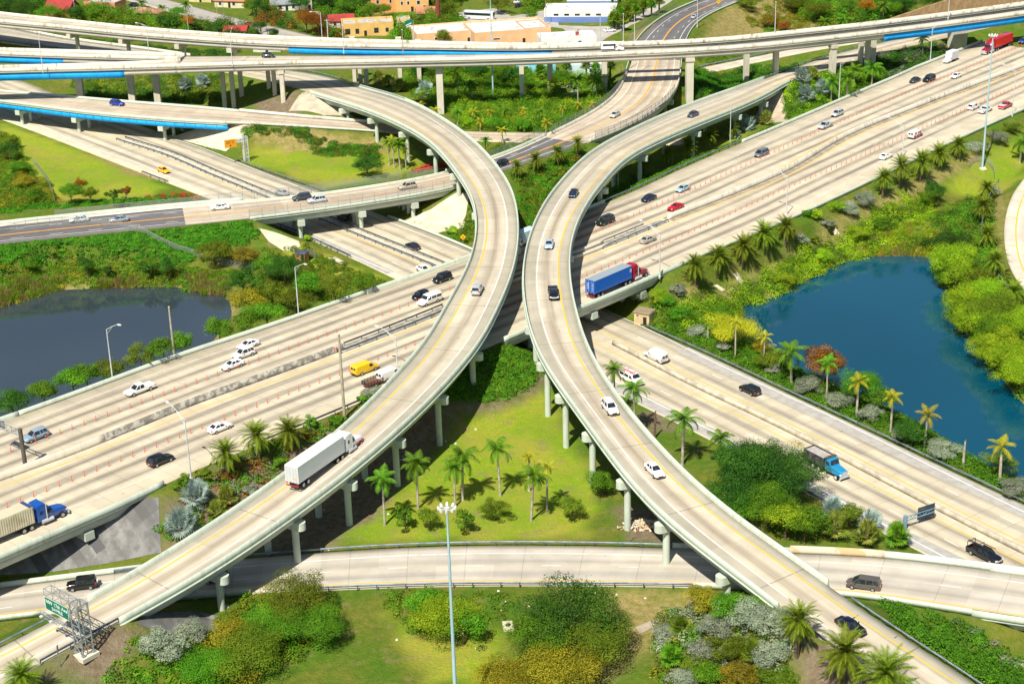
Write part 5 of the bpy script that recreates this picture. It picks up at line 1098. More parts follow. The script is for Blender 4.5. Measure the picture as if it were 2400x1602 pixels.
add_wheels(e, (3.5,), 1.0, .52, .32, M_silver_alu); add_wheels(e, (-.6, -2.0, -3.4), .95, .52, .55, M_silver_alu)
av = 'avenue'
car('sedan', 185, 513, av, -1, 'c3cfd2', 'pale silver saloon leading on the dark avenue at the left')
car('sedan', 278, 513, av, -1, '8d9dac', 'blue-grey saloon following on the dark avenue at the left')
car('sedan', 515, 484, av, -1, 'f0f0ec', 'white saloon where the avenue turns from concrete to asphalt')
car('suv', 707, 462, av, -1, '3b434c', 'dark grey SUV on the avenue bridge in front of a pale SUV', 'SUV')
car('suv', 742, 468, av, -1, 'c6ccd2', 'pale silver SUV on the avenue bridge behind the dark grey SUV', 'SUV')
car('suv', 954, 436, av, -1, 'b4ac98', 'champagne SUV on the avenue bridge near the left ramp', 'SUV')
car('hatch', 1175, 382, av, -1, '141b28', 'small black car on the avenue beside the left ramp bend')
car('sedan', 1441, 268, av, -1, 'c0c2bc', 'silver saloon on the curved concrete bridge of the avenue')
car('sedan', 1628, 38, av, 1, 'a8b4c4', 'silver saloon on the asphalt avenue at the top')
car('suv', 1119, 677, 'left_ramp', 1, 'b4bcc0', 'silver SUV driving up the bend of the left ramp', 'SUV')
e_ws, (t0, t1, xf) = semi(765, 1061, 'left_ramp', 1, 'f0f0f0', 'd9dee0', 'white tractor with red trim and a plain white trailer on the left ramp', 12.7, ribbed=False, roofc='e2e2de', door='c8ccd0')
for s in (-1, 1): MB().box(xf - 2.9, xf - .25, s * .96 - .05, s * .96 + .05, .72, 1.15, .05).build('red_trim', paint('b01028'), e_ws)
b = MB()
for y in (-.9, -.45): b.box(t0 - .045, t0 - .035, y, y + .28, 1.75, 2.05)
b.build('reflector_label', paint('f0a818'), e_ws)
rr = 'right_ramp'
car('sedan', 1624, 267, rr, -1, '4a4c54', 'dark grey saloon on the far stretch of the right ramp')
car('sedan', 1344, 452, rr, -1, '1c2c46', 'navy saloon entering the bend of the right ramp')
car('sedan', 1287, 571, rr, -1, 'a9bcd0', 'pale silver saloon in the bend of the right ramp')
pickup(1297, 685, rr, -1, '0f1a1e', 'black pickup coming round the bend of the right ramp')
car('suv', 1430, 954, rr, -1, 'f2f2f2', 'white SUV with dark roof window on the right ramp', 'SUV')
ws = car('sedan', 1534, 1099, rr, -1, 'f0f2f2', 'white saloon with black wheels further down the right ramp')
car('sedan', 1994, 1464, rr, -1, '0c1226', 'shiny dark navy saloon at the foot of the right ramp')
car('suv', 275, 242, 'slip_road', 1, '1c38a8', 'bright blue SUV on the slip road bridge at the left', 'SUV')
jp = car('boxy', 191, 1368, 'lower_road', -1, '0e0f12', 'black off-road car with a spare wheel on the lower road', 'jeep', name='off_road_car'); MB().tube([(-2.28, 0, 1.0), (-2.5, 0, 1.0)], .36, 14).build('spare_wheel', M_silver_alu, jp, True)
car('minivan', 2024, 1366, 'lower_road', -1, '5a544e', 'brown-grey minivan on the lower road right of the right ramp', 'minivan')
car('hatch', 507, 1352, 'lower_road', -1, '101218', 'black car hidden behind a pier of the left ramp')
car('hatch', 629, 130, 'flyover', 1, '161d2a', 'black hatchback on the flyover at the left')
van(1437, 112, 'flyover', 1, 'f4f4f4', 'white shuttle bus with a dark door on the flyover', box=2.75, boxc='f2f2f0', name='shuttle_bus', cat='minibus', L=6.4)
for kind, x, y, c, yw, lb in (('suv', 312, 12, '1a2230', 2.6, 'dark SUV parked beside the salmon house'), ('sedan', 475, 52, '1a2a44', -.6, 'navy saloon parked on the drive by the orange tree'), ('sedan', 586, 57, '8a1830', -.5, 'maroon car parked by the pine on the residential street'),
   ('sedan', 571, 70, '1b3050', -.6, 'navy saloon parked on the residential street near the red hut roof'), ('sedan', 1295, 43, 'f0f0f0', 0.0, 'white saloon parked beside the white and blue building'), ('bigsuv', 1323, 47, '12161c', 0.0, 'black SUV parked in front of the white and blue building'),
   ('sedan', 1429, 71, 'eef0f2', .35, 'white saloon parked under the fan palms'), ('sedan', 1345, 204, '15181c', 0.1, 'dark car under the trees behind the flyover'), ('sedan', 1217, 4, 'dfe2e6', .5, 'pale car at the top edge by the bus yard'), ('sedan', 1218, 13, '1c2434', .5, 'dark car at the top edge by the bus yard')):
    car(kind, x, y, None, 1, c, lb, 'car' if kind == 'sedan' else 'SUV', yaw=yw)
loc, rz = place(1123, 42, None, 1, 0, -.35); e = empty('coach', loc, rz, label='white coach with dark windows parked in the bus yard', cat='bus')
b = MB(); b.loft([sect(x, w_, .4, zt, .05, .2) for x, w_, zt in [(-6, 1.15, 3.2), (-5.9, 1.25, 3.35), (5.7, 1.25, 3.35), (6, 1.15, 3.1)]]); b.build('body', paint('e8ecee'), e, True)
for s in (-1, 1): MB().box(-5.6, 5.4, s * 1.24 - .04, s * 1.24 + .04, 1.75, 2.75).build('side_window', M_glass, e)
MB().box(5.85, 6.06, -1.05, 1.05, 1.5, 2.9).build('windscreen', M_glass, e); add_wheels(e, (4.1, -3.6), 1.1, .5, .3)
# ------------------------------------------------------------------ plants
def unit(n):
    v = rng.normal(size=(n, 3)); return v / np.linalg.norm(v, axis=1)[:, None]
def leaves(c, nrm, size, jit=.5, asp=.55):
    """diamond leaves at c facing roughly nrm"""
    n = len(c); d = nrm + unit(n) * jit; d /= np.linalg.norm(d, axis=1)[:, None]
    u = np.cross(d, unit(n)); u /= np.linalg.norm(u, axis=1)[:, None] + 1e-9; v = np.cross(d, u)
    s = (size * (.65 + .7 * rng.random(n)))[:, None] if np.ndim(size) else size * (.65 + .7 * rng.random(n))[:, None]
    return np.stack([c - u * s * .5, c + v * s * asp * .5 + u * s * .05, c + u * s * .5, c - v * s * asp * .5 + u * s * .05], 1)
def crown_mesh(key, k, n, ls, clumps, flat=1.0, open_=.0):
    Vs = []; Ts = []
    ph = rng.random(4) * 6.28; lob = lambda d: 1 + .22 * math.sin(3 * math.atan2(d[1], d[0]) + ph[0]) * math.cos(2.2 * d[2] + ph[1]) + .14 * math.sin(5 * math.atan2(d[1], d[0]) + ph[2])
    for i in range(clumps):
        d = unit(1)[0]; d[2] = abs(d[2]) * 1.0 - .28 * rng.random(); 
        rr = (.40 + .52 * rng.random()); c = d * rr * lob(d) * np.array([1, 1, .9]); cr = .19 + .27 * rng.random() ** 1.4
        m = int(n / clumps * (cr / .36) ** 2); p = unit(m); rad = cr * (.72 + .36 * rng.random(m))[:, None]
        q = c + p * rad * np.array([1, 1, .8]); Vs.append(leaves(q, p + np.array([0, 0, .35]), ls)); Ts.append(np.clip(.15 + .62 * rng.random() + .22 * (rng.random(m) - .5), 0, 1))
    m = int(n * .07); p = unit(m); q = p * np.array([lob(v) for v in p])[:, None] * (.6 + .36 * rng.random(m))[:, None] * np.array([1, 1, .85]); k2 = q[:, 2] > -.35; Vs.append(leaves(q[k2], p[k2], ls)); Ts.append(rng.random(k2.sum()))
    V = np.concatenate(Vs); V[:, :, 2] *= flat
    return qmesh('crown', V, leaf(key), np.concatenate(Ts))
def trunk_mesh(name='trunk', limbs=5, m=None):
    b = MB(); b.tube([(0, 0, -.12), (.01, 0, .3), (.0, .02, .62)], [.055, .042, .03], 7)
    for i in range(limbs):
        a = 2 * math.pi * i / limbs + random.random(); z = .38 + .2 * random.random(); b.tube([(0, 0, z), (.3 * math.cos(a), .3 * math.sin(a), z + .22), (.55 * math.cos(a), .55 * math.sin(a), z + .36)], [.026, .017, .006], 5)
    return b.mesh(name, m or M_bark, True)
TT = [trunk_mesh() for _ in range(3)]; CR = {}
def off_road(x, y, m):
    for p in ROADS.values():
        j = p.near(x, y); d = np.array([x, y]) - p.C[j, :2]; s = float(d @ p.N[j])
        if p.C[j, 2] - float(terr(x, y)) < 1.5 and abs(float(d @ p.T[j])) < 3 and abs(s) < p.hw[j] + m:
            t = (p.hw[j] + m + .3) * (1 if s > 0 else -1); x, y = p.C[j, :2] + p.N[j] * t
    return np.array([x, y, float(terr(x, y))])
def base_of(cx, cy, hc):
    d = ray(cx, cy); zr = np.linspace(22, -4, 400); t = (zr - HC) / d[2]; x = d[0] * t; y = d[1] * t; h_ = terr(x, y)
    k = np.nonzero(zr - hc <= h_)[0]; i = k[0] if len(k) else -1
    return off_road(x[i], y[i], .8)
tcount = 0
def tree(k, cx, cy, r, h, label, name='tree', cat='tree', group=None, trunk=True, flat=None, loc=None):
    global tcount
    cls = 0 if r < 2.4 else (1 if r < 5 else 2); var = tcount % 3; tcount += 1
    key = (k, cls, var)
    if key not in CR: CR[key] = crown_mesh(k, k, (2400, 8000, 22000)[cls], (.145, .072, .042)[cls], (12, 24, 44)[cls])
    ry = min(r * .85, h * .48) if flat is None else flat; hc = h - ry
    q = base_of(cx, cy, hc) if loc is None else loc
    e = empty(name, q, rng.random() * 6.28, label=label, cat=cat, group=group)
    c = link('crown', CR[key], e, (0, 0, hc)); c.scale = (r * .93, r * .93, ry)
    if trunk: t = link('trunk', TT[var], e); t.scale = (max(r, 2) * .85, max(r, 2) * .85, hc * 1.35)
    return e
def shrub(k, cx, cy, r, h, label, cat='shrub', group=None): return tree(k, cx, cy, r, h, label, 'shrub', cat, group, trunk=False, flat=h * .56)
# palms
def frond(L, az, el, droop, nl, ll, wl, hang, roll=0):
    V = []; T = []; ca, sa = math.cos(az), math.sin(az); p = np.zeros(3); pts = []; n = nl + 3; a = el
    for i in range(n + 1):
        pts.append(p.copy()); p = p + L / n * np.array([math.cos(a) * ca, math.cos(a) * sa, math.sin(a)]); a -= droop / n * (1 + 1.2 * i / n)
    pts = np.array(pts); side = np.array([-sa, ca, 0])
    for i in range(2, n):
        t = (pts[i + 1] - pts[i - 1]); t /= np.linalg.norm(t); f = math.sin(math.pi * min(1, .18 + .86 * i / n)) ** .7
        for s in (-1, 1):
            d = side * s * .8 + t * .55 + np.array([0, 0, -hang]); d /= np.linalg.norm(d); e = pts[i] + d * ll * f
            V.append([pts[i] - t * wl, pts[i] + t * wl, e + t * wl * .2, e - t * wl * .2]); T.append(.25 + .6 * random.random())
    for i in range(0, n, 2):
        u = side * .035; V.append([pts[i] - u, pts[i] + u, pts[min(i + 2, n)] + u * .6, pts[min(i + 2, n)] - u * .6]); T.append(.9)
    return V, T
def palm_crown(key, nf, L, ell, elh, droop, nl, ll, wl, hang, dead=0):
    V = []; T = []
    for i in range(nf):
        f = i / (nf - 1); el = R(elh + (ell - elh) * f ** 1.15) + random.uniform(-.12, .12); a = i * 2.39996 + random.uniform(-.25, .25)
        v, t = frond(L * random.uniform(.86, 1.08) * (1 - .12 * (f < .15)), a, el, droop * random.uniform(.8, 1.25), nl, ll, wl, hang); V += v; T += t
    return qmesh('crown', np.array(V), leaf(key), np.array(T))
def fan_crown(key, nf=30, pl=1.15, rf=.9):
    V = []; T = []
    for i in range(nf):
        f = i / (nf - 1); el = R(84 - 118 * f + random.uniform(-10, 10)); a = i * 2.39996 + random.uniform(-.3, .3)
        d = np.array([math.cos(el) * math.cos(a), math.cos(el) * math.sin(a), math.sin(el)]); c = d * pl * random.uniform(.6, 1.15)
        u = np.array([-math.sin(a), math.cos(a), 0]); w_ = np.cross(d, u); tl = random.uniform(-.7, .7); u, w_ = u * math.cos(tl) + w_ * math.sin(tl), w_ * math.cos(tl) - u * math.sin(tl); n_ = 16; tt = random.random()
        V.append([-u * .03, u * .03, c + u * .03, c - u * .03]); T.append(.9)
        for k in range(n_):
            b = R(-140 + 280 * k / (n_ - 1)); e = c + (d * math.cos(b) + u * math.sin(b)) * rf * random.uniform(.85, 1.05) * (1 - .05 * abs(b)) + w_ * (.22 * math.cos(b) - .12) - np.array([0, 0, .10 + .14 * random.random()])
            s = np.cross(w_, e - c); s /= np.linalg.norm(s) + 1e-9; m = c * .4 + e * .6
            V.append([c, m - s * .062, e, m + s * .062]); T.append(np.clip(tt + random.uniform(-.3, .3), 0, 1))
    return qmesh('crown', np.array(V), leaf(key), np.array(T))
PAL = {'royal': [palm_crown('royal', 15, 3.2, -28, 78, 1.15, 17, .85, .075, .55) for _ in range(3)], 'royalyellow': [palm_crown('royalyellow', 11, 2.5, -25, 78, 1.2, 14, .62, .075, .5) for _ in range(3)],
       'date': [palm_crown('date', 62, 2.75, -42, 86, .75, 17, .46, .05, .12) for _ in range(3)], 'fan': [fan_crown('fan') for _ in range(2)], 'fansilver': [fan_crown('fansilver', 40, 1.35, 1.05) for _ in range(2)],
       'sabal': [fan_crown('olive', 30, 1.0, .85), fan_crown('green', 30, 1.0, .85)], 'dead': [palm_crown('dead', 9, 1.5, -70, 20, .9, 12, .5, .06, .6)]}
PTR = {'royal': MB().tube([(0, 0, -.03), (0, 0, .06), (0, 0, .5), (0, 0, 1)], [.30, .22, .20, .15], 10).mesh('trunk', M_rtrunk, True), 'date': MB().tube([(0, 0, -.1), (0, 0, .85), (0, 0, 1.0), (0, 0, 1.08)], [.33, .30, .48, .25], 10).mesh('trunk', M_dtrunk, True),
       'fan': MB().tube([(0, 0, -.1), (0, 0, 1.0)], [.22, .2], 8).mesh('trunk', M_dtrunk, True)}
SHAFT = MB().tube([(0, 0, -1.25), (0, 0, -.6), (0, 0, .1)], [.15, .19, .08], 9).mesh('crownshaft', M_shaft, True); pc_ = 0
def palm(kind, bx, by, cx, cy, label, s=1.0, group=None, dead=False):
    """foot pixel and crown pixel"""
    global pc_
    q = G(bx, by); z0 = q[2]; h = 2.0
    for hh in np.arange(.4, 24, .1):
        if proj((q[0], q[1], z0 + hh))[0][1] <= cy: h = hh; break
    tk = {'royal': 'royal', 'royalyellow': 'royal', 'date': 'date'}.get(kind, 'fan'); e = empty('palm_tree', q, rng.random() * 6.28, label=label, cat='palm tree', group=group); e.rotation_euler = (rng.normal(0, .03), rng.normal(0, .03), rng.random() * 6.28); s *= rng.uniform(.88, 1.14)
    c = link('crown', PAL[kind][pc_ % len(PAL[kind])], e, (0, 0, h)); f_ = s * {'date': 1.32, 'royal': 1.18, 'royalyellow': 1.15}.get(kind, 1); c.scale = (f_, f_, f_); pc_ += 1
    t = link('trunk', PTR[tk], e); t.scale = (s, s, h if tk != 'royal' else h - .7 * s); 
    if tk == 'royal': link('crownshaft', SHAFT, e, (0, 0, h)).scale = (s, s, s)
    if dead: d = link('dead_fronds', PAL['dead'][0], e, (0, 0, h - .3)); d.scale = (s, s, s)
    return e
def fanpalm(kind, cx, cy, label, h=2.0, s=1.0):
    global pc_
    s = min(s, 1.5); q = base_of(cx, cy, h); e = empty('fan_palm', q, rng.random() * 6.28, label=label, cat='palm tree'); c = link('crown', PAL[kind][pc_ % 2], e, (0, 0, h)); c.scale = (s, s, s); pc_ += 1
    t = link('trunk', PTR['fan'], e); t.scale = (s, s, h); return e
# royal palms on the central lawn
for bx, by, cx, cy, s, k, lb in ((902,1230,897,1122,1,'royal','royal palm with a tall pale trunk, nearest the shaded ramp columns'), (980,1191,976,1085,1,'royal','royal palm left of centre on the lawn with its star shadow beside it'), (1067,1187,1062,1098,.9,'royal','royal palm standing directly behind the high mast lamp head'),
   (1084,1172,1080,1070,1,'royal','royal palm whose crown overlaps the palm behind the mast lamp'), (1173,1162,1168,1050,1.1,'royal','tallest royal palm in the middle of the lawn'), (1245,1220,1242,1112,1,'royal','royal palm with a swollen foot at the right of the lawn group'),
   (1282,1195,1279,1096,.9,'royalyellow','scruffy brown-fronded palm at the right end of the lawn group'), (1240,1150,1235,1072,.85,'royalyellow','yellowish palm at the back right of the lawn group'),
   (1599,1090,1598,985,1.15,'royal','dark green royal palm on the grass between the right ramp and crossing highway'), (1688,1085,1690,1030,1.05,'royal','royal palm at the top of the big dark tree'), (1443,975,1441,868,.9,'royal','royal palm in front of the white ladder van, upper of two'), (1487,1015,1482,912,1,'royal','royal palm below the white ladder van, lower of two'),
   (1723,841,1722,758,.8,'royalyellow','thin ragged palm in front of the yellow flowering tree'), (1788,869,1786,790,.75,'royalyellow','ragged brown palm beside the yellow flowering tree'), (1855,902,1855,826,1.1,'royal','bushy green royal palm left of the rust brown tree'), (1937,943,1937,850,.85,'royal','large royal palm in front of the rust brown tree'),
   (2007,976,2007,893,1,'royalyellow','drooping palm in front of the round green lakeside tree'), (2087,1015,2088,930,1.05,'royalyellow','yellow palm leaning by the lake, right of the round green tree'), (2166,1053,2167,972,1,'royalyellow','yellow palm between the dark shrub and the dead trunk'), (2343,1130,2343,1048,1.1,'royalyellow','yellow palm with a skirt of dead leaves at the right edge of the lake'),
   (912,388,909,335,.9,'royal','dark palm at the left of a tight group beside the left ramp'), (924,394,922,330,.9,'royalyellow','yellow palm in the tight group beside the left ramp'), (938,398,937,338,.9,'royal','green palm in the middle of the tight group beside the left ramp'), (952,398,951,352,.85,'royalyellow','low palm at the right of the tight group beside the left ramp'),
   (1074,240,1072,182,1.15,'royal','big dark palm right of the double flyover column'), (1108,242,1107,196,.9,'royal','slim palm beside the blue mast in the green thicket'), (1014,222,1013,170,.8,'royalyellow','sparse yellow palm right of the dark fan palm'),
   (1948,243,1948,195,1.1,'royal','bright palm in front of the silver palms by the highway barrier'), (1985,229,1984,183,1.2,'royal','palm just right of the highway lamp at the silver palms'), (2001,206,2001,162,1.1,'royal','palm between the flyover trio and the highway lamp'), (2043,202,2044,160,1.2,'royal','palm with a white sheath right of the flyover trio'), (2162,131,2162,90,1.1,'royal','dark palm in the shade beside the hammerhead column'),
   (2069,46,2069,14,1.1,'royal','palm in front of the sound wall at the top right'), (1978,62,1978,48,1.2,'royal','wide palm on the field left of the orange tree'), (1934,70,1934,54,1.1,'royal','palm on the field behind the flyover, nearest the flyover lamp'), (2390,381,2389,335,1.1,'royal','palm at the right edge beyond the tall mast'), (1355,250,1352,188,1.1,'royal','dark palm in the thicket, left of a flyover column'), (1398,240,1398,190,1.1,'royal','dark palm beside the column left of the curved bridge'), (1305,235,1304,205,1.1,'royal','drooping dark palm at the foot of a flyover column'),
   (444,88,437,12,.8,'royal','thin palm on the residential street near the orange tree'),(333,20,333,8,.9,'royal','small palm in front of the parked dark SUV'),(380,35,379,20,.9,'royal','small palm behind the brown roofed house')):
    palm(k, bx, by, cx, cy, lb, s)
for i, (x, y) in enumerate(((957,240),(987,245),(1020,258),(1071,262),(1110,262),(1150,263),(1187,258),(1122,285),(1178,306),(1137,330),(1224,272),(1225,258),(1265,264),(1318,254),(1355,246),(1226,290),(1280,288),(1385,245))):
    q = base_of(x, y, 4.0); b = proj(q)[0]
    palm('royalyellow' if i % 3 else 'royal', b[0], b[1], x, y, 'young yellow-green palm rising out of the thicket behind the curved ramps', .8, 'young palms in the thicket')
# date palms
o_ = ('first','second','third','fourth','fifth','sixth','seventh','eighth','ninth','tenth','eleventh','twelfth')
for i, (bx, by, cx, cy, s) in enumerate(((1628,670,1629,624,1.1),(1684,645,1684,603,1.05),(1740,624,1740,578,1.15),(1790,593,1790,547,1.1),(1840,574,1841,532,1.15),(2068,464,2068,417,1.05),(2107,446,2107,388,1.1),(2155,425,2155,381,1.25),(2199,397,2199,361,1.2),(2243,372,2244,340,1.1))):
    palm('date', bx, by, cx, cy, o_[i] + ' feathery date palm from the lower left in the row beside the wide highway', s)
for bx, by, cx, cy, s, lb in ((1257,406,1257,374,.85,'date palm on the median bank beside the avenue, left of two by its dark car'),(1308,394,1308,358,.85,'date palm in front of the avenue asphalt between the ramps'),(1354,374,1351,336,.85,'date palm where avenue asphalt meets concrete'),(1211,420,1208,392,.85,'date palm closest to the bend of the left ramp'),
   (1508,411,1508,382,.95,'date palm under the right ramp, nearest the highway lamp'),(1561,396,1560,361,.9,'second date palm along the outer side of the right ramp'),(1613,374,1611,343,.85,'third date palm along the outer side of the right ramp, on a pale pad'),(1663,352,1663,320,.9,'date palm on the bright lawn under the right ramp'),(1713,325,1711,302,.9,'date palm below the pale fan palms at the end of the right ramp'),
   (534,1119,527,1064,1.1,'date palm nearest the tall lamp on the left bank'),(608,1083,604,1022,.95,'middle date palm on the left bank beside the highway'),(679,1053,679,1012,1.1,'date palm on the left bank above the white trailer'),(60,1650,60,1583,1.0,'date palm top cut by the lower left edge'),
   (1867,1540,1865,1456,1.15,'date palm beside the silver shrubs at the lower right'),(1973,1618,1970,1530,1.25,'date palm on brown mulch beside the ramp road'),(2073,1665,2073,1580,1.2,'date palm cut by the bottom edge at the lower right'),
   (2310,470,2310,441,1.0,'date palm by the grey shrub above the loop road guardrail'),(2302,532,2302,484,1.1,'date palm with brown lower fronds beside the loop road'),(2311,585,2310,551,1.0,'date palm above the lime tree at the loop road'),(2331,664,2334,614,1.05,'date palm with orange dead fronds where the loop road bends'),(2374,720,2376,686,1.0,'date palm between the crowded lake trees at the right edge')):
    palm('date', bx, by, cx, cy, lb, s)
def deadtrunk(bx, by, ty, label, m=M_rtrunk):
    q = G(bx, by); h = 2
    for hh in np.arange(.4, 15, .1):
        if proj((q[0], q[1], q[2] + hh))[0][1] <= ty: h = hh; break
    e = empty('dead_palm_trunk', q, label=label, cat='dead trunk'); MB().tube([(0, 0, -.3), (0, 0, h * .6), (.05, 0, h)], [.24, .2, .14], 9).build('trunk', m, e, True); MB().tube([(.05, 0, h - .01), (.12, 0, h + .2), (.2, .05, h + .3)], [.12, .09, .03], 6).build('broken_top', M_bark, e)
deadtrunk(1535, 1026, 965, 'headless brown palm trunk between the right ramp and crossing highway', M_bark); deadtrunk(2257, 1094, 1034, 'bare pale palm trunk without a crown at the lake'); deadtrunk(1609, 755, 722, 'short bare trunk behind the tan hut'); deadtrunk(1659, 795, 766, 'bare grey trunk left of the yellow flowering tree')
# fan palms
for k, x, y, h, s, lb in (('fansilver',458,1160,1.6,1.35,'silver-blue fan palm highest on the left bank'),('fansilver',422,1228,1.8,1.5,'big silver-blue fan palm lowest on the left bank'),('fan',531,1162,1.4,1.1,'greenish fan palm right of the silver ones on the left bank'),('fan',507,1196,1.4,1.15,'green fan palm leaning over the left ramp parapet'),
   ('fansilver',1877,180,2,1.7,'upper left silver palm of the cluster above the wide highway'),('fan',1903,174,2,1.7,'yellow-green palm beside the upper silver palm'),('fansilver',1887,220,2,2.0,'lowest and largest silver palm of the cluster above the wide highway'),('fansilver',1929,206,2,1.8,'silver palm right of the cluster above the wide highway'),
   ('fan',1795,279,1.6,1.5,'pale green fan palm at the foot of the tan slope'),('fansilver',1748,292,1.6,1.6,'silver fan palm at the end of the right ramp'),('fansilver',1722,315,1.0,1.0,'small silver fan palm below the date palm at the right ramp end'),
   ('fan',889,183,2,1.5,'pale fan palm, left of three behind the left ramp'),('fan',911,190,2,1.7,'pale fan palm, middle of three behind the left ramp'),('fan',938,201,2,1.7,'pale fan palm, right of three behind the left ramp'),('fansilver',995,211,2.2,2.3,'big dark blue fan palm in the flyover shade'),('fansilver',433,198,3,1.3,'large blue fan palm in the shade behind the slip road'),('fansilver',474,190,3,1.2,'second blue fan palm in the shade behind the slip road'),('fan',473,215,1.2,1.0,'small pale fan palm below the blue ones'),
   ('fan',1956,1232,2.4,1.5,'yellow fan palm with golden dead leaves above the patched wall'),('fan',2032,1250,2.0,1.45,'pale green fan palm, middle one above the patched wall'),('sabal',2103,1252,2.2,1.7,'dark green fan palm, right one above the patched wall'),('fansilver',1951,1196,2.2,1.2,'blue fan palm tucked between the lime trees'),('fansilver',2040,1224,2.0,1.1,'blue fan palm behind the pale green one above the patched wall'),
   ('sabal',1595,1465,2.0,1.1,'green fan palm at the top left of the silver shrubs'),('sabal',1570,1535,2.6,1.2,'green fan palm left of the silver shrubs with a dead skirt'),('sabal',1762,1527,2.0,1.1,'green fan palm in the middle of the silver shrubs'),('sabal',1638,1478,1.0,.8,'small fan palm between the silver shrubs')):
    fanpalm(k, x, y, lb, h, s)
for i, (x, y) in enumerate(((1437,40),(1455,30),(1472,25),(1488,22),(1508,14),(1527,10),(1545,4),(1268,163),(1297,196),(1328,155),(1374,154),(1396,161),(1430,152),(1445,42),(1462,45))):
    fanpalm('sabal', x, y, 'cabbage palm in the dense clump beside the top of the avenue' if x > 1400 and y < 60 else 'cabbage palm standing in the thicket behind the flyover columns', 4.6, 1.9)['group'] = 'cabbage palms, ' + ('avenue' if x > 1400 and y < 60 else 'thicket')
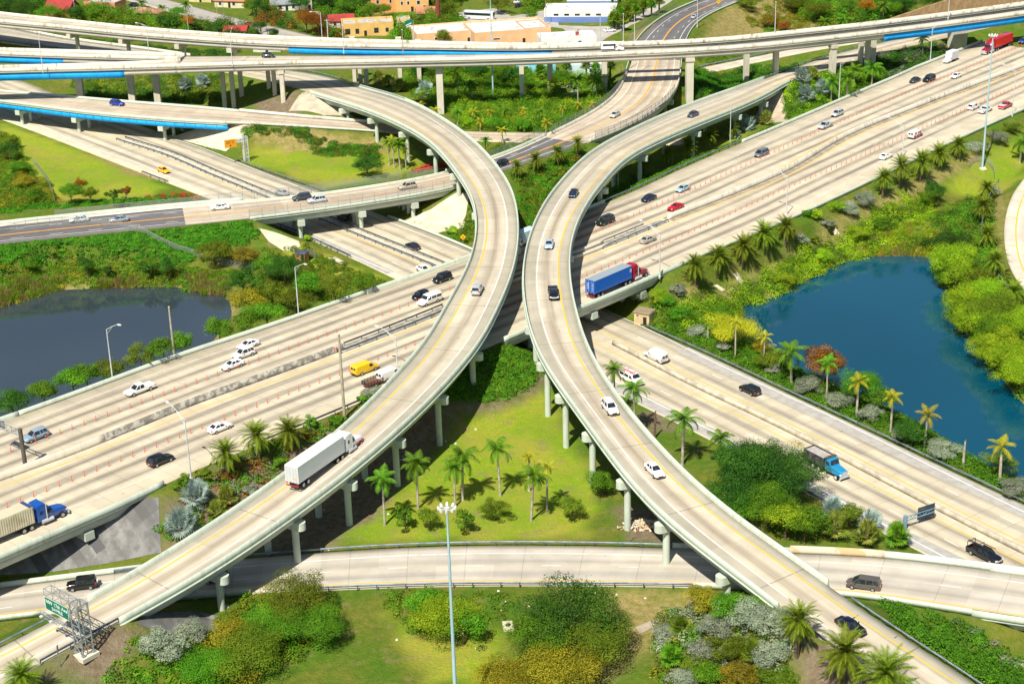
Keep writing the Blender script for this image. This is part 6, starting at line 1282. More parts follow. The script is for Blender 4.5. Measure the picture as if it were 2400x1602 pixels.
# broadleaf trees: kind, crown middle in the photo, radius, height, label
T = [('lime',2010,545,3.2,4.4,'bright lime bush tree on the near lake bank'),('lime',1930,600,2.8,3.8,'lime bush on the near lake bank left of the brightest one'),('green',2075,525,3.2,4.6,'green bush tree at the head of the lake'),('lime',1840,655,2.8,3.6,'pale lime bush where the near bank meets the lake'),('green',1690,735,3,4,'green bush tree behind the yellow flowering tree'),('green',1600,735,3,4.4,'green bush tree right of the buff hut'),('dark',985,168,4,7,'dark tree under the flyover left of the double column'),('green',1065,160,4.2,8,'green tree under the flyover right of the double column'),('dark',1120,165,4.4,8,'dark tree behind the light blue mast'),('green',1170,170,4.2,8,'green tree right of the light blue mast'),('dark',1205,178,4,7,'dark tree left of the sky blue building'),('green',1320,180,3.6,6,'green tree in front of the pale blue wall'),('dark',1405,185,3.6,6,'dark tree beside the left fence of the curved bridge'),('green',1160,290,3,5,'green tree low in the thicket near the bend'),('lime',1090,285,2.8,4.5,'lime tree low in the thicket behind the left ramp'),('green',1220,300,3,4.5,'green tree at the bottom of the thicket'),('green',1290,285,3,4.5,'green tree in the thicket by the avenue fence'),
 ('dark',1765,1112,7.2,11,'huge dark green tree between the right ramp and crossing highway'),('dark',1815,1090,6.2,10,'dark tree crown at the upper right of the huge tree'),('dark',1712,1165,5.6,8,'dark tree crown on the ramp side of the huge tree'),('dark',1855,1122,5.4,9,'dark tree crown beside the dump lorry'),('dark',1740,1078,5.4,9,'dark tree crown at the top of the huge tree'),('green',1700,1200,4.2,6,'green tree below the huge tree by the ramp parapet'),('green',1800,1180,5,8,'mid green tree below the huge dark tree'),('lime',1842,1215,4.2,7,'lime green tree behind the patched wall'),('green',1888,1225,4.2,6.5,'leafy green tree left of the yellow fan palm'),('olive',1990,1207,3.0,5,'small olive tree between the fan palms and crossing highway'),
 ('green',1407,1130,3.0,5,'round bright bush-like tree beside a right ramp column'),('green',949,1210,2.2,4.2,'small green tree left of the mast on the lawn'),('olive',1006,1214,2.4,4.2,'small olive tree beside the small green one on the lawn'),('green',1088,1217,2.2,4.2,'small tree right of the mast lamp head'),('olive',1161,1192,2.6,4.0,'sparse young tree near the tallest royal palm'),('olive',1342,1190,2.8,4.5,'sparse dark young tree on the right of the lawn'),
 ('lime',1040,1445,5.2,7,'loose yellow-green tree in front of the high mast'),('green',995,1415,3.4,6,'green tree at the upper left of the loose yellow-green tree'),('green',1085,1465,4.0,6,'pale leafy tree right of the high mast'),('dark',1345,1440,8.0,10,'big dark spreading tree at the bottom centre'),('green',1270,1490,5.6,8,'green side of the big spreading tree at the bottom'),('olive',1400,1500,5.5,8,'olive crown right of the big spreading tree'),('gold',1300,1575,6.5,7,'golden brown tree at the bottom edge'),('gold',1180,1590,5,6,'thin golden tree at the bottom edge right of the mast'),
 ('olive',700,1400,6.2,7,'dense bush-like tree touching the lower road guardrail'),('green',745,1468,5.0,5.5,'rounded green mass right of the dense bush'),('green',640,1470,5.5,6,'green crown in the middle of the lower left bushes'),('olive',590,1530,6,6,'olive crown at the bottom of the lower left bushes'),('gold',545,1490,4.0,5,'golden crown in the lower left bushes'),('green',480,1560,5,5,'dark green crown at the lower left edge of the picture bottom'),('green',1735,1425,4.0,4.5,'green rounded tree at the foot of the right ramp'),('gold',1650,1400,3.0,4.5,'thin golden tree beside the dirt path'),('gold',1730,1580,3.4,4,'golden shrub-like tree between silver shrubs at the bottom'),
 ('dark',860,388,4.5,6.5,'dark green spreading tree on the lawn beside the avenue fence'),('olive',500,590,4.6,6.5,'golden-olive tree at the right end of the vine bank'),('gold',575,600,4.2,6,'golden tree at the end of the vine bank'),('green',625,625,4.5,7,'green tree beside the pale slope paving'),('dark',665,628,5,8,'dark green tree just left of the orange hut'),('green',722,665,4.2,7,'green tree right of the lamp beside the wide highway'),('olive',638,690,4.5,7.5,'olive tree left of the lamp beside the wide highway'),('gold',585,702,4.8,7.5,'yellow-olive tree hanging over the lake shore'),('olive',690,705,4,6,'olive tree at the foot of the lamp beside the wide highway'),('olive',792,680,3.6,6,'brownish tree on the slope left of the crossing highway'),('green',862,665,3.2,5,'green tree where wide highway barrier meets the crossing highway'),('green',640,735,4.5,6,'pale green tree against the wide highway barrier'),('green',600,757,4,6,'green tree on the lake corner against the barrier'),('green',540,775,3.6,5.5,'green tree leaning out over the lake corner'),('dark',570,660,4,7,'dark tree behind the yellow-olive lake tree'),
 ('dark',27,940,4,7,'dark tree at the left edge beside the wide highway'),('green',104,905,3.4,7,'green tree at the lake barrier, second from the left edge'),('green',163,885,3.6,7,'green tree at the lake barrier, left of the near lamp'),('green',220,880,3.4,7,'green tree at the lake barrier just left of the near lamp'),('olive',275,862,3.4,6,'olive tree at the lake barrier right of the near lamp'),('olive',343,835,3.4,6,'olive tree at the lake barrier left of the concrete pole'),('green',400,822,3.2,5.5,'green tree at the foot of the concrete pole'),('green',455,812,3.0,4.5,'low green tree at the lake barrier right of the concrete pole'),
 ('dark',202,618,2.4,6,'dark conifer-like tree on the lake bank, leftmost'),('dark',250,634,1.8,4,'small dark tree on the lake bank between reeds'),('dark',349,628,2.2,5.5,'dark tree on the lake bank, left of a close pair'),('dark',395,626,2.6,6,'dark tree on the lake bank, right of a close pair'),('green',70,620,2.6,3.6,'green shrubby tree on the bank below the vine'),
 ('lime',2300,745,4.2,8,'lime crown on the right shore between darker trees'),('lime',2352,805,4.4,8.5,'light yellow-green crown above the pale green water-side one'),('olive',2290,660,4,7,'olive tree behind the lime tree by the loop road palms'),('green',2215,655,3,5,'green bush leaning over the lake under the lime tree'),('lime',2235,612,6.1,10.6,'bright lime tree overhanging the lake'),('lime',2250,655,4.7,8.6,'bright lime lower crown overhanging the lake'),('dark',2205,570,4.2,6,'dark tree above the lime tree'),('dark',2193,445,3.4,5.5,'dark green tree below the grass at the tall mast'),('green',2170,462,3,4.5,'green tree left of the dark one below the mast'),('lime',2265,705,5.5,9.1,'yellow-green tree on the right shore below the lime tree'),('lime',2318,690,5.3,9.1,'green tree between the palms on the right shore'),('olive',2332,725,5.5,8.6,'olive tree on the right shore'),('lime',2270,748,5.1,8.1,'orange-speckled light tree at the right water edge'),('green',2345,775,5.5,8.6,'green tree on the lower right shore'),('lime',2390,760,5.0,8.6,'light tree at the right edge above the shore'),('lime',2325,815,5.1,8.1,'pale green crown at the water on the lower right shore'),('lime',2370,840,5.5,8.6,'light green crown at the lower right shore'),('lime',2395,880,5.0,8.6,'green crown at the right edge of the shore'),
 ('yellow',1726,772,5.8,7.5,'yellow flowering round tree by the right lake'),('gold',1785,812,2.4,4,'brownish tree behind the ragged palm'),('rust',1932,850,4.6,8.4,'rust brown round tree at the lake edge'),('green',2022,905,5,7.5,'round green tree at the lake edge'),('green',2060,935,3.6,5.5,'green lower crown beside the yellow palm'),('dark',2140,1012,3.8,5.5,'dark shrubby tree behind the yellow palm at the lake'),('olive',1815,840,3.6,5.5,'olive tree left of the bushy royal palm'),('olive',2343,1085,3,4.5,'brown-skirted tree behind the last yellow palm'),
 ('dark',177,30,4.2,8,'dark olive tree in front of the red house'),('green',226,28,4.8,8,'large green tree in front of the salmon house'),('dark',60,20,6,9,'dark tree mass at the upper left corner'),('green',115,28,5,7,'green tree left of the red house'),('dark',10,12,6,9,'dark tree at the very top left corner'),('dark',392,52,4.6,7,'dark tree beside the low brown roof'),('olive',335,52,3.5,5,'olive tree behind the back flyover parapet'),('orange',444,50,3.2,7,'orange leaved tree at the residential street'),('green',415,28,4,5,'green shrubby tree between the houses and street'),('green',535,62,2.6,4,'round shrub tree by the drive'),('dark',622,22,3,15,'tall dark pine on the residential street'),('dark',603,12,3.2,14,'second tall dark pine left of the tallest'),('dark',610,60,2.8,8,'dark tree at the foot of the pines'),('olive',590,10,4,8,'grey-green tree beside the cream house'),
 ('rust',690,50,5.4,10,'large rust brown tree, left of two behind the flyover'),('rust',735,52,5.2,10,'large rust brown tree, right of two behind the flyover'),('green',650,78,2.6,4,'small green tree below the rust brown trees'),('green',868,28,4.8,9,'bright green tree in front of the orange villa'),('green',808,14,4.6,8,'green tree at the top behind the red roofed house'),('dark',760,8,4.6,8,'dark tree at the top left of the bright green tree'),('dark',700,6,5,8,'dark trees at the top behind the grey roof'),('green',840,55,3.2,5,'green tree behind the yellow house'),('olive',900,20,3,6,'olive tree by the orange villa wall'),('olive',1050,22,4.8,8,'round olive tree left of the coach'),('olive',1041,86,3.8,6,'round olive tree against the peach warehouse'),('olive',985,50,3.6,6,'olive tree right of the green road sign'),('olive',1167,10,4.8,8,'olive tree right of the coach'),('green',1242,32,4,7,'bright green tree beside the warehouse corner'),('olive',1300,12,4,7,'olive tree behind the white and blue building'),('green',790,76,2.6,4,'dark green bush tree left of the yellow house'),
 ('olive',1913,25,6,9,'dark olive tree on the field at the top right'),('gold',1802,50,4.5,5,'golden scrub tree on the dry field'),('orange',1835,62,3,4,'orange-tinted scrub on the dry field behind the flyover'),('green',1805,72,2.4,3,'green bush by the flyover lamp on the field'),('green',1992,14,4.6,8,'green tree left of the orange tree at the top right'),('orange',2028,15,3.6,8,'orange flowering tree at the top right'),('dark',2122,10,5,8,'dark tree behind the sound wall'),('green',2095,22,4,6,'green tree left of the sound wall'),('olive',1750,8,4,5,'olive scrub at the top of the dry field'),('dark',2185,4,5,8,'dark tree at the top behind the sound wall'),('olive',1860,8,5,8,'olive tree at the top of the dry field'),
 ('green',1356,78,1.6,3.2,'small bushy tree by the white roof behind the flyover'),('olive',30,330,2.5,4.5,'bare brownish sapling at the upper left lawn'),('rust',190,432,2.6,5,'rust coloured tree on the left lawn'),('green',165,450,3.4,6.5,'dark green tree in the left lawn group'),('olive',212,455,2.6,5,'brown-green tree in the left lawn group'),('dark',265,455,2,5.5,'dark slim tree at the right of the left lawn group'),('rust',295,450,1.6,4,'reddish small tree at the right of the left lawn group'),('green',88,455,2.8,5,'green tree beside the fence at the upper left'),('gold',60,425,3.2,4,'golden bush tree at the left edge lawn'),('dark',20,355,4,6,'dark round tree at the left edge below the highway'),('green',45,390,3.6,4.5,'green bush tree at the left edge')]
W_ = ROADS['wide_highway']
for k, x, y, r, h, lb in T:
    loc = None
    if 'lake barrier' in lb or 'left edge beside the wide highway' in lb or 'lake corner' in lb or 'against the wide highway barrier' in lb:
        q = P(x, y, 8.5); j = W_.near(q[0], q[1]); c = W_.pt(j, -1, -3.2 - .4 * r); loc = np.array([c[0], c[1], float(terr(c[0], c[1]))]); h = 9.2 - loc[2] + .3 * r + (y % 7) * .12
    tree(k, x, y, r, h, lb, loc=loc)
# grey-silver and other shrubs
for k, x, y, r, h, lb in (('silver',1815,868,2.0,2.4,'silver shrub between the first two lakeside royal palms'),('silver',1894,905,3.0,3.6,'silver shrub below the rust brown tree'),('silver',1970,940,2.9,3.2,'silver shrub below the round green lakeside tree'),('silver',2038,972,2.7,3.4,'silver shrub left of the yellow leaning palm'),('silver',2109,1020,1.8,2.8,'slim silver shrub below the yellow palm'),('silver',2212,1052,3.4,3.4,'broad silver shrub left of the bare trunk'),('silver',2382,1147,3,3.4,'silver shrub at the right edge by the guardrail'),
  ('silver',1633,778,2.4,2.6,'silver shrub left of the yellow flowering tree'),('silver',1693,812,2.2,2.4,'silver shrub right below the yellow flowering tree'),('silver',1497,695,2.4,3.2,'grey shrub above the tan hut on the left'),('silver',1590,685,2.2,3.2,'grey shrub at the foot of the first date palm'),('silver',1805,812,1.6,2,'small silver shrub at the lake guardrail'),
  ('silver',2032,470,3.4,4.2,'large grey shrub below the sixth date palm'),('silver',1990,490,3.0,3.6,'grey shrub left of the largest grey shrub'),('silver',1940,523,2.2,2.6,'small round grey shrub on the dry bank'),('silver',1877,563,2.2,3,'grey shrub right of the fifth date palm'),('silver',2327,450,2.4,3,'grey shrub behind the palm at the loop road'),('silver',2291,346,3.4,3.6,'grey shrub beside the tall mast on the right'),('silver',2340,322,3.4,3.6,'grey-olive shrub behind the tall mast'),('olive',2375,300,3,3.4,'olive shrub at the right edge near the barrier'),('lime',1960,485,2.6,3,'yellow-green shrub between grey ones on the bank'),('lime',1915,505,2.2,2.6,'lime shrub on the dry bank'),('green',1895,500,1.6,2.4,'small bright shrub at the highway wall'),('olive',1910,560,2,2.2,'olive shrub below the fifth date palm'),
  ('silver',395,1515,4.0,4.6,'big silver shrub at the lower left below the panel slope'),('silver',445,1480,3.0,3.6,'upper part silver shrub beside the panel slope'),('silver',350,1500,2.2,2.6,'small silver shrub at the left of the big silver one'),('silver',1675,1470,3.4,3.8,'silver shrub at the centre of the lower right group'),('silver',1760,1440,3.6,4.2,'silver shrub against the foot of the right ramp'),('silver',1810,1460,3.2,4.2,'silver shrub beside the lower right date palm'),('silver',1640,1530,3.0,3.4,'silver shrub lower left in the group at the bottom'),('olive',1715,1520,3.0,3.6,'olive shrub in the middle of the bottom group'),('silver',1795,1535,3.2,3.8,'silver shrub right of the bottom group'),('green',1660,1580,3.0,3.4,'green shrub at the bottom edge left of the golden one'),('olive',1825,1590,3,3.2,'olive shrub at the bottom edge below the date palm'),('silver',1570,1485,2.4,2.8,'thin silver shrub at the left of the bottom group'),('olive',1640,1555,2.8,3,'olive shrub inside the silver group'),('silver',1600,1590,2.4,2.8,'silver shrub at the bottom edge, far left'),
  ('silver',865,920,2.4,3,'grey shrub beside the left ramp parapet on the highway'),('green',855,940,1.8,2.6,'green bush beside the left ramp parapet on the highway'),('green',730,990,1.8,2.4,'green bush on the left bank at the guardrail'),('green',790,985,2,2.4,'flowering bush at the foot of the concrete pole'),('green',655,1085,1.8,2.2,'bright bush on the left bank above the ramp'),('green',430,1130,1.8,2.2,'bush at the end of the barrier on the left bank'),('olive',480,1110,2,2.4,'olive bush below the first bank palm'),('green',655,1130,2,2.2,'green bush at the ramp parapet on the left bank'),('silver',590,1150,1.8,2,'grey bush between the bank fan palms'),
  ('green',1460,440,2.4,2.6,'round bush by the highway wall under the right ramp'),('green',1490,415,2.2,2.2,'low bush behind the bluish guardrail'),('green',1560,705,2.4,2.8,'green bush above the tan hut'),('lime',1545,690,2.4,2.8,'lime bush beside the tan hut'),('yellow',1548,706,1.6,2.6,'yellowing bush beside the tan hut'),('lime',795,540,1.4,2,'pale bush by the crossing highway'),('lime',1060,540,1.8,2.4,'pale bush on the slope paving edge')):
    shrub(k, x, y, r, h, lb)
# planted masses that nobody could count
def field(poly, mix, lr, ht, dens, name, label, ls=.33, per=66, cat='ground cover', zs=.75, blades=False, wild=0.0):
    xy = np.array([G(a, b)[:2] for a, b in poly]); A = .5 * abs(np.dot(xy[:, 0], np.roll(xy[:, 1], -1)) - np.dot(xy[:, 1], np.roll(xy[:, 0], -1)))
    n = int(A * dens * 2.0 / (lr * lr)) + 3; lo, hi = xy.min(0), xy.max(0); p = lo + (hi - lo) * rng.random((int(n * ((hi - lo).prod() / max(A, 1)) * 1.05) + 8, 2))
    sd = poly_sd(p[:, 0], p[:, 1], xy); k = sd < rng.normal(0, .8, len(p)) * .6 - .2
    for R_ in ROADS.values():
        for i in range(0, len(R_.C), 2):
            if R_.C[i, 2] - float(terr(*R_.C[i, :2])) > 3.5: continue
            k &= np.hypot(p[:, 0] - R_.C[i, 0], p[:, 1] - R_.C[i, 1]) > R_.hw[i] + .9 + lr * .5
    p = p[k]; sd = sd[k]; z = terr(p[:, 0], p[:, 1])
    for kk, fr in mix:
        sel = rng.random(len(p)) < fr if kk != mix[-1][0] else np.ones(len(p), bool); q = p[sel]; zz_ = z[sel]; p = p[~sel]; z = z[~sel]
        if not len(q): continue
        Vs = []; Ts = []
        for (x, y), h0 in zip(q, zz_):
            r = lr * (.6 + .75 * rng.random()) * (1 + wild * rng.random() ** 3); big = ht * (.45 + .6 * rng.random() + .25 * math.sin(x * .21) * math.cos(y * .17)) * (1 + wild * rng.random() ** 2); m = int(per * r * r) + 6
            if blades:
                m = int(per * .5 * r * r) + 5; c = np.stack([x + rng.normal(0, r * .5, m), y + rng.normal(0, r * .5, m), np.full(m, h0)], 1); hgt = big * (.5 + .6 * rng.random(m)); an = rng.random(m) * 6.28; u = np.stack([np.cos(an), np.sin(an), 0 * an], 1) * .07; lean = np.stack([rng.normal(0, .25, m), rng.normal(0, .25, m), np.ones(m)], 1) * hgt[:, None]
                Vs.append(np.stack([c - u, c + u, c + u * .2 + lean, c - u * .2 + lean], 1)); Ts.append(np.clip(.3 + .4 * rng.random() + .4 * (rng.random(m) - .5), 0, 1)); continue
            d = unit(m); d[:, 2] = np.abs(d[:, 2]); c = np.array([x, y, h0]) + d * np.array([r, r, big]) * (.72 + .36 * rng.random(m))[:, None]
            Vs.append(leaves(c, d + np.array([0, 0, .4]), ls)); Ts.append(np.clip(.12 + .66 * rng.random() + .24 * (rng.random(m) - .5), 0, 1))
        link(name, qmesh(name, np.concatenate(Vs), leaf(kk), np.concatenate(Ts)), label=label if len(mix) == 1 else label + ', ' + {'green':'green part','vine':'deep green part','olive':'olive part','lime':'bright part','gold':'golden part','dark':'dark part','reed':'straw part','silver':'grey part','rust':'brown part','flower':'red part','yellow':'yellow part','royal':'fresh part'}[kk], cat=cat, kind='stuff')
field([(-30,580),(80,562),(220,548),(355,535),(430,522),(505,505),(565,508),(608,550),(570,575),(490,575),(435,622),(350,618),(270,608),(165,602),(70,618),(-30,640)], [('vine',1)], .9, .7, 1.1, 'vine_bank', 'dense deep green vine covering the bank below the avenue')
field([(-20,625),(150,590),(290,600),(430,620),(560,640),(540,690),(470,690),(410,672),(300,672),(215,676),(120,682),(60,702),(-20,722)], [('olive',.45),('gold',.25),('green',1)], .9, .8, .5, 'bank_scrub', 'scrub on the left lake bank', wild=.6)
field([(-30,690),(60,660),(140,650),(145,683),(68,706),(-30,735)], [('olive',.5),('reed',1)], .9, 1.9, .55, 'reed_bed', 'tall reeds at the left lake', blades=True, per=90)
field([(215,660),(330,655),(330,678),(215,682)], [('reed',.6),('olive',1)], .9, 1.6, .45, 'reed_fringe', 'straw reeds in the middle of the left shore', blades=True, per=90)
field([(430,650),(540,650),(545,690),(470,692)], [('reed',.7),('olive',1)], .9, 1.8, .5, 'reed_fringe', 'straw reeds at the right end of the left shore', blades=True, per=90)
field([(1005,938),(1030,902),(1110,818),(1180,808),(1245,828),(1277,858),(1262,893),(1212,930),(1140,940)], [('green',.75),('vine',1)], .9, .8, 1.0, 'clipped_mound', 'clipped green mound in the middle')
field([(1205,415),(1250,395),(1310,372),(1400,338),(1445,330),(1350,388),(1300,430),(1262,490),(1238,560),(1218,600),(1215,480)], [('olive',.35),('gold',.2),('vine',1)], 1.1, 1.2, .6, 'bank_scrub', 'scrub between the two ramps', wild=.5)
field([(1560,740),(1660,700),(1790,640),(1900,580),(2010,520),(2090,470),(2150,455),(2190,480),(2180,600),(2110,600),(2030,602),(1975,622),(1890,660),(1830,694),(1760,716),(1740,735),(1700,770),(1620,790)], [('lime',.5),('green',.75),('olive',1)], 1.3, 1.7, .5, 'lake_shrubs', 'shrub mass on the near lake bank', wild=.5)
field([(1960,615),(2040,560),(2140,520),(2200,540),(2180,603),(2030,603)], [('reed',.5),('yellow',.5),('lime',1)], 1.0, 1.8, .5, 'reed_bed', 'yellow reeds at the head of the right lake', blades=True, per=90)
field([(1480,775),(1530,700),(1620,745),(1700,800),(1800,830),(1880,875),(2000,930),(2150,1000),(2300,1080),(2420,1140),(2420,1185),(2237,1104),(1992,984),(1840,916),(1650,822),(1560,780)], [('vine',.6),('green',.7),('olive',1)], 1.1, 1.2, .6, 'lakeside_hedge', 'low green hedge between guardrail and right lake', wild=.4)
field([(2180,520),(2300,440),(2330,470),(2320,560),(2340,640),(2390,700),(2430,760),(2430,950),(2350,905),(2275,800),(2222,750),(2222,690),(2190,650)], [('green',.4),('olive',.5),('dark',1)], 1.4, 1.6, .3, 'shore_thicket', 'thicket on the far right shore', wild=.5)
field([(420,1602),(400,1540),(500,1480),(560,1400),(660,1370),(760,1400),(800,1470),(760,1530),(640,1560),(600,1620)], [('green',.45),('olive',.6),('gold',1)], 1.2, 1.6, .5, 'bushes', 'lower left bushes', wild=.5)
field([(250,1570),(330,1490),(420,1560),(420,1640),(230,1640)], [('green',.6),('olive',1)], .9, .9, .35, 'low_plants', 'low plants beside the sign tower')
field([(2060,1420),(2110,1408),(2160,1425),(2300,1490),(2420,1590),(2420,1660),(2330,1640),(2230,1570),(2120,1490)], [('vine',1)], 1.1, 1.7, .85, 'clipped_hedge', 'wide bright green hedge at the lower right corner')
field([(2235,1455),(2290,1470),(2400,1550),(2420,1590),(2300,1500)], [('silver',.6),('vine',1)], 1, 1.2, .35, 'hedge_edge', 'grey fringe of the lower right hedge')
field([(1560,1420),(1760,1400),(1860,1430),(1850,1602),(1850,1650),(1530,1650),(1540,1500)], [('silver',.3),('olive',.4),('gold',.4),('green',1)], 1.2, 1.6, .36, 'low_plants', 'undergrowth among the silver shrubs', wild=.4)
field([(955,160),(1180,170),(1300,180),(1430,175),(1440,215),(1400,270),(1310,310),(1200,330),(1130,340),(1090,290),(1030,250),(940,215)], [('green',.35),('lime',.4),('vine',.5),('olive',1)], 1.7, 3.0, .6, 'thicket', 'lush thicket behind the curved ramps', wild=.6)
field([(1140,360),(1170,320),(1290,300),(1310,310),(1240,338),(1175,372)], [('olive',.5),('green',1)], 1.2, 1.4, .5, 'bank_scrub', 'scrub above the avenue fence')
field([(572,292),(620,288),(720,300),(735,322),(800,340),(885,345),(890,375),(830,368),(745,365),(720,340),(700,322),(640,318),(570,318)], [('dark',.3),('olive',.5),('vine',1)], 1.1, 1.3, .6, 'hedge', 'dark shrub band across the lawn under the left ramp', wild=.4)
field([(-20,310),(30,325),(60,390),(110,430),(135,480),(-20,500)], [('green',.45),('gold',.35),('olive',1)], 1.2, 1.5, .42, 'bushes', 'wild bushes at the left edge', wild=.7)
field([(-20,505),(100,490),(300,478),(450,470),(455,462),(300,468),(130,480),(-20,496)], [('vine',1)], .9, 1.0, .6, 'hedge', 'clipped hedge along the avenue fence at the left')
field([(345,460),(460,455),(470,466),(340,472)], [('flower',.55),('vine',1)], .7, .9, .6, 'flowering_hedge', 'bougainvillea hedge at the end of the avenue bridge', ls=.3)
field([(960,405),(1005,390),(1045,380),(1042,392),(965,408)], [('flower',.65),('vine',1)], .8, 1.2, .7, 'flowering_hedge', 'bougainvillea beside the left ramp columns', ls=.3)
field([(370,1260),(372,1215),(420,1230),(480,1150),(545,1080),(640,1045),(700,1050),(640,1130),(540,1190),(430,1270)], [('green',.35),('rust',.3),('silver',.4),('olive',1)], .9, .9, .34, 'low_plants', 'mixed planting on the left bank', wild=.4)
field([(700,1050),(690,1015),(760,990),(850,935),(905,880),(915,900),(840,985),(760,1040)], [('green',.5),('rust',.5),('olive',1)], .8, .8, .3, 'low_plants', 'thin planting along the upper left bank')
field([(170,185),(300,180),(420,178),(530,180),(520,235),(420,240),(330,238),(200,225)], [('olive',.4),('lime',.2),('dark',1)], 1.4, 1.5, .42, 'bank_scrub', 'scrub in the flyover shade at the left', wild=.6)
field([(1625,165),(1740,160),(1830,150),(1890,165),(1800,190),(1700,215),(1640,235),(1600,250),(1600,190)], [('vine',.6),('dark',1)], 1.3, 1.6, .6, 'hedge', 'dark hedge between the flyover and the right ramp', wild=.4)
field([(1600,140),(1700,130),(1850,110),(1960,95),(1960,105),(1760,140),(1620,170)], [('green',.5),('olive',1)], 1.2, 1.3, .35, 'bank_scrub', 'scrub behind the service road')
field([(1832,215),(1870,180),(1935,155),(2010,140),(2060,150),(2090,170),(2060,190),(1960,235),(1870,280),(1850,285)], [('vine',.5),('lime',.4),('green',1)], 1.1, 1.3, .6, 'bushes', 'bushes around the silver palms', wild=.4)
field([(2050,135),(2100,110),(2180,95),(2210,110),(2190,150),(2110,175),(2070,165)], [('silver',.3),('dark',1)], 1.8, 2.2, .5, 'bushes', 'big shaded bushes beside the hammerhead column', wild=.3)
field([(1330,470),(1400,470),(1460,430),(1560,405),(1660,370),(1790,310),(1840,292),(1750,325),(1640,375),(1560,412),(1480,445),(1400,480)], [('vine',.7),('green',1)], 1.0, 1.1, .6, 'hedge', 'green planting between the right ramp and wide highway', wild=.3)
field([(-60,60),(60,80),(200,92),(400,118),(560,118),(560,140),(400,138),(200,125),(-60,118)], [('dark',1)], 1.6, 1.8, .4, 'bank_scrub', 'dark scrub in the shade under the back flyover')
field([(1700,-10),(1830,-10),(1960,10),(1960,60),(1850,75),(1760,60)], [('gold',.6),('olive',1)], 1.3, .9, .16, 'dry_scrub', 'dry scrub on the field at the top right', wild=.8)
field([(900,1385),(1010,1380),(1200,1390),(1230,1430),(1130,1480),(980,1490),(905,1430)], [('green',.4),('olive',1)], .7, .5, .12, 'weeds', 'scattered weeds below the lower road', wild=.8)
field([(620,585),(720,575),(820,630),(910,665),(860,690),(760,700),(640,720),(600,700)], [('olive',.6),('green',1)], 1.0, .9, .28, 'bank_scrub', 'scrub slope left of the crossing highway', wild=.6)
field([(1100,460),(1120,520),(1095,580),(1060,560),(1085,535)], [('green',.5),('olive',1)], 1.0, .9, .4, 'bank_scrub', 'scrub under the bend of the left ramp')
for pl, mix, lb in (([(-40,-10),(112,-5),(100,32),(-40,34)], [('green',.3),('dark',1)], 'tree mass at the top left corner'), ([(640,-20),(760,-15),(860,-5),(845,40),(775,52),(735,20),(640,10)], [('green',.5),('dark',1)], 'tree mass among the houses at the top'),
   ([(205,20),(300,40),(400,58),(470,66),(440,84),(300,66),(150,46),(120,36)], [('green',.5),('olive',1)], 'garden trees behind the back flyover'), ([(1225,-10),(1310,-8),(1302,18),(1235,26)], [('green',.5),('olive',1)], 'tree mass behind the bus yard'), ([(1000,-15),(1100,-15),(1080,15),(1005,14)], [('olive',.5),('dark',1)], 'tree mass behind the orange villa'),
   ([(1850,-20),(2110,-30),(2130,20),(2060,50),(1960,60),(1880,50)], [('green',.4),('olive',.5),('dark',1)], 'tree mass on the field at the top right'), ([(590,35),(640,30),(700,72),(790,80),(800,92),(640,84)], [('rust',.4),('dark',1)], 'low trees behind the back flyover at the rust brown trees'), ([(380,70),(470,80),(560,95),(600,92),(600,75),(520,66),(430,55)], [('olive',.4),('dark',1)], 'trees between the residential street and back flyover'), ([(505,-10),(600,-15),(660,0),(655,14),(590,20),(515,2)], [('green',.4),('dark',1)], 'tree mass behind the orange tile roof'), ([(1425,35),(1480,5),(1560,-20),(1500,30),(1455,60),(1430,66)], [('green',.5),('olive',1)], 'undergrowth below the cabbage palms at the top avenue'), ([(1000,40),(1060,30),(1085,60),(1010,72)], [('olive',.5),('green',1)], 'garden trees left of the coach'), ([(900,55),(1020,60),(1040,75),(990,96),(930,96)], [('green',.5),('olive',1)], 'garden shrubs around the green road sign')):
    field(pl, mix, 2.0, 4.8, .55, 'tree_mass', lb, ls=.5, per=48, cat='trees', wild=.4)
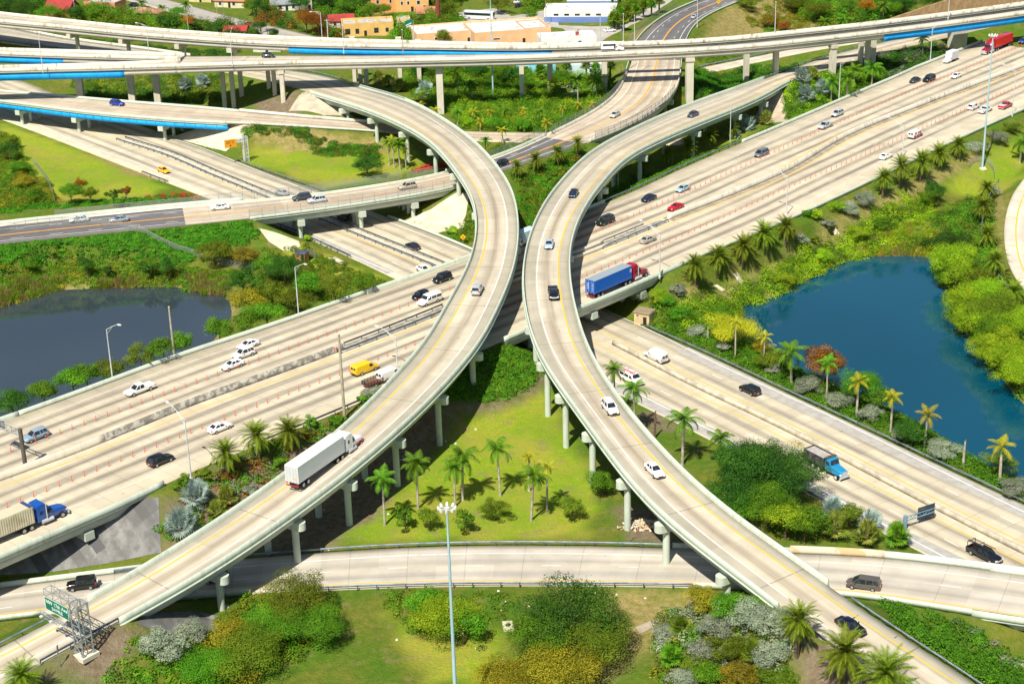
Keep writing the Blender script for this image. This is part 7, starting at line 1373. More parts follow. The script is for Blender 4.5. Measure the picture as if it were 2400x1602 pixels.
# ------------------------------------------------------------------ lamps, masts, poles
M_lamp = mat('lamp_housing', (.62, .64, .66), .4)
def solve_h(q, ty):
    for hh in np.arange(.5, 45, .1):
        if proj((q[0], q[1], q[2] + hh))[0][1] <= ty: return float(hh)
    return 10.0
def foot(bx, by, key, side=None):
    if key is None: return G(bx, by)
    p = ROADS[key]; z = 7.0
    for _ in range(6):
        q = P(bx, by, z); j = p.near(q[0], q[1]); z = p.C[j, 2]
    return q
def street_lamp(bx, by, ty, ax, ay, label, key=None, h=None, m=None, name='street_lamp'):
    q = foot(bx, by, key); h = h or solve_h(q, ty); e = empty(name, q, label=label, cat='street lamp'); m = m or M_pole
    MB().tube([(0, 0, -.4), (0, 0, 0), (0, 0, h)], [.19, .15, .08], 8).build('pole', m, e, True); MB().tube([(0, 0, -.1), (0, 0, .25)], .28, 8).build('base', m, e)
    if ax is not None:
        # arm end: at the height of the top plus a rise, found on the sight line nearest to a 3 m reach
        best = None
        for rise in np.arange(0, 1.8, .1):
            r_ = P(ax, ay, q[2] + h + rise); d = np.hypot(r_[0] - q[0], r_[1] - q[1]); s = abs(d - 3.2)
            if best is None or s < best[0]: best = (s, r_, rise)
        a = Vector(best[1] - np.array(q)); 
        if a.xy.length > 5: a.x *= 4 / a.xy.length; a.y *= 4 / a.xy.length
        b = MB(); b.tube([(0, 0, h - .02), a * .5 + Vector((0, 0, h * .5 + .1)), a], [.07, .06, .05], 6); b.tube([(0, 0, h - .9), (a.x * .55, a.y * .55, h + (a.z - h) * .6)], .04, 5); b.build('arm', m, e, True)
        d = Vector((a.x, a.y, 0)).normalized(); b = MB(); c = a + d * .35; b.loft([[(a.x - d.x * .1 + n.x * w_, a.y - d.y * .1 + n.y * w_, a.z + z) for n, w_, z in ((Vector((-d.y, d.x)), .12, -.06), (Vector((-d.y, d.x)), .10, .1), (Vector((d.y, -d.x)), .10, .1), (Vector((d.y, -d.x)), .12, -.06))], [(c.x + n.x * w_, c.y + n.y * w_, c.z + z) for n, w_, z in ((Vector((-d.y, d.x)), .24, -.1), (Vector((-d.y, d.x)), .18, .12), (Vector((d.y, -d.x)), .18, .12), (Vector((d.y, -d.x)), .24, -.1))], [(c.x + d.x * .5 + n.x * w_, c.y + d.y * .5 + n.y * w_, c.z + z) for n, w_, z in ((Vector((-d.y, d.x)), .12, -.04), (Vector((-d.y, d.x)), .1, .06), (Vector((d.y, -d.x)), .1, .06), (Vector((d.y, -d.x)), .12, -.04))]]); b.build('lamp_head', M_lamp, e)
    else: MB().box(-.16, .16, -.16, .16, h, h + .25).build('lamp_head', M_lamp, e)
    return e
for bx, by, ty, ax, ay, key, lb in ((264,888,772,276,760,'wide_highway','lamp at the lake barrier beside the white pickup'),(700,738,627,713,618,'wide_highway','lamp rising from the trees at the highway barrier below the orange hut'),(448,1121,984,395,943,'wide_highway','tall lamp at the dark guardrail with an arm over the highway'),(932,872,792,887,764,'wide_highway','lamp beside the left ramp above the white van'),
   (1546,649,545,1505,517,'wide_highway','lamp ahead of the red tractor of the blue container'),(1843,503,416,1816,393,'wide_highway','lamp at the fifth date palm on the highway edge'),(2115,368,296,2083,274,'wide_highway','lamp beside the white coupe at the right'),(2372,272,168,2355,151,'wide_highway','lamp beside the red pickup at the right'),
   (1711,342,249,None,None,None,'plain lamp pole beside the tan slope at the right ramp'),(1449,446,368,None,None,None,'plain lamp pole standing behind the lower right ramp parapet'),(1966,236,150,1996,139,None,'lamp in front of the silver palms'),(2180,147,65,2206,54,None,'lamp beside the hammerhead column under the flyover'),
   (101,168,91,93,78,'front_branch','lamp on the front branch of the flyover at the left'),(545,153,84,543,66,'front_branch','lamp where the two left flyover branches join'),(349,124,61,322,54,'rear_branch','lamp on the rear flyover branch at the left'),(178,47,3,None,None,None,'thin lamp pole behind the flyover by the red house'),(456,71,14,438,8,None,'lamp pole behind the flyover beside the orange tree'),
   (755,89,30,731,28,'back_flyover','twin-looking lamp above the rust brown trees'),(806,124,61,None,None,'flyover','thin pole on the flyover left of the yellow house'),(1104,101,41,1082,36,'back_flyover','lamp on the flyover in front of the peach warehouse'),(1267,99,46,None,None,'back_flyover','lamp pole on the flyover at the warehouse entrance'),(1407,97,40,None,None,'back_flyover','thin pole on the flyover before the white and blue building'),(1461,97,34,None,None,'back_flyover','lamp pole on the flyover, left of two at the avenue'),(1487,103,38,None,None,'back_flyover','lamp pole on the flyover, right of two at the avenue'),(1816,82,6,None,None,'back_flyover','lamp pole on the flyover at the dry field'),(2222,44,-8,None,None,'back_flyover','lamp pole on the flyover before the sound wall'),
   (1634,63,-6,None,None,'avenue','lamp pole at the right kerb of the top avenue')):
    street_lamp(bx, by, ty, ax, ay, lb, key)
street_lamp(945, 123, 71, None, None, 'brownish pole on the flyover before the green road sign', 'flyover', m=M_wood)
def high_mast(bx, by, ty, label, h=None, q=None):
    q = G(bx, by) if q is None else q; h = h or solve_h(q, ty); e = empty('high_mast_light', q, label=label, cat='light mast'); MB().tube([(0, 0, -.3), (0, 0, h * .5), (0, 0, h)], [.30, .22, .12], 12).build('mast', M_mast, e, True)
    b = MB(); b.tube([(0, 0, h - .1), (0, 0, h + .3)], .34, 12); b.build('head_ring', M_lamp, e, True); MB().box(-.9, .9, -.9, .9, -.3, .25).build('base', M_conc, e)
    for k in range(8):
        a = 2 * math.pi * k / 8; c = (.95 * math.cos(a), .95 * math.sin(a)); b = MB(); b.bar((.3 * math.cos(a), .3 * math.sin(a), h + .1), (c[0], c[1], h + .1), .07)
        b.tube([(c[0], c[1], h + .05), (c[0] * 1.12, c[1] * 1.12, h + .32), (c[0] * 1.2, c[1] * 1.2, h + .5)], [.22, .19, .08], 8); b.build('floodlight', M_lamp, e, True)
# central mast: foot below the picture, head seen at (1049,1194)
q = P(1088, 1900, 0); q = np.array([q[0], q[1], float(terr(q[0], q[1]))]); bq = None
for yy in np.arange(1640, 2600, 10):
    q = P(1066 + (yy - 1600) * .045, yy, .5); q[2] = float(terr(q[0], q[1])); h = solve_h(q, 1194)
    if h >= 34: break
high_mast(0, 0, 0, 'tall light blue mast with a floodlight ring rising from the bottom centre', h=h, q=q)
high_mast(2302, 395, 86, 'tall pale mast with floodlights beside the wide highway at the right')
high_mast(1156, 231, -40, 'slim light blue mast rising through the flyover gap to the top edge', h=32)
def pole(bx, by, ty, label, key=None, m=M_wood, r=.2, cross=False):
    q = foot(bx, by, key); h = solve_h(q, ty); e = empty('utility_pole', q, label=label, cat='pole'); MB().tube([(0, 0, -.4), (0, 0, h)], [r * 1.15, r * .8], 9).build('shaft', m, e, True)
    if cross: MB().bar((-1.0, 0, h - .4), (1.0, 0, h - .4), .12).build('crossarm', m, e); MB().tube([(.35, 0, h - 1.9), (.35, 0, h - 1.0)], .22, 8).build('transformer', M_steel, e)
    else: MB().tube([(0, 0, h), (0, 0, h + .08)], r * .9, 9).build('cap', M_conc, e)
pole(409, 841, 720, 'thick weathered concrete pole with ivy at the lake barrier'); pole(808, 985, 784, 'thick concrete pole between the left bank and the wide highway', r=.26); pole(769, 90, 46, 'utility pole with crossarm behind the rust brown trees', cross=True, m=M_pole); pole(1028, 66, -20, 'thick rust-brown column at the orange villa', m=mat('rust_column', (.22, .06, .03), .8), r=.9); pole(526, 52, 0, 'thin green-grey pole on the residential street', m=M_steel, r=.12); pole(509, 36, -4, 'thin pole by the carport on the residential street', m=M_wood, r=.12); pole(1280, 60, 4, 'thin pole beside the white and blue building', m=M_wood, r=.14)

# ------------------------------------------------------------------ signs and gantries
M_green = mat('green_sign_face', (.0, .17, .11), .5, (.0, .14, .09), .4)
M_orange = mat('orange_sign_face', (.85, .36, .01), .5)
def lattice(b, a0, a1, wd, n, r=.06):
    """square lattice boom between two points"""
    a0, a1 = Vector(a0), Vector(a1); d = (a1 - a0).normalized(); u = d.cross(Vector((0, 0, 1)))
    if u.length < .1: u = Vector((1, 0, 0))
    u.normalize(); v = u.cross(d); cs = [(u * i + v * j) * wd / 2 for i, j in ((-1, -1), (1, -1), (1, 1), (-1, 1))]
    for c in cs: b.tube([a0 + c, a1 + c], r * 1.5, 6)
    for k in range(n + 1):
        p = a0 + (a1 - a0) * k / n
        for i in range(4):
            b.bar(p + cs[i], p + cs[(i + 1) % 4], r)
            if k < n: b.bar(p + cs[i], a0 + (a1 - a0) * (k + 1) / n + cs[(i + 1) % 4], r)
    return b
# the big sign tower at the lower left
q = G(200, 1533); e = empty('sign_gantry', q, label='grey lattice tower carrying the green NW 17th Ave sign over the left ramp', cat='road sign')
h = solve_h(q, 1412); tip = P(110, 1374, q[2] + h); dv = Vector((tip[0] - q[0], tip[1] - q[1], 0)); dv = dv.normalized() * min(dv.length, 9.0); ang = math.atan2(dv.y, dv.x)
e.rotation_euler = (0, 0, ang); Ln = dv.length
lattice(MB(), (0, 0, 0), (0, 0, h), 1.7, 5, .075).build('tower', M_steel, e); lattice(MB(), (-.85, 0, h - .65), (Ln, 0, h - .65), 1.25, 4, .05).build('boom', M_steel, e)
MB().box(-1.4, 1.4, -1.4, 1.4, -.4, .25).build('footing', M_conc, e)
for sx in (-1, 1):
    for sy in (-1, 1): MB().box(sx * .85 - .22, sx * .85 + .22, sy * .85 - .22, sy * .85 + .22, .25, .5).build('foot_plate', M_steel, e)
# which side faces the camera
fy = 1 if (Matrix.Rotation(ang, 3, 'Z') @ Vector((0, 1, 0))).y < 0 else -1
sx0, sx1, zt = 1.35, Ln - .25, h - .9; b = MB(); b.box(sx0, sx1, fy * .78 - .04, fy * .78 + .04, zt - 2.15, zt); sgn = b.build('sign_panel', M_green, e)
b = MB()
for z in (zt - .06, zt - 2.09): b.box(sx0 + .04, sx1 - .04, fy * .84 - .008, fy * .84 + .008, z - .05, z + .05)
for x in (sx0 + .06, sx1 - .06): b.box(x - .05, x + .05, fy * .84 - .008, fy * .84 + .008, zt - 2.05, zt - .1)
b.build('sign_border', M_whi, sgn)
rot = Matrix.Rotation(math.pi / 2, 4, 'X') if fy < 0 else Matrix.Rotation(math.pi, 4, 'Z') @ Matrix.Rotation(math.pi / 2, 4, 'X')
M_ref = mat('sign_lettering_white', (.85, .9, .88), .5)
for tx, sz, zz_ in (('NW 17th Ave', (sx1 - sx0) * .155, zt - .75), ('3/4 MILE', (sx1 - sx0) * .13, zt - 1.55)):
    o = link('lettering', text_mesh(tx, sz, M_ref), sgn); o.matrix_local = Matrix.Translation(((sx0 + sx1) / 2, fy * .835, zz_)) @ rot
b = MB(); lattice(b, (sx0, fy * 1.5, zt - 2.6), (sx1, fy * 1.5, zt - 2.6), .5, 5, .04); b.build('walkway', M_steel, e)
for x in (sx0 + .6, (sx0 + sx1) / 2, sx1 - .5): MB().box(x - .25, x + .25, fy * 2.0 - .18, fy * 2.0 + .18, zt - 2.7, zt - 2.5).build('sign_light', M_lamp, e)
# dark sign back on an arm at the left edge
def arm_sign(bx, by, ty, tx, ty2, key, label, mp, ma, pw=3.6, ph=1.9, post=.3, bd=.62, rise=0.0, name='sign_gantry', pm=None):
    q = foot(bx, by, key); h = solve_h(q, ty); e = empty(name, q, label=label, cat='road sign'); tip = P(tx, ty2, q[2] + h + rise); d = Vector((tip[0] - q[0], tip[1] - q[1], 0)); L_ = d.length; ang = math.atan2(d.y, d.x); e.rotation_euler = (0, 0, ang)
    MB().tube([(0, 0, -.4), (0, 0, h)], post, 12).build('post', mp, e, True); b = MB()
    for z in (h - .25, h - .25 - bd): b.tube([(0, 0, z), (L_, 0, z)], .09, 6)
    n = max(3, int(L_ / 1.2))
    for k in range(n): b.bar((L_ * k / n, 0, h - .25 - (bd if k % 2 else 0)), (L_ * (k + 1) / n, 0, h - .25 - (0 if k % 2 else bd)), .07); b.bar((L_ * k / n, 0, h - .25), (L_ * k / n, 0, h - .25 - bd), .06)
    b.build('arm', ma, e)
    f_ = 1 if (Matrix.Rotation(ang, 3, 'Z') @ Vector((0, 1, 0))).y < 0 else -1
    MB().box(L_ - pw, L_ + .1, -f_ * .22 - .03, -f_ * .22 + .03, h - .55 - ph / 2, h - .55 + ph / 2).build('sign_panel', pm or M_silver_alu, e)
    b = MB()
    for k in range(5): x = L_ - pw + .3 + (pw - .5) * k / 4; b.box(x - .05, x + .05, -f_ * .14 - .05, -f_ * .14 + .05, h - .5 - ph / 2, h - .6 + ph / 2)
    for z in (h - .55 - ph * .3, h - .55 + ph * .3): b.box(L_ - pw + .05, L_ + .05, -f_ * .04 - .05, -f_ * .04 + .05, z - .05, z + .05)
    b.build('back_rib', M_rdark, e); return e
arm_sign(60, 1094, 1004, -28, 975, 'wide_highway', 'dark post with a galvanised sign arm over the wide highway at the left edge', mat('weathered_dark_post', (.10, .095, .08), .8), M_steel, 4.2, 1.6, .36, 1.2)
arm_sign(2120, 1244, 1209, 2192, 1186, None, 'blue-grey cantilever arm showing a sign from behind over the crossing highway', mat('blue_grey_post', (.16, .28, .36), .5), mat('blue_grey_post', (.16, .28, .36), .5), 3.4, 2.2, .34, .7, pm=M_rdark)
# orange sign on a lattice tower in the lawn
q = G(578, 379); h = solve_h(q, 320); e = empty('sign_gantry', q, label='white lattice tower with an orange construction sign on the lawn', cat='road sign')
tip = P(526, 335, q[2] + h - 1.0); d = Vector((tip[0] - q[0], tip[1] - q[1], 0)); L_ = min(d.length, 8); ang = math.atan2(d.y, d.x); e.rotation_euler = (0, 0, ang)
lattice(MB(), (0, 0, 0), (0, 0, h), 1.2, 6, .07).build('tower', M_pole, e); lattice(MB(), (0, 0, h - .9), (L_ - .5, 0, h - .9), .9, 5, .05).build('boom', M_pole, e)
fy = 1 if (Matrix.Rotation(ang, 3, 'Z') @ Vector((0, 1, 0))).y < 0 else -1; b = MB(); b.box(L_ - 3.2, L_ + .2, fy * .6 - .04, fy * .6 + .04, h - 2.4, h - .1); sgn = b.build('sign_panel', M_orange, e)
rot = Matrix.Rotation(math.pi / 2, 4, 'X') if fy < 0 else Matrix.Rotation(math.pi, 4, 'Z') @ Matrix.Rotation(math.pi / 2, 4, 'X')
for tx, zz_ in (('LANE ENDS', .72), ('MERGE LEFT', .22)):
    o = link('lettering', text_mesh(tx, .46, M_dark), sgn); o.matrix_local = Matrix.Translation((L_ - 1.5, fy * .648, h - 1.35 + zz_)) @ rot
b = MB(); b.box(L_ - 1.68, L_ - 1.32, fy * .648 - .005, fy * .648 + .005, h - 2.1, h - 1.6); b.build('arrow_symbol', M_dark, sgn)
# green sign seen beyond the flyover
q = foot(970, 97, 'back_flyover'); h = solve_h(q, 48); e = empty('road_sign', q, label='tilted green road sign on a white post behind the flyover', cat='road sign', ); MB().tube([(0, 0, 0), (0, 0, h)], .16, 8).build('post', M_pole, e)
b = MB(); b.add([(x, y, z) for y in (-.45, -.37) for x, z in ((-2.6, h - 2.2), (-.1, h - 1.2), (-.1, h + .6), (-2.6, h - .3))], [(0, 1, 2, 3), (4, 5, 6, 7), (0, 1, 5, 4), (1, 2, 6, 5), (2, 3, 7, 6), (3, 0, 4, 7)]); sg = b.build('sign_panel', M_green, e)
b = MB()
for z0, x0, x1 in ((.95, -2.3, -.5), (1.55, -2.1, -.7)): b.add([(x, y, h + .35 - z0 + (x + .1) * .45 + dz) for y in (-.46, -.452) for x, dz in ((x0, -.12), (x1, -.12), (x1, .12), (x0, .12))], [(0, 1, 2, 3), (4, 5, 6, 7), (0, 1, 5, 4), (1, 2, 6, 5), (2, 3, 7, 6), (3, 0, 4, 7)])
b.build('lettering', M_ref, sg)
def diamond(bx, by, ty, label, s=.62, key=None):
    q = foot(bx, by, key); h = max(2.0, solve_h(q, ty)); e = empty('warning_sign', q, label=label, cat='road sign'); MB().box(-.05, .05, -.03, .03, -.2, h).build('post', M_steel, e)
    MB().add([(x, y, z) for y in (-.09, -.05) for x, z in ((0, h - s), (s, h), (0, h + s), (-s, h))], [(0, 1, 2, 3), (4, 5, 6, 7), (0, 1, 5, 4), (1, 2, 6, 5), (2, 3, 7, 6), (3, 0, 4, 7)]).build('sign_panel', mat('yellow_sign_face', (.85, .50, .01), .5), e)
    b = MB(); b.box(-.22, -.12, -.105, -.095, h - .25, h + .2); b.box(.10, .20, -.105, -.095, h - .2, h + .25)
    for x, z, d in ((-.17, h + .2, .16), (.15, h - .2, -.16)): b.add([(x - .14, -.105, z), (x + .14, -.105, z), (x, -.105, z + d), (x - .14, -.095, z), (x + .14, -.095, z), (x, -.095, z + d)], [(0, 1, 2), (3, 4, 5), (0, 1, 4, 3), (1, 2, 5, 4), (2, 0, 3, 5)])
    b.build('arrow_symbol', M_dark, e)
diamond(1086, 574, 557, 'yellow diamond sign with two arrows beside the left ramp bend', .75); diamond(1684, 17, 9, 'yellow diamond sign at the right kerb of the top avenue', .8, 'avenue')
q = foot(758, 585, None); e = empty('road_sign', q, label='back of a small diamond sign at the dark guardrail by the avenue bridge', cat='road sign'); MB().box(-.05, .05, -.03, .03, 0, 2.4).build('post', M_steel, e); MB().add([(x, y, z) for y in (-.05, -.03) for x, z in ((0, 1.8), (.55, 2.35), (0, 2.9), (-.55, 2.35))], [(0, 1, 2, 3), (4, 5, 6, 7), (0, 1, 5, 4), (1, 2, 6, 5), (2, 3, 7, 6), (3, 0, 4, 7)]).build('sign_panel', M_silver_alu, e)
q = G(141, 1562); e = empty('road_sign', q, label='slim sign post seen edge-on beside the guardrail at the lower left', cat='road sign'); MB().tube([(0, 0, -.2), (0, 0, 3.4)], .06, 6).build('post', M_steel, e); MB().box(-.03, .03, -.3, .3, 2.3, 3.4).build('sign_panel', M_steel, e)
q = G(1474, 1274); e = empty('marker_post', q, label='thin grey post at the guardrail below the rubble heap', cat='post'); MB().tube([(0, 0, -.2), (0, 0, 2.9)], .045, 6).build('post', M_steel, e); MB().box(-.12, .12, -.03, .03, 2.6, 2.9).build('plate', M_steel, e)
# orange barricade in the median
q = P(779, 828, 7); e = empty('barricade', q, .35, label='leaning orange and white barricade on the highway median', cat='barricade'); MB().box(-.9, .9, -.04, .04, .55, .8).build('board', M_red, e); MB().box(-.9, .9, -.04, .04, .95, 1.2).build('board', M_red, e)
for x in (-.7, .7): b = MB(); b.bar((x, -.35, 0), (x, 0, 1.25), .07); b.bar((x, .35, 0), (x, 0, 1.25), .07); b.build('leg', M_pole, e)
# huts
def hut(px, py, w_, d_, h_, rz, wc_, rc, label, over=.25):
    q = G(px, py); e = empty('utility_hut', (q[0], q[1], q[2] - .2), rz, label=label, cat='hut'); MB().box(-w_ / 2, w_ / 2, -d_ / 2, d_ / 2, 0, h_).build('wall', wc_, e); MB().box(-w_ / 2 - over, w_ / 2 + over, -d_ / 2 - over, d_ / 2 + over, h_ + .003, h_ + .2, .1, .1).build('roof', rc, e)
    MB().box(w_ * .1, w_ * .1 + .8, -d_ / 2 - .03, -d_ / 2 - .004, .25, 2.1).build('door', M_dark, e); MB().box(-w_ * .35, -w_ * .35 + .5, -d_ / 2 - .03, -d_ / 2 - .004, h_ - .8, h_ - .45).build('vent', M_rdark, e); return e
hut(709, 612, 2.4, 2.2, 2.4, -.35, mat('orange_stucco', (.62, .25, .12), .9), M_rdark, 'small orange hut with a flat dark roof by the crossing highway')
hut(1510, 757, 3.4, 2.8, 2.9, -.5, mat('buff_stucco', (.62, .50, .27), .9, (.5, .40, .22), .6), mat('brown_flat_roof', (.28, .22, .15), .9), 'buff hut with a brown flat roof below the wide highway')
fp = line_path([(722,598),(735,603),(744,612)], 0); fence(fp, 0, len(fp.C) - 1, 0, 0, 'short chain link fence beside the orange hut', 1.8, ground=True)
fp = line_path([(2268,420),(2300,398),(2330,402),(2328,424)], 0); fence(fp, 0, len(fp.C) - 1, 0, 0, 'chain link enclosure at the foot of the tall mast on the right', 1.8, ground=True)
# drain box, rubble, stretcher-like frame
q = G(1191, 1469); e = empty('drain_inlet', q, .1, label='pale concrete drain box with a dark hole in the bottom grass', cat='drain'); b = MB(); b.box(-.75, .75, -1.2, 1.2, -.2, .35); b.build('box', M_pave, e); MB().tube([(0, .1, .352), (0, .1, .37)], .42, 12).build('grate', M_dark, e)
q = G(949, 1073); e = empty('metal_frame', q, .6, label='discarded light blue metal frame in the shade beside the lawn', cat='metal frame'); b = MB()
for s in (-.5, .5): b.bar((-1.6, s, .2), (1.6, s, .35), .09)
for x in (-1.5, -.3, 1.5): b.bar((x, -.5, .25), (x, .5, .25), .08)
b.build('frame', M_mast, e); MB().box(1.4, 1.6, -.6, .6, .02, .14).build('cross_foot', M_mast, e)
b = MB(); q0 = G(1510, 1233)
for k in range(230):
    x, y = rng.normal(0, 1.7), rng.normal(0, .8); z = max(0, 1.0 - .14 * x * x - .5 * y * y) * rng.random(); s = .12 + .3 * rng.random(); a = rng.random() * 3
    b.bar((x - s * math.cos(a), y - s * math.sin(a), z + .1), (x + s * math.cos(a), y + s * math.sin(a), z + .1 + .2 * rng.random()), .1 + .25 * rng.random(), .06 + .15 * rng.random())
b.build('rubble_heap', mat('pale_rubble', (.50, .36, .22), .95, (.62, .57, .48), 1.1, .42, .55), None, loc=q0, label='heap of pale broken rubble beside a right ramp column', cat='rubble', kind='stuff')
b = MB(); lts = [(1180,1545),(1115,1520),(1185,1410),(1168,1385),(1445,1394),(1512,1402),(1068,1040),(1045,1035),(1115,1007),(770,1290),(1160,1580),(930,1500),(1635,1057),(1395,1390),(1240,1420),(1175,1430),(340,1500),(910,1205),(1505,1275),(760,1195)]
for x, y in lts:
    q = G(x, y); s = .08 + .12 * rng.random(); b.box(q[0] - s, q[0] + s, q[1] - s * .6, q[1] + s * .6, q[2] + .02, q[2] + .14 + .1 * rng.random(), .05, .05)
b.build('litter', M_whi, None, label='scattered pale litter and stones on the grass', cat='litter', kind='stuff')

# ------------------------------------------------------------------ houses at the top
def H(px, py, w_, d_, h_, rz, wall, roof, label, kind='flat', win=(), door=None, para=.5, rise=2.0, name='house', cat='house', z=0.0, chim=None, winm=None):
    q = P(px, py, z); q[2] = float(terr(q[0], q[1])); e = empty(name, q, rz, label=label, cat=cat); X_, Y_ = w_ / 2, d_ / 2; z0 = -.5
    wl = MB()
    if kind == 'flat':
        wl.box(-X_, X_, -Y_, Y_, z0, h_); t = .3
        for a in ((-X_, X_, -Y_, -Y_ + t), (-X_, X_, Y_ - t, Y_), (-X_, -X_ + t, -Y_ + t, Y_ - t), (X_ - t, X_, -Y_ + t, Y_ - t)): wl.box(*a, h_ + .002, h_ + para)
        MB().box(-X_ + t + .01, X_ - t - .01, -Y_ + t + .01, Y_ - t - .01, h_ + .002, h_ + .06).build('roof', roof, e)
        for k_ in range(2 + int(w_ > 18) * 2): u_, v_ = X_ * (-.6 + 1.1 * rng.random()), Y_ * (-.5 + rng.random()); MB().box(u_ - .5, u_ + .5, v_ - .4, v_ + .4, h_ + .065, h_ + .75).build('roof_unit', M_silver_alu, e)
    elif kind == 'gable':
        wl.box(-X_, X_, -Y_, Y_, z0, h_); wl.add([(-X_, -Y_, h_), (-X_, Y_, h_), (-X_, 0, h_ + rise), (X_, -Y_, h_), (X_, Y_, h_), (X_, 0, h_ + rise)], [(0, 1, 2), (3, 4, 5)])
        b = MB(); o = .5
        for s in (-1, 1): b.add([(-X_ - o, s * (Y_ + o), h_ - rise * o / Y_), (X_ + o, s * (Y_ + o), h_ - rise * o / Y_), (X_ + o, 0, h_ + rise), (-X_ - o, 0, h_ + rise), (-X_ - o, s * (Y_ + o), h_ - rise * o / Y_ + .16), (X_ + o, s * (Y_ + o), h_ - rise * o / Y_ + .16), (X_ + o, 0, h_ + rise + .18), (-X_ - o, 0, h_ + rise + .18)], [(0, 1, 2, 3), (4, 5, 6, 7), (0, 1, 5, 4), (1, 2, 6, 5), (2, 3, 7, 6), (3, 0, 4, 7)])
        b.build('roof', roof, e)
    else:
        wl.box(-X_, X_, -Y_, Y_, z0, h_); o = .5; k = min(X_, Y_) * .95
        MB().add([(-X_ - o, -Y_ - o, h_), (X_ + o, -Y_ - o, h_), (X_ + o, Y_ + o, h_), (-X_ - o, Y_ + o, h_), (-X_ + k, -Y_ + k, h_ + rise), (X_ - k, -Y_ + k, h_ + rise), (X_ - k, Y_ - k, h_ + rise), (-X_ + k, Y_ - k, h_ + rise)], [(0, 1, 2, 3), (4, 5, 6, 7), (0, 1, 5, 4), (1, 2, 6, 5), (2, 3, 7, 6), (3, 0, 4, 7)]).build('roof', roof, e)
    wl.build('wall', wall, e)
    for face, u, zc, ww, hh in win:
        fr = MB(); pn = MB(); g = .05
        for bb, dd, t0, t1 in ((fr, 0.12, .004, .06), (pn, 0, .062, .075)):
            a0, a1 = u - ww / 2 - dd, u + ww / 2 + dd; c0, c1 = zc - hh / 2 - dd, zc + hh / 2 + dd
            if face == 's': bb.box(a0, a1, -Y_ - t1, -Y_ - t0, c0, c1)
            elif face == 'e': bb.box(X_ + t0, X_ + t1, a0, a1, c0, c1)
            else: bb.box(-X_ - t1, -X_ - t0, a0, a1, c0, c1)
        f_ = fr.build('window', winm or M_whi, e); pn.build('pane', M_glass, f_)
    if door is not None: MB().box(door - .5, door + .5, -Y_ - .07, -Y_ - .004, z0, 2.1).build('door', M_dark, e)
    for cx_, cy_ in (chim or ()): MB().box(cx_ - .45, cx_ + .45, cy_ - .45, cy_ + .45, h_ + .07, h_ + 1.5).build('chimney', wall, e)
    return e
C = lambda n, c, c2=None: mat(n, c, .85, c2, .4, .4, .65)
M_redt = C('red_tile_roof', (.36, .04, .04), (.26, .035, .035)); M_ort = C('terracotta_roof', (.50, .20, .10), (.38, .16, .09)); M_grf = C('grey_flat_roof', (.46, .46, .45), (.33, .33, .33)); M_wrf = C('white_flat_roof', (.72, .70, .66), (.55, .53, .49))
wn2 = [('s', -2.5, 1.6, 1.1, 1.4), ('s', 2.6, 1.6, 1.1, 1.4)]
H(148, 36, 11, 8, 3.2, -.35, C('red_stucco', (.55, .15, .10)), M_redt, 'red house with a steep dark red roof at the top left', 'gable', [('w', -1.4, 1.9, .9, 1.5), ('w', 1.4, 1.9, .8, 1.3), ('s', -3, 1.7, 1, 1.3)], 1.0, rise=3.4)
H(248, 26, 14, 9, 3.8, -.3, C('salmon_stucco', (.70, .28, .18)), M_grf, 'salmon house with a flat grey roof and white coping', 'flat', [('s', 3.2, 1.9, .9, 1.3), ('s', 5.2, 1.9, 1.4, 1.4), ('s', -3, 1.9, 1, 1.3)], 0)
H(346, 42, 11, 6, 2.2, -.2, C('tan_stucco', (.5, .35, .22)), C('brown_roof', (.40, .20, .13), (.32, .16, .11)), 'low house with a wide brown roof behind the flyover', 'hip', wn2, .3, rise=1.6)
H(478, 2, 10, 7, 3.4, -.3, C('cream_stucco', (.66, .55, .28)), M_grf, 'cream two-tone house beside the carport at the top', 'flat', [('s', -2, 1.8, 1, 1.3), ('s', 2, 1.8, 1, 1.3)], 0.2)
H(548, 14, 13, 8, 2.8, -.3, C('pale_yellow_wall', (.68, .62, .42)), M_ort, 'pale house with an orange tile roof at the top', 'gable', [('e', 0, 1.6, 1.4, 1.3), ('s', 2, 1.6, 1.2, 1.3), ('s', -4, 1.6, 1.2, 1.3)], 0, rise=2.0)
H(672, 22, 12, 7, 2.8, .15, C('white_wall', (.66, .66, .62)), C('blue_grey_roof', (.25, .28, .31)), 'house with a blue grey roof behind the rust brown trees', 'gable', wn2, 0, rise=1.5)
H(719, 22, 4.5, 4, 4.5, .1, C('pale_green_wall', (.55, .56, .44)), M_wrf, 'pale boxy annex beside the blue grey roof', 'flat', [('s', 0, 2.5, .9, .9)], 1.2)
H(800, 62, 9, 7, 2.8, .15, C('white_wall', (.66, .66, .62)), M_redt, 'small white house with a red roof left of the yellow house', 'gable', wn2, 0, rise=1.6)
M_yst = C('ochre_stucco', (.70, .46, .16), (.60, .38, .13))
H(862, 79, 19, 10, 4.2, .12, M_yst, M_grf, 'ochre house with a stepped parapet and two chimneys', 'flat', [('s', -7.5, 2, 1.6, 1.8), ('s', -4, 2, 1.1, 1.6), ('s', 3, 2, 1.4, 1.6), ('s', 7, 2, .9, 1.2), ('e', -2, 2, .8, 1.2), ('w', 0, 2, 1, 1.4)], -1.0, chim=((-4, -2), (4, -1)), para=.8, winm=M_dark)
H(946, 66, 5, 5, 3.6, .12, C('buff_wall', (.66, .52, .28)), M_wrf, 'small buff outhouse right of the ochre house', 'flat', [('s', -1, 1.9, .8, 1.2)], 1.0)
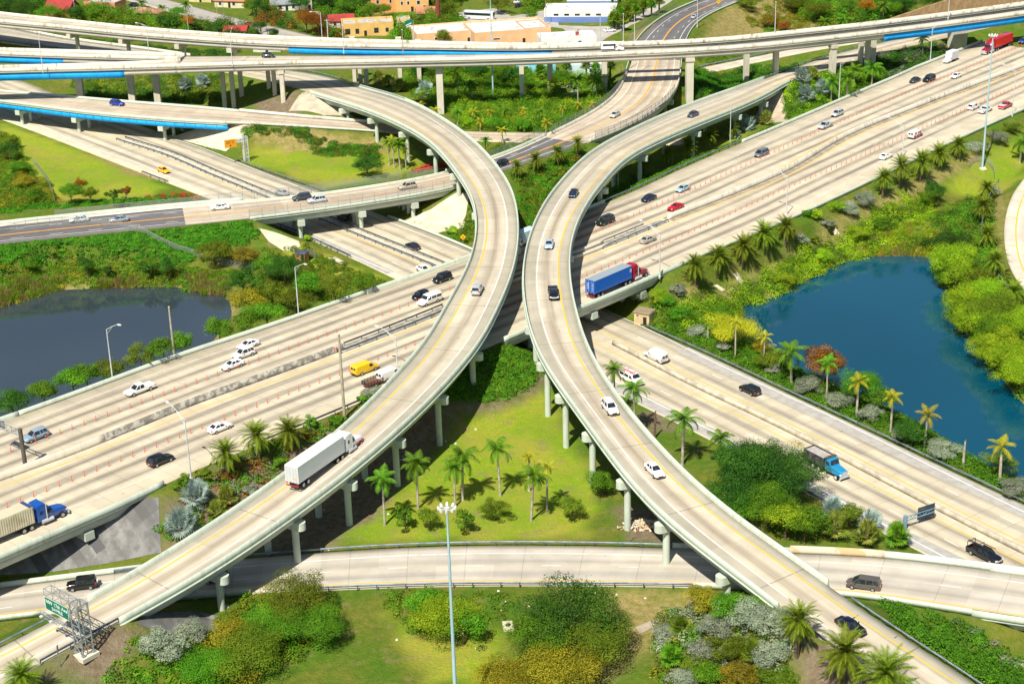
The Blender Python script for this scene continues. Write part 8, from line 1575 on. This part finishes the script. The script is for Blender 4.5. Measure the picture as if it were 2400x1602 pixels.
H(915, 24, 15, 10, 6.2, .1, C('orange_stucco2', (.72, .34, .12), (.64, .28, .10)), M_redt, 'orange villa with a red roof wing at the top', 'gable', [('s', -5, 4.4, 1, 1.4), ('s', -5, 1.6, 1, 1.4), ('s', 0, 4.4, .8, 1.3), ('e', 0, 4, 1, 1.4)], 3, rise=2.2)
H(965, 22, 13, 10, 5.4, .1, C('apricot_stucco', (.72, .42, .16), (.64, .36, .13)), M_grf, 'apricot villa with a battlemented flat roof at the top', 'flat', [('s', -4, 3.6, .8, 1.3), ('s', -1.5, 3.6, .8, 1.3), ('s', 2.5, 3.6, 1.2, 1.4), ('s', 4.8, 1.8, 1, 1.2)], 0, para=1.0, chim=((2, 1),))
H(1008, 44, 10, 7, 2.8, .1, C('cream_wall', (.72, .62, .42)), M_ort, 'cream cottage beside the rust-brown column', 'gable', wn2, 0, rise=1.6)
M_pch = C('peach_stucco', (.76, .47, .27), (.70, .42, .24))
H(1070, 92, 32, 16, 4.2, .22, M_pch, M_wrf, 'long peach warehouse with a worn white flat roof, left part', 'flat', [('s', -9, 2.6, 1, .8), ('s', 9, 2.2, 1, .8)], 3, name='warehouse', cat='warehouse')
H(1188, 92, 28, 20, 4.6, .22, M_pch, M_wrf, 'peach warehouse with a tall plain wall and worn white roof, right part', 'flat', [('s', -6, 2.6, 2.4, .5)], 4, name='warehouse', cat='warehouse', para=.7)
e = H(1247, 88, 9, 14, 4.6, .22, C('salmon_brick', (.66, .33, .20)), M_wrf, 'salmon shop front with turquoise glass at the warehouse end', 'flat', [('s', -1.5, 2, 3.2, 3.0)], 3.4, name='shop', cat='shop', winm=M_steel); MB().box(2.6, 5.6, -9.5, -7.08, 2.6, 2.75).build('awning', mat('turquoise_awning', (.03, .42, .42), .6), e)
M_wb = C('white_painted_wall', (.80, .80, .78))
e = H(1362, 45, 27, 12, 4.4, -.12, M_wb, M_wrf, 'long white building with a blue lower band and rounded corner', 'flat', [('s', -9 + 4 * k, 2.9, 1.6, .5) for k in range(5)] + [('e', 0, 1.6, 1.4, 2.2)], 11, name='commercial_building', cat='building', winm=M_dark); b = MB(); b.box(-13.52, 13.52, -6.03, -6.003, -.3, 2.1); b.box(13.503, 13.53, -6.0, 6.0, -.3, 2.1); b.build('blue_band', paint('6c86c8'), e)
e = H(1390, 6, 20, 10, 4.6, -.12, M_wb, M_wrf, 'white building with blue stripes behind the long white one', 'flat', [('s', -5, 2.6, 1.4, 1), ('s', 0, 2.6, 1.4, 1), ('s', 5, 2.6, 1.4, 1)], 8, name='commercial_building', cat='building'); MB().box(-10.02, 10.02, -5.03, -5.003, 0, 1.4).build('blue_band', paint('6c86c8'), e)
H(1500, -2, 14, 10, 6, .2, paint('1c60c0'), M_wrf, 'bright blue building at the top behind the palms', 'flat', [('s', -3, 3, 1.4, 1.2), ('s', 3, 3, 1.4, 1.2)], 0, name='commercial_building', cat='building')
e = H(1328, 106, 20, 10, 3.2, .1, M_wb, M_wrf, 'white flat roof showing just above the flyover', 'flat', [('s', -4, 1.8, 1.2, 1), ('s', 4, 1.8, 1.2, 1)], 0, name='commercial_building', cat='building'); MB().box(3.2, 4.4, -1, .2, 3.27, 4.6).build('vent_box', mat('rusty_vent', (.34, .08, .05), .8), e)
H(1256, 172, 13, 8, 4.4, 0.0, C('sky_blue_wall', (.20, .62, .80)), M_wrf, 'sky blue building glimpsed under the flyover', 'flat', [('s', -3.5, 2.6, 2.0, 1.4), ('s', 3, 2.6, 1.4, 1.4)], 0.5, name='commercial_building', cat='building')
H(1385, 172, 16, 7, 3.6, 0.0, C('pale_blue_wall', (.55, .72, .80)), M_wrf, 'pale blue wall with red trim glimpsed under the flyover', 'flat', [('s', 0, 2, 1.4, 1.2)], 5, name='commercial_building', cat='building')
H(630, 118, 10, 6, 2.6, -.1, C('white_wall', (.66, .66, .62)), M_redt, 'low hut with a red roof seen below the back flyover', 'gable', wn2, 0, rise=1.3)
H(556, 84, 8, 6, 2.4, -.1, C('white_wall', (.66, .66, .62)), M_redt, 'dark red hut roof beside the street behind the flyover', 'gable', wn2, 0, rise=1.2)
# sound wall beyond the flyover at the upper right
pts = [P(a, b, 4.0) for a, b in ((2045,62),(2110,50),(2200,30),(2300,8),(2420,-18),(2520,-40))]; b = MB()
for i in range(len(pts) - 1):
    a, c = pts[i], pts[i + 1]; h0 = .6 + 6.4 * i / 4; h1 = .6 + 6.4 * (i + 1) / 4; b.add([(a[0], a[1], -.5), (c[0], c[1], -.5), (c[0], c[1] , 4 + h1), (a[0], a[1], 4 + h0), (a[0], a[1] + .5, -.5), (c[0], c[1] + .5, -.5), (c[0], c[1] + .5, 4 + h1), (a[0], a[1] + .5, 4 + h0)], [(0, 1, 2, 3), (4, 5, 6, 7), (0, 1, 5, 4), (1, 2, 6, 5), (2, 3, 7, 6), (3, 0, 4, 7)])
b.build('sound_wall', mat('tan_ribbed_wall', (.56, .36, .20), .9, (.42, .26, .14), .5), None, label='tall tan wall rising behind the flyover at the upper right', cat='wall')
fp = line_path([(292,30),(320,22),(352,24)], 0); e = empty('picket_fence', fp.pt(0), label='white picket fence in front of the salmon house', cat='fence'); b = MB()
for j in range(0, len(fp.C)): v = fp.C[j] - fp.C[0]; z = float(terr(*fp.C[j, :2])) - fp.C[0, 2]; b.box(v[0] - .06, v[0] + .06, v[1] - .06, v[1] + .06, z, z + 1.1)
b.build('picket', M_whi, e); sweep(fp, 0, len(fp.C) - 1, [(0, -.04, .7), (0, .04, .7), (0, .04, .85), (0, -.04, .85)], 'rail', M_whi).parent = e; e.children[-1].matrix_parent_inverse = Matrix.Translation(-e.location)
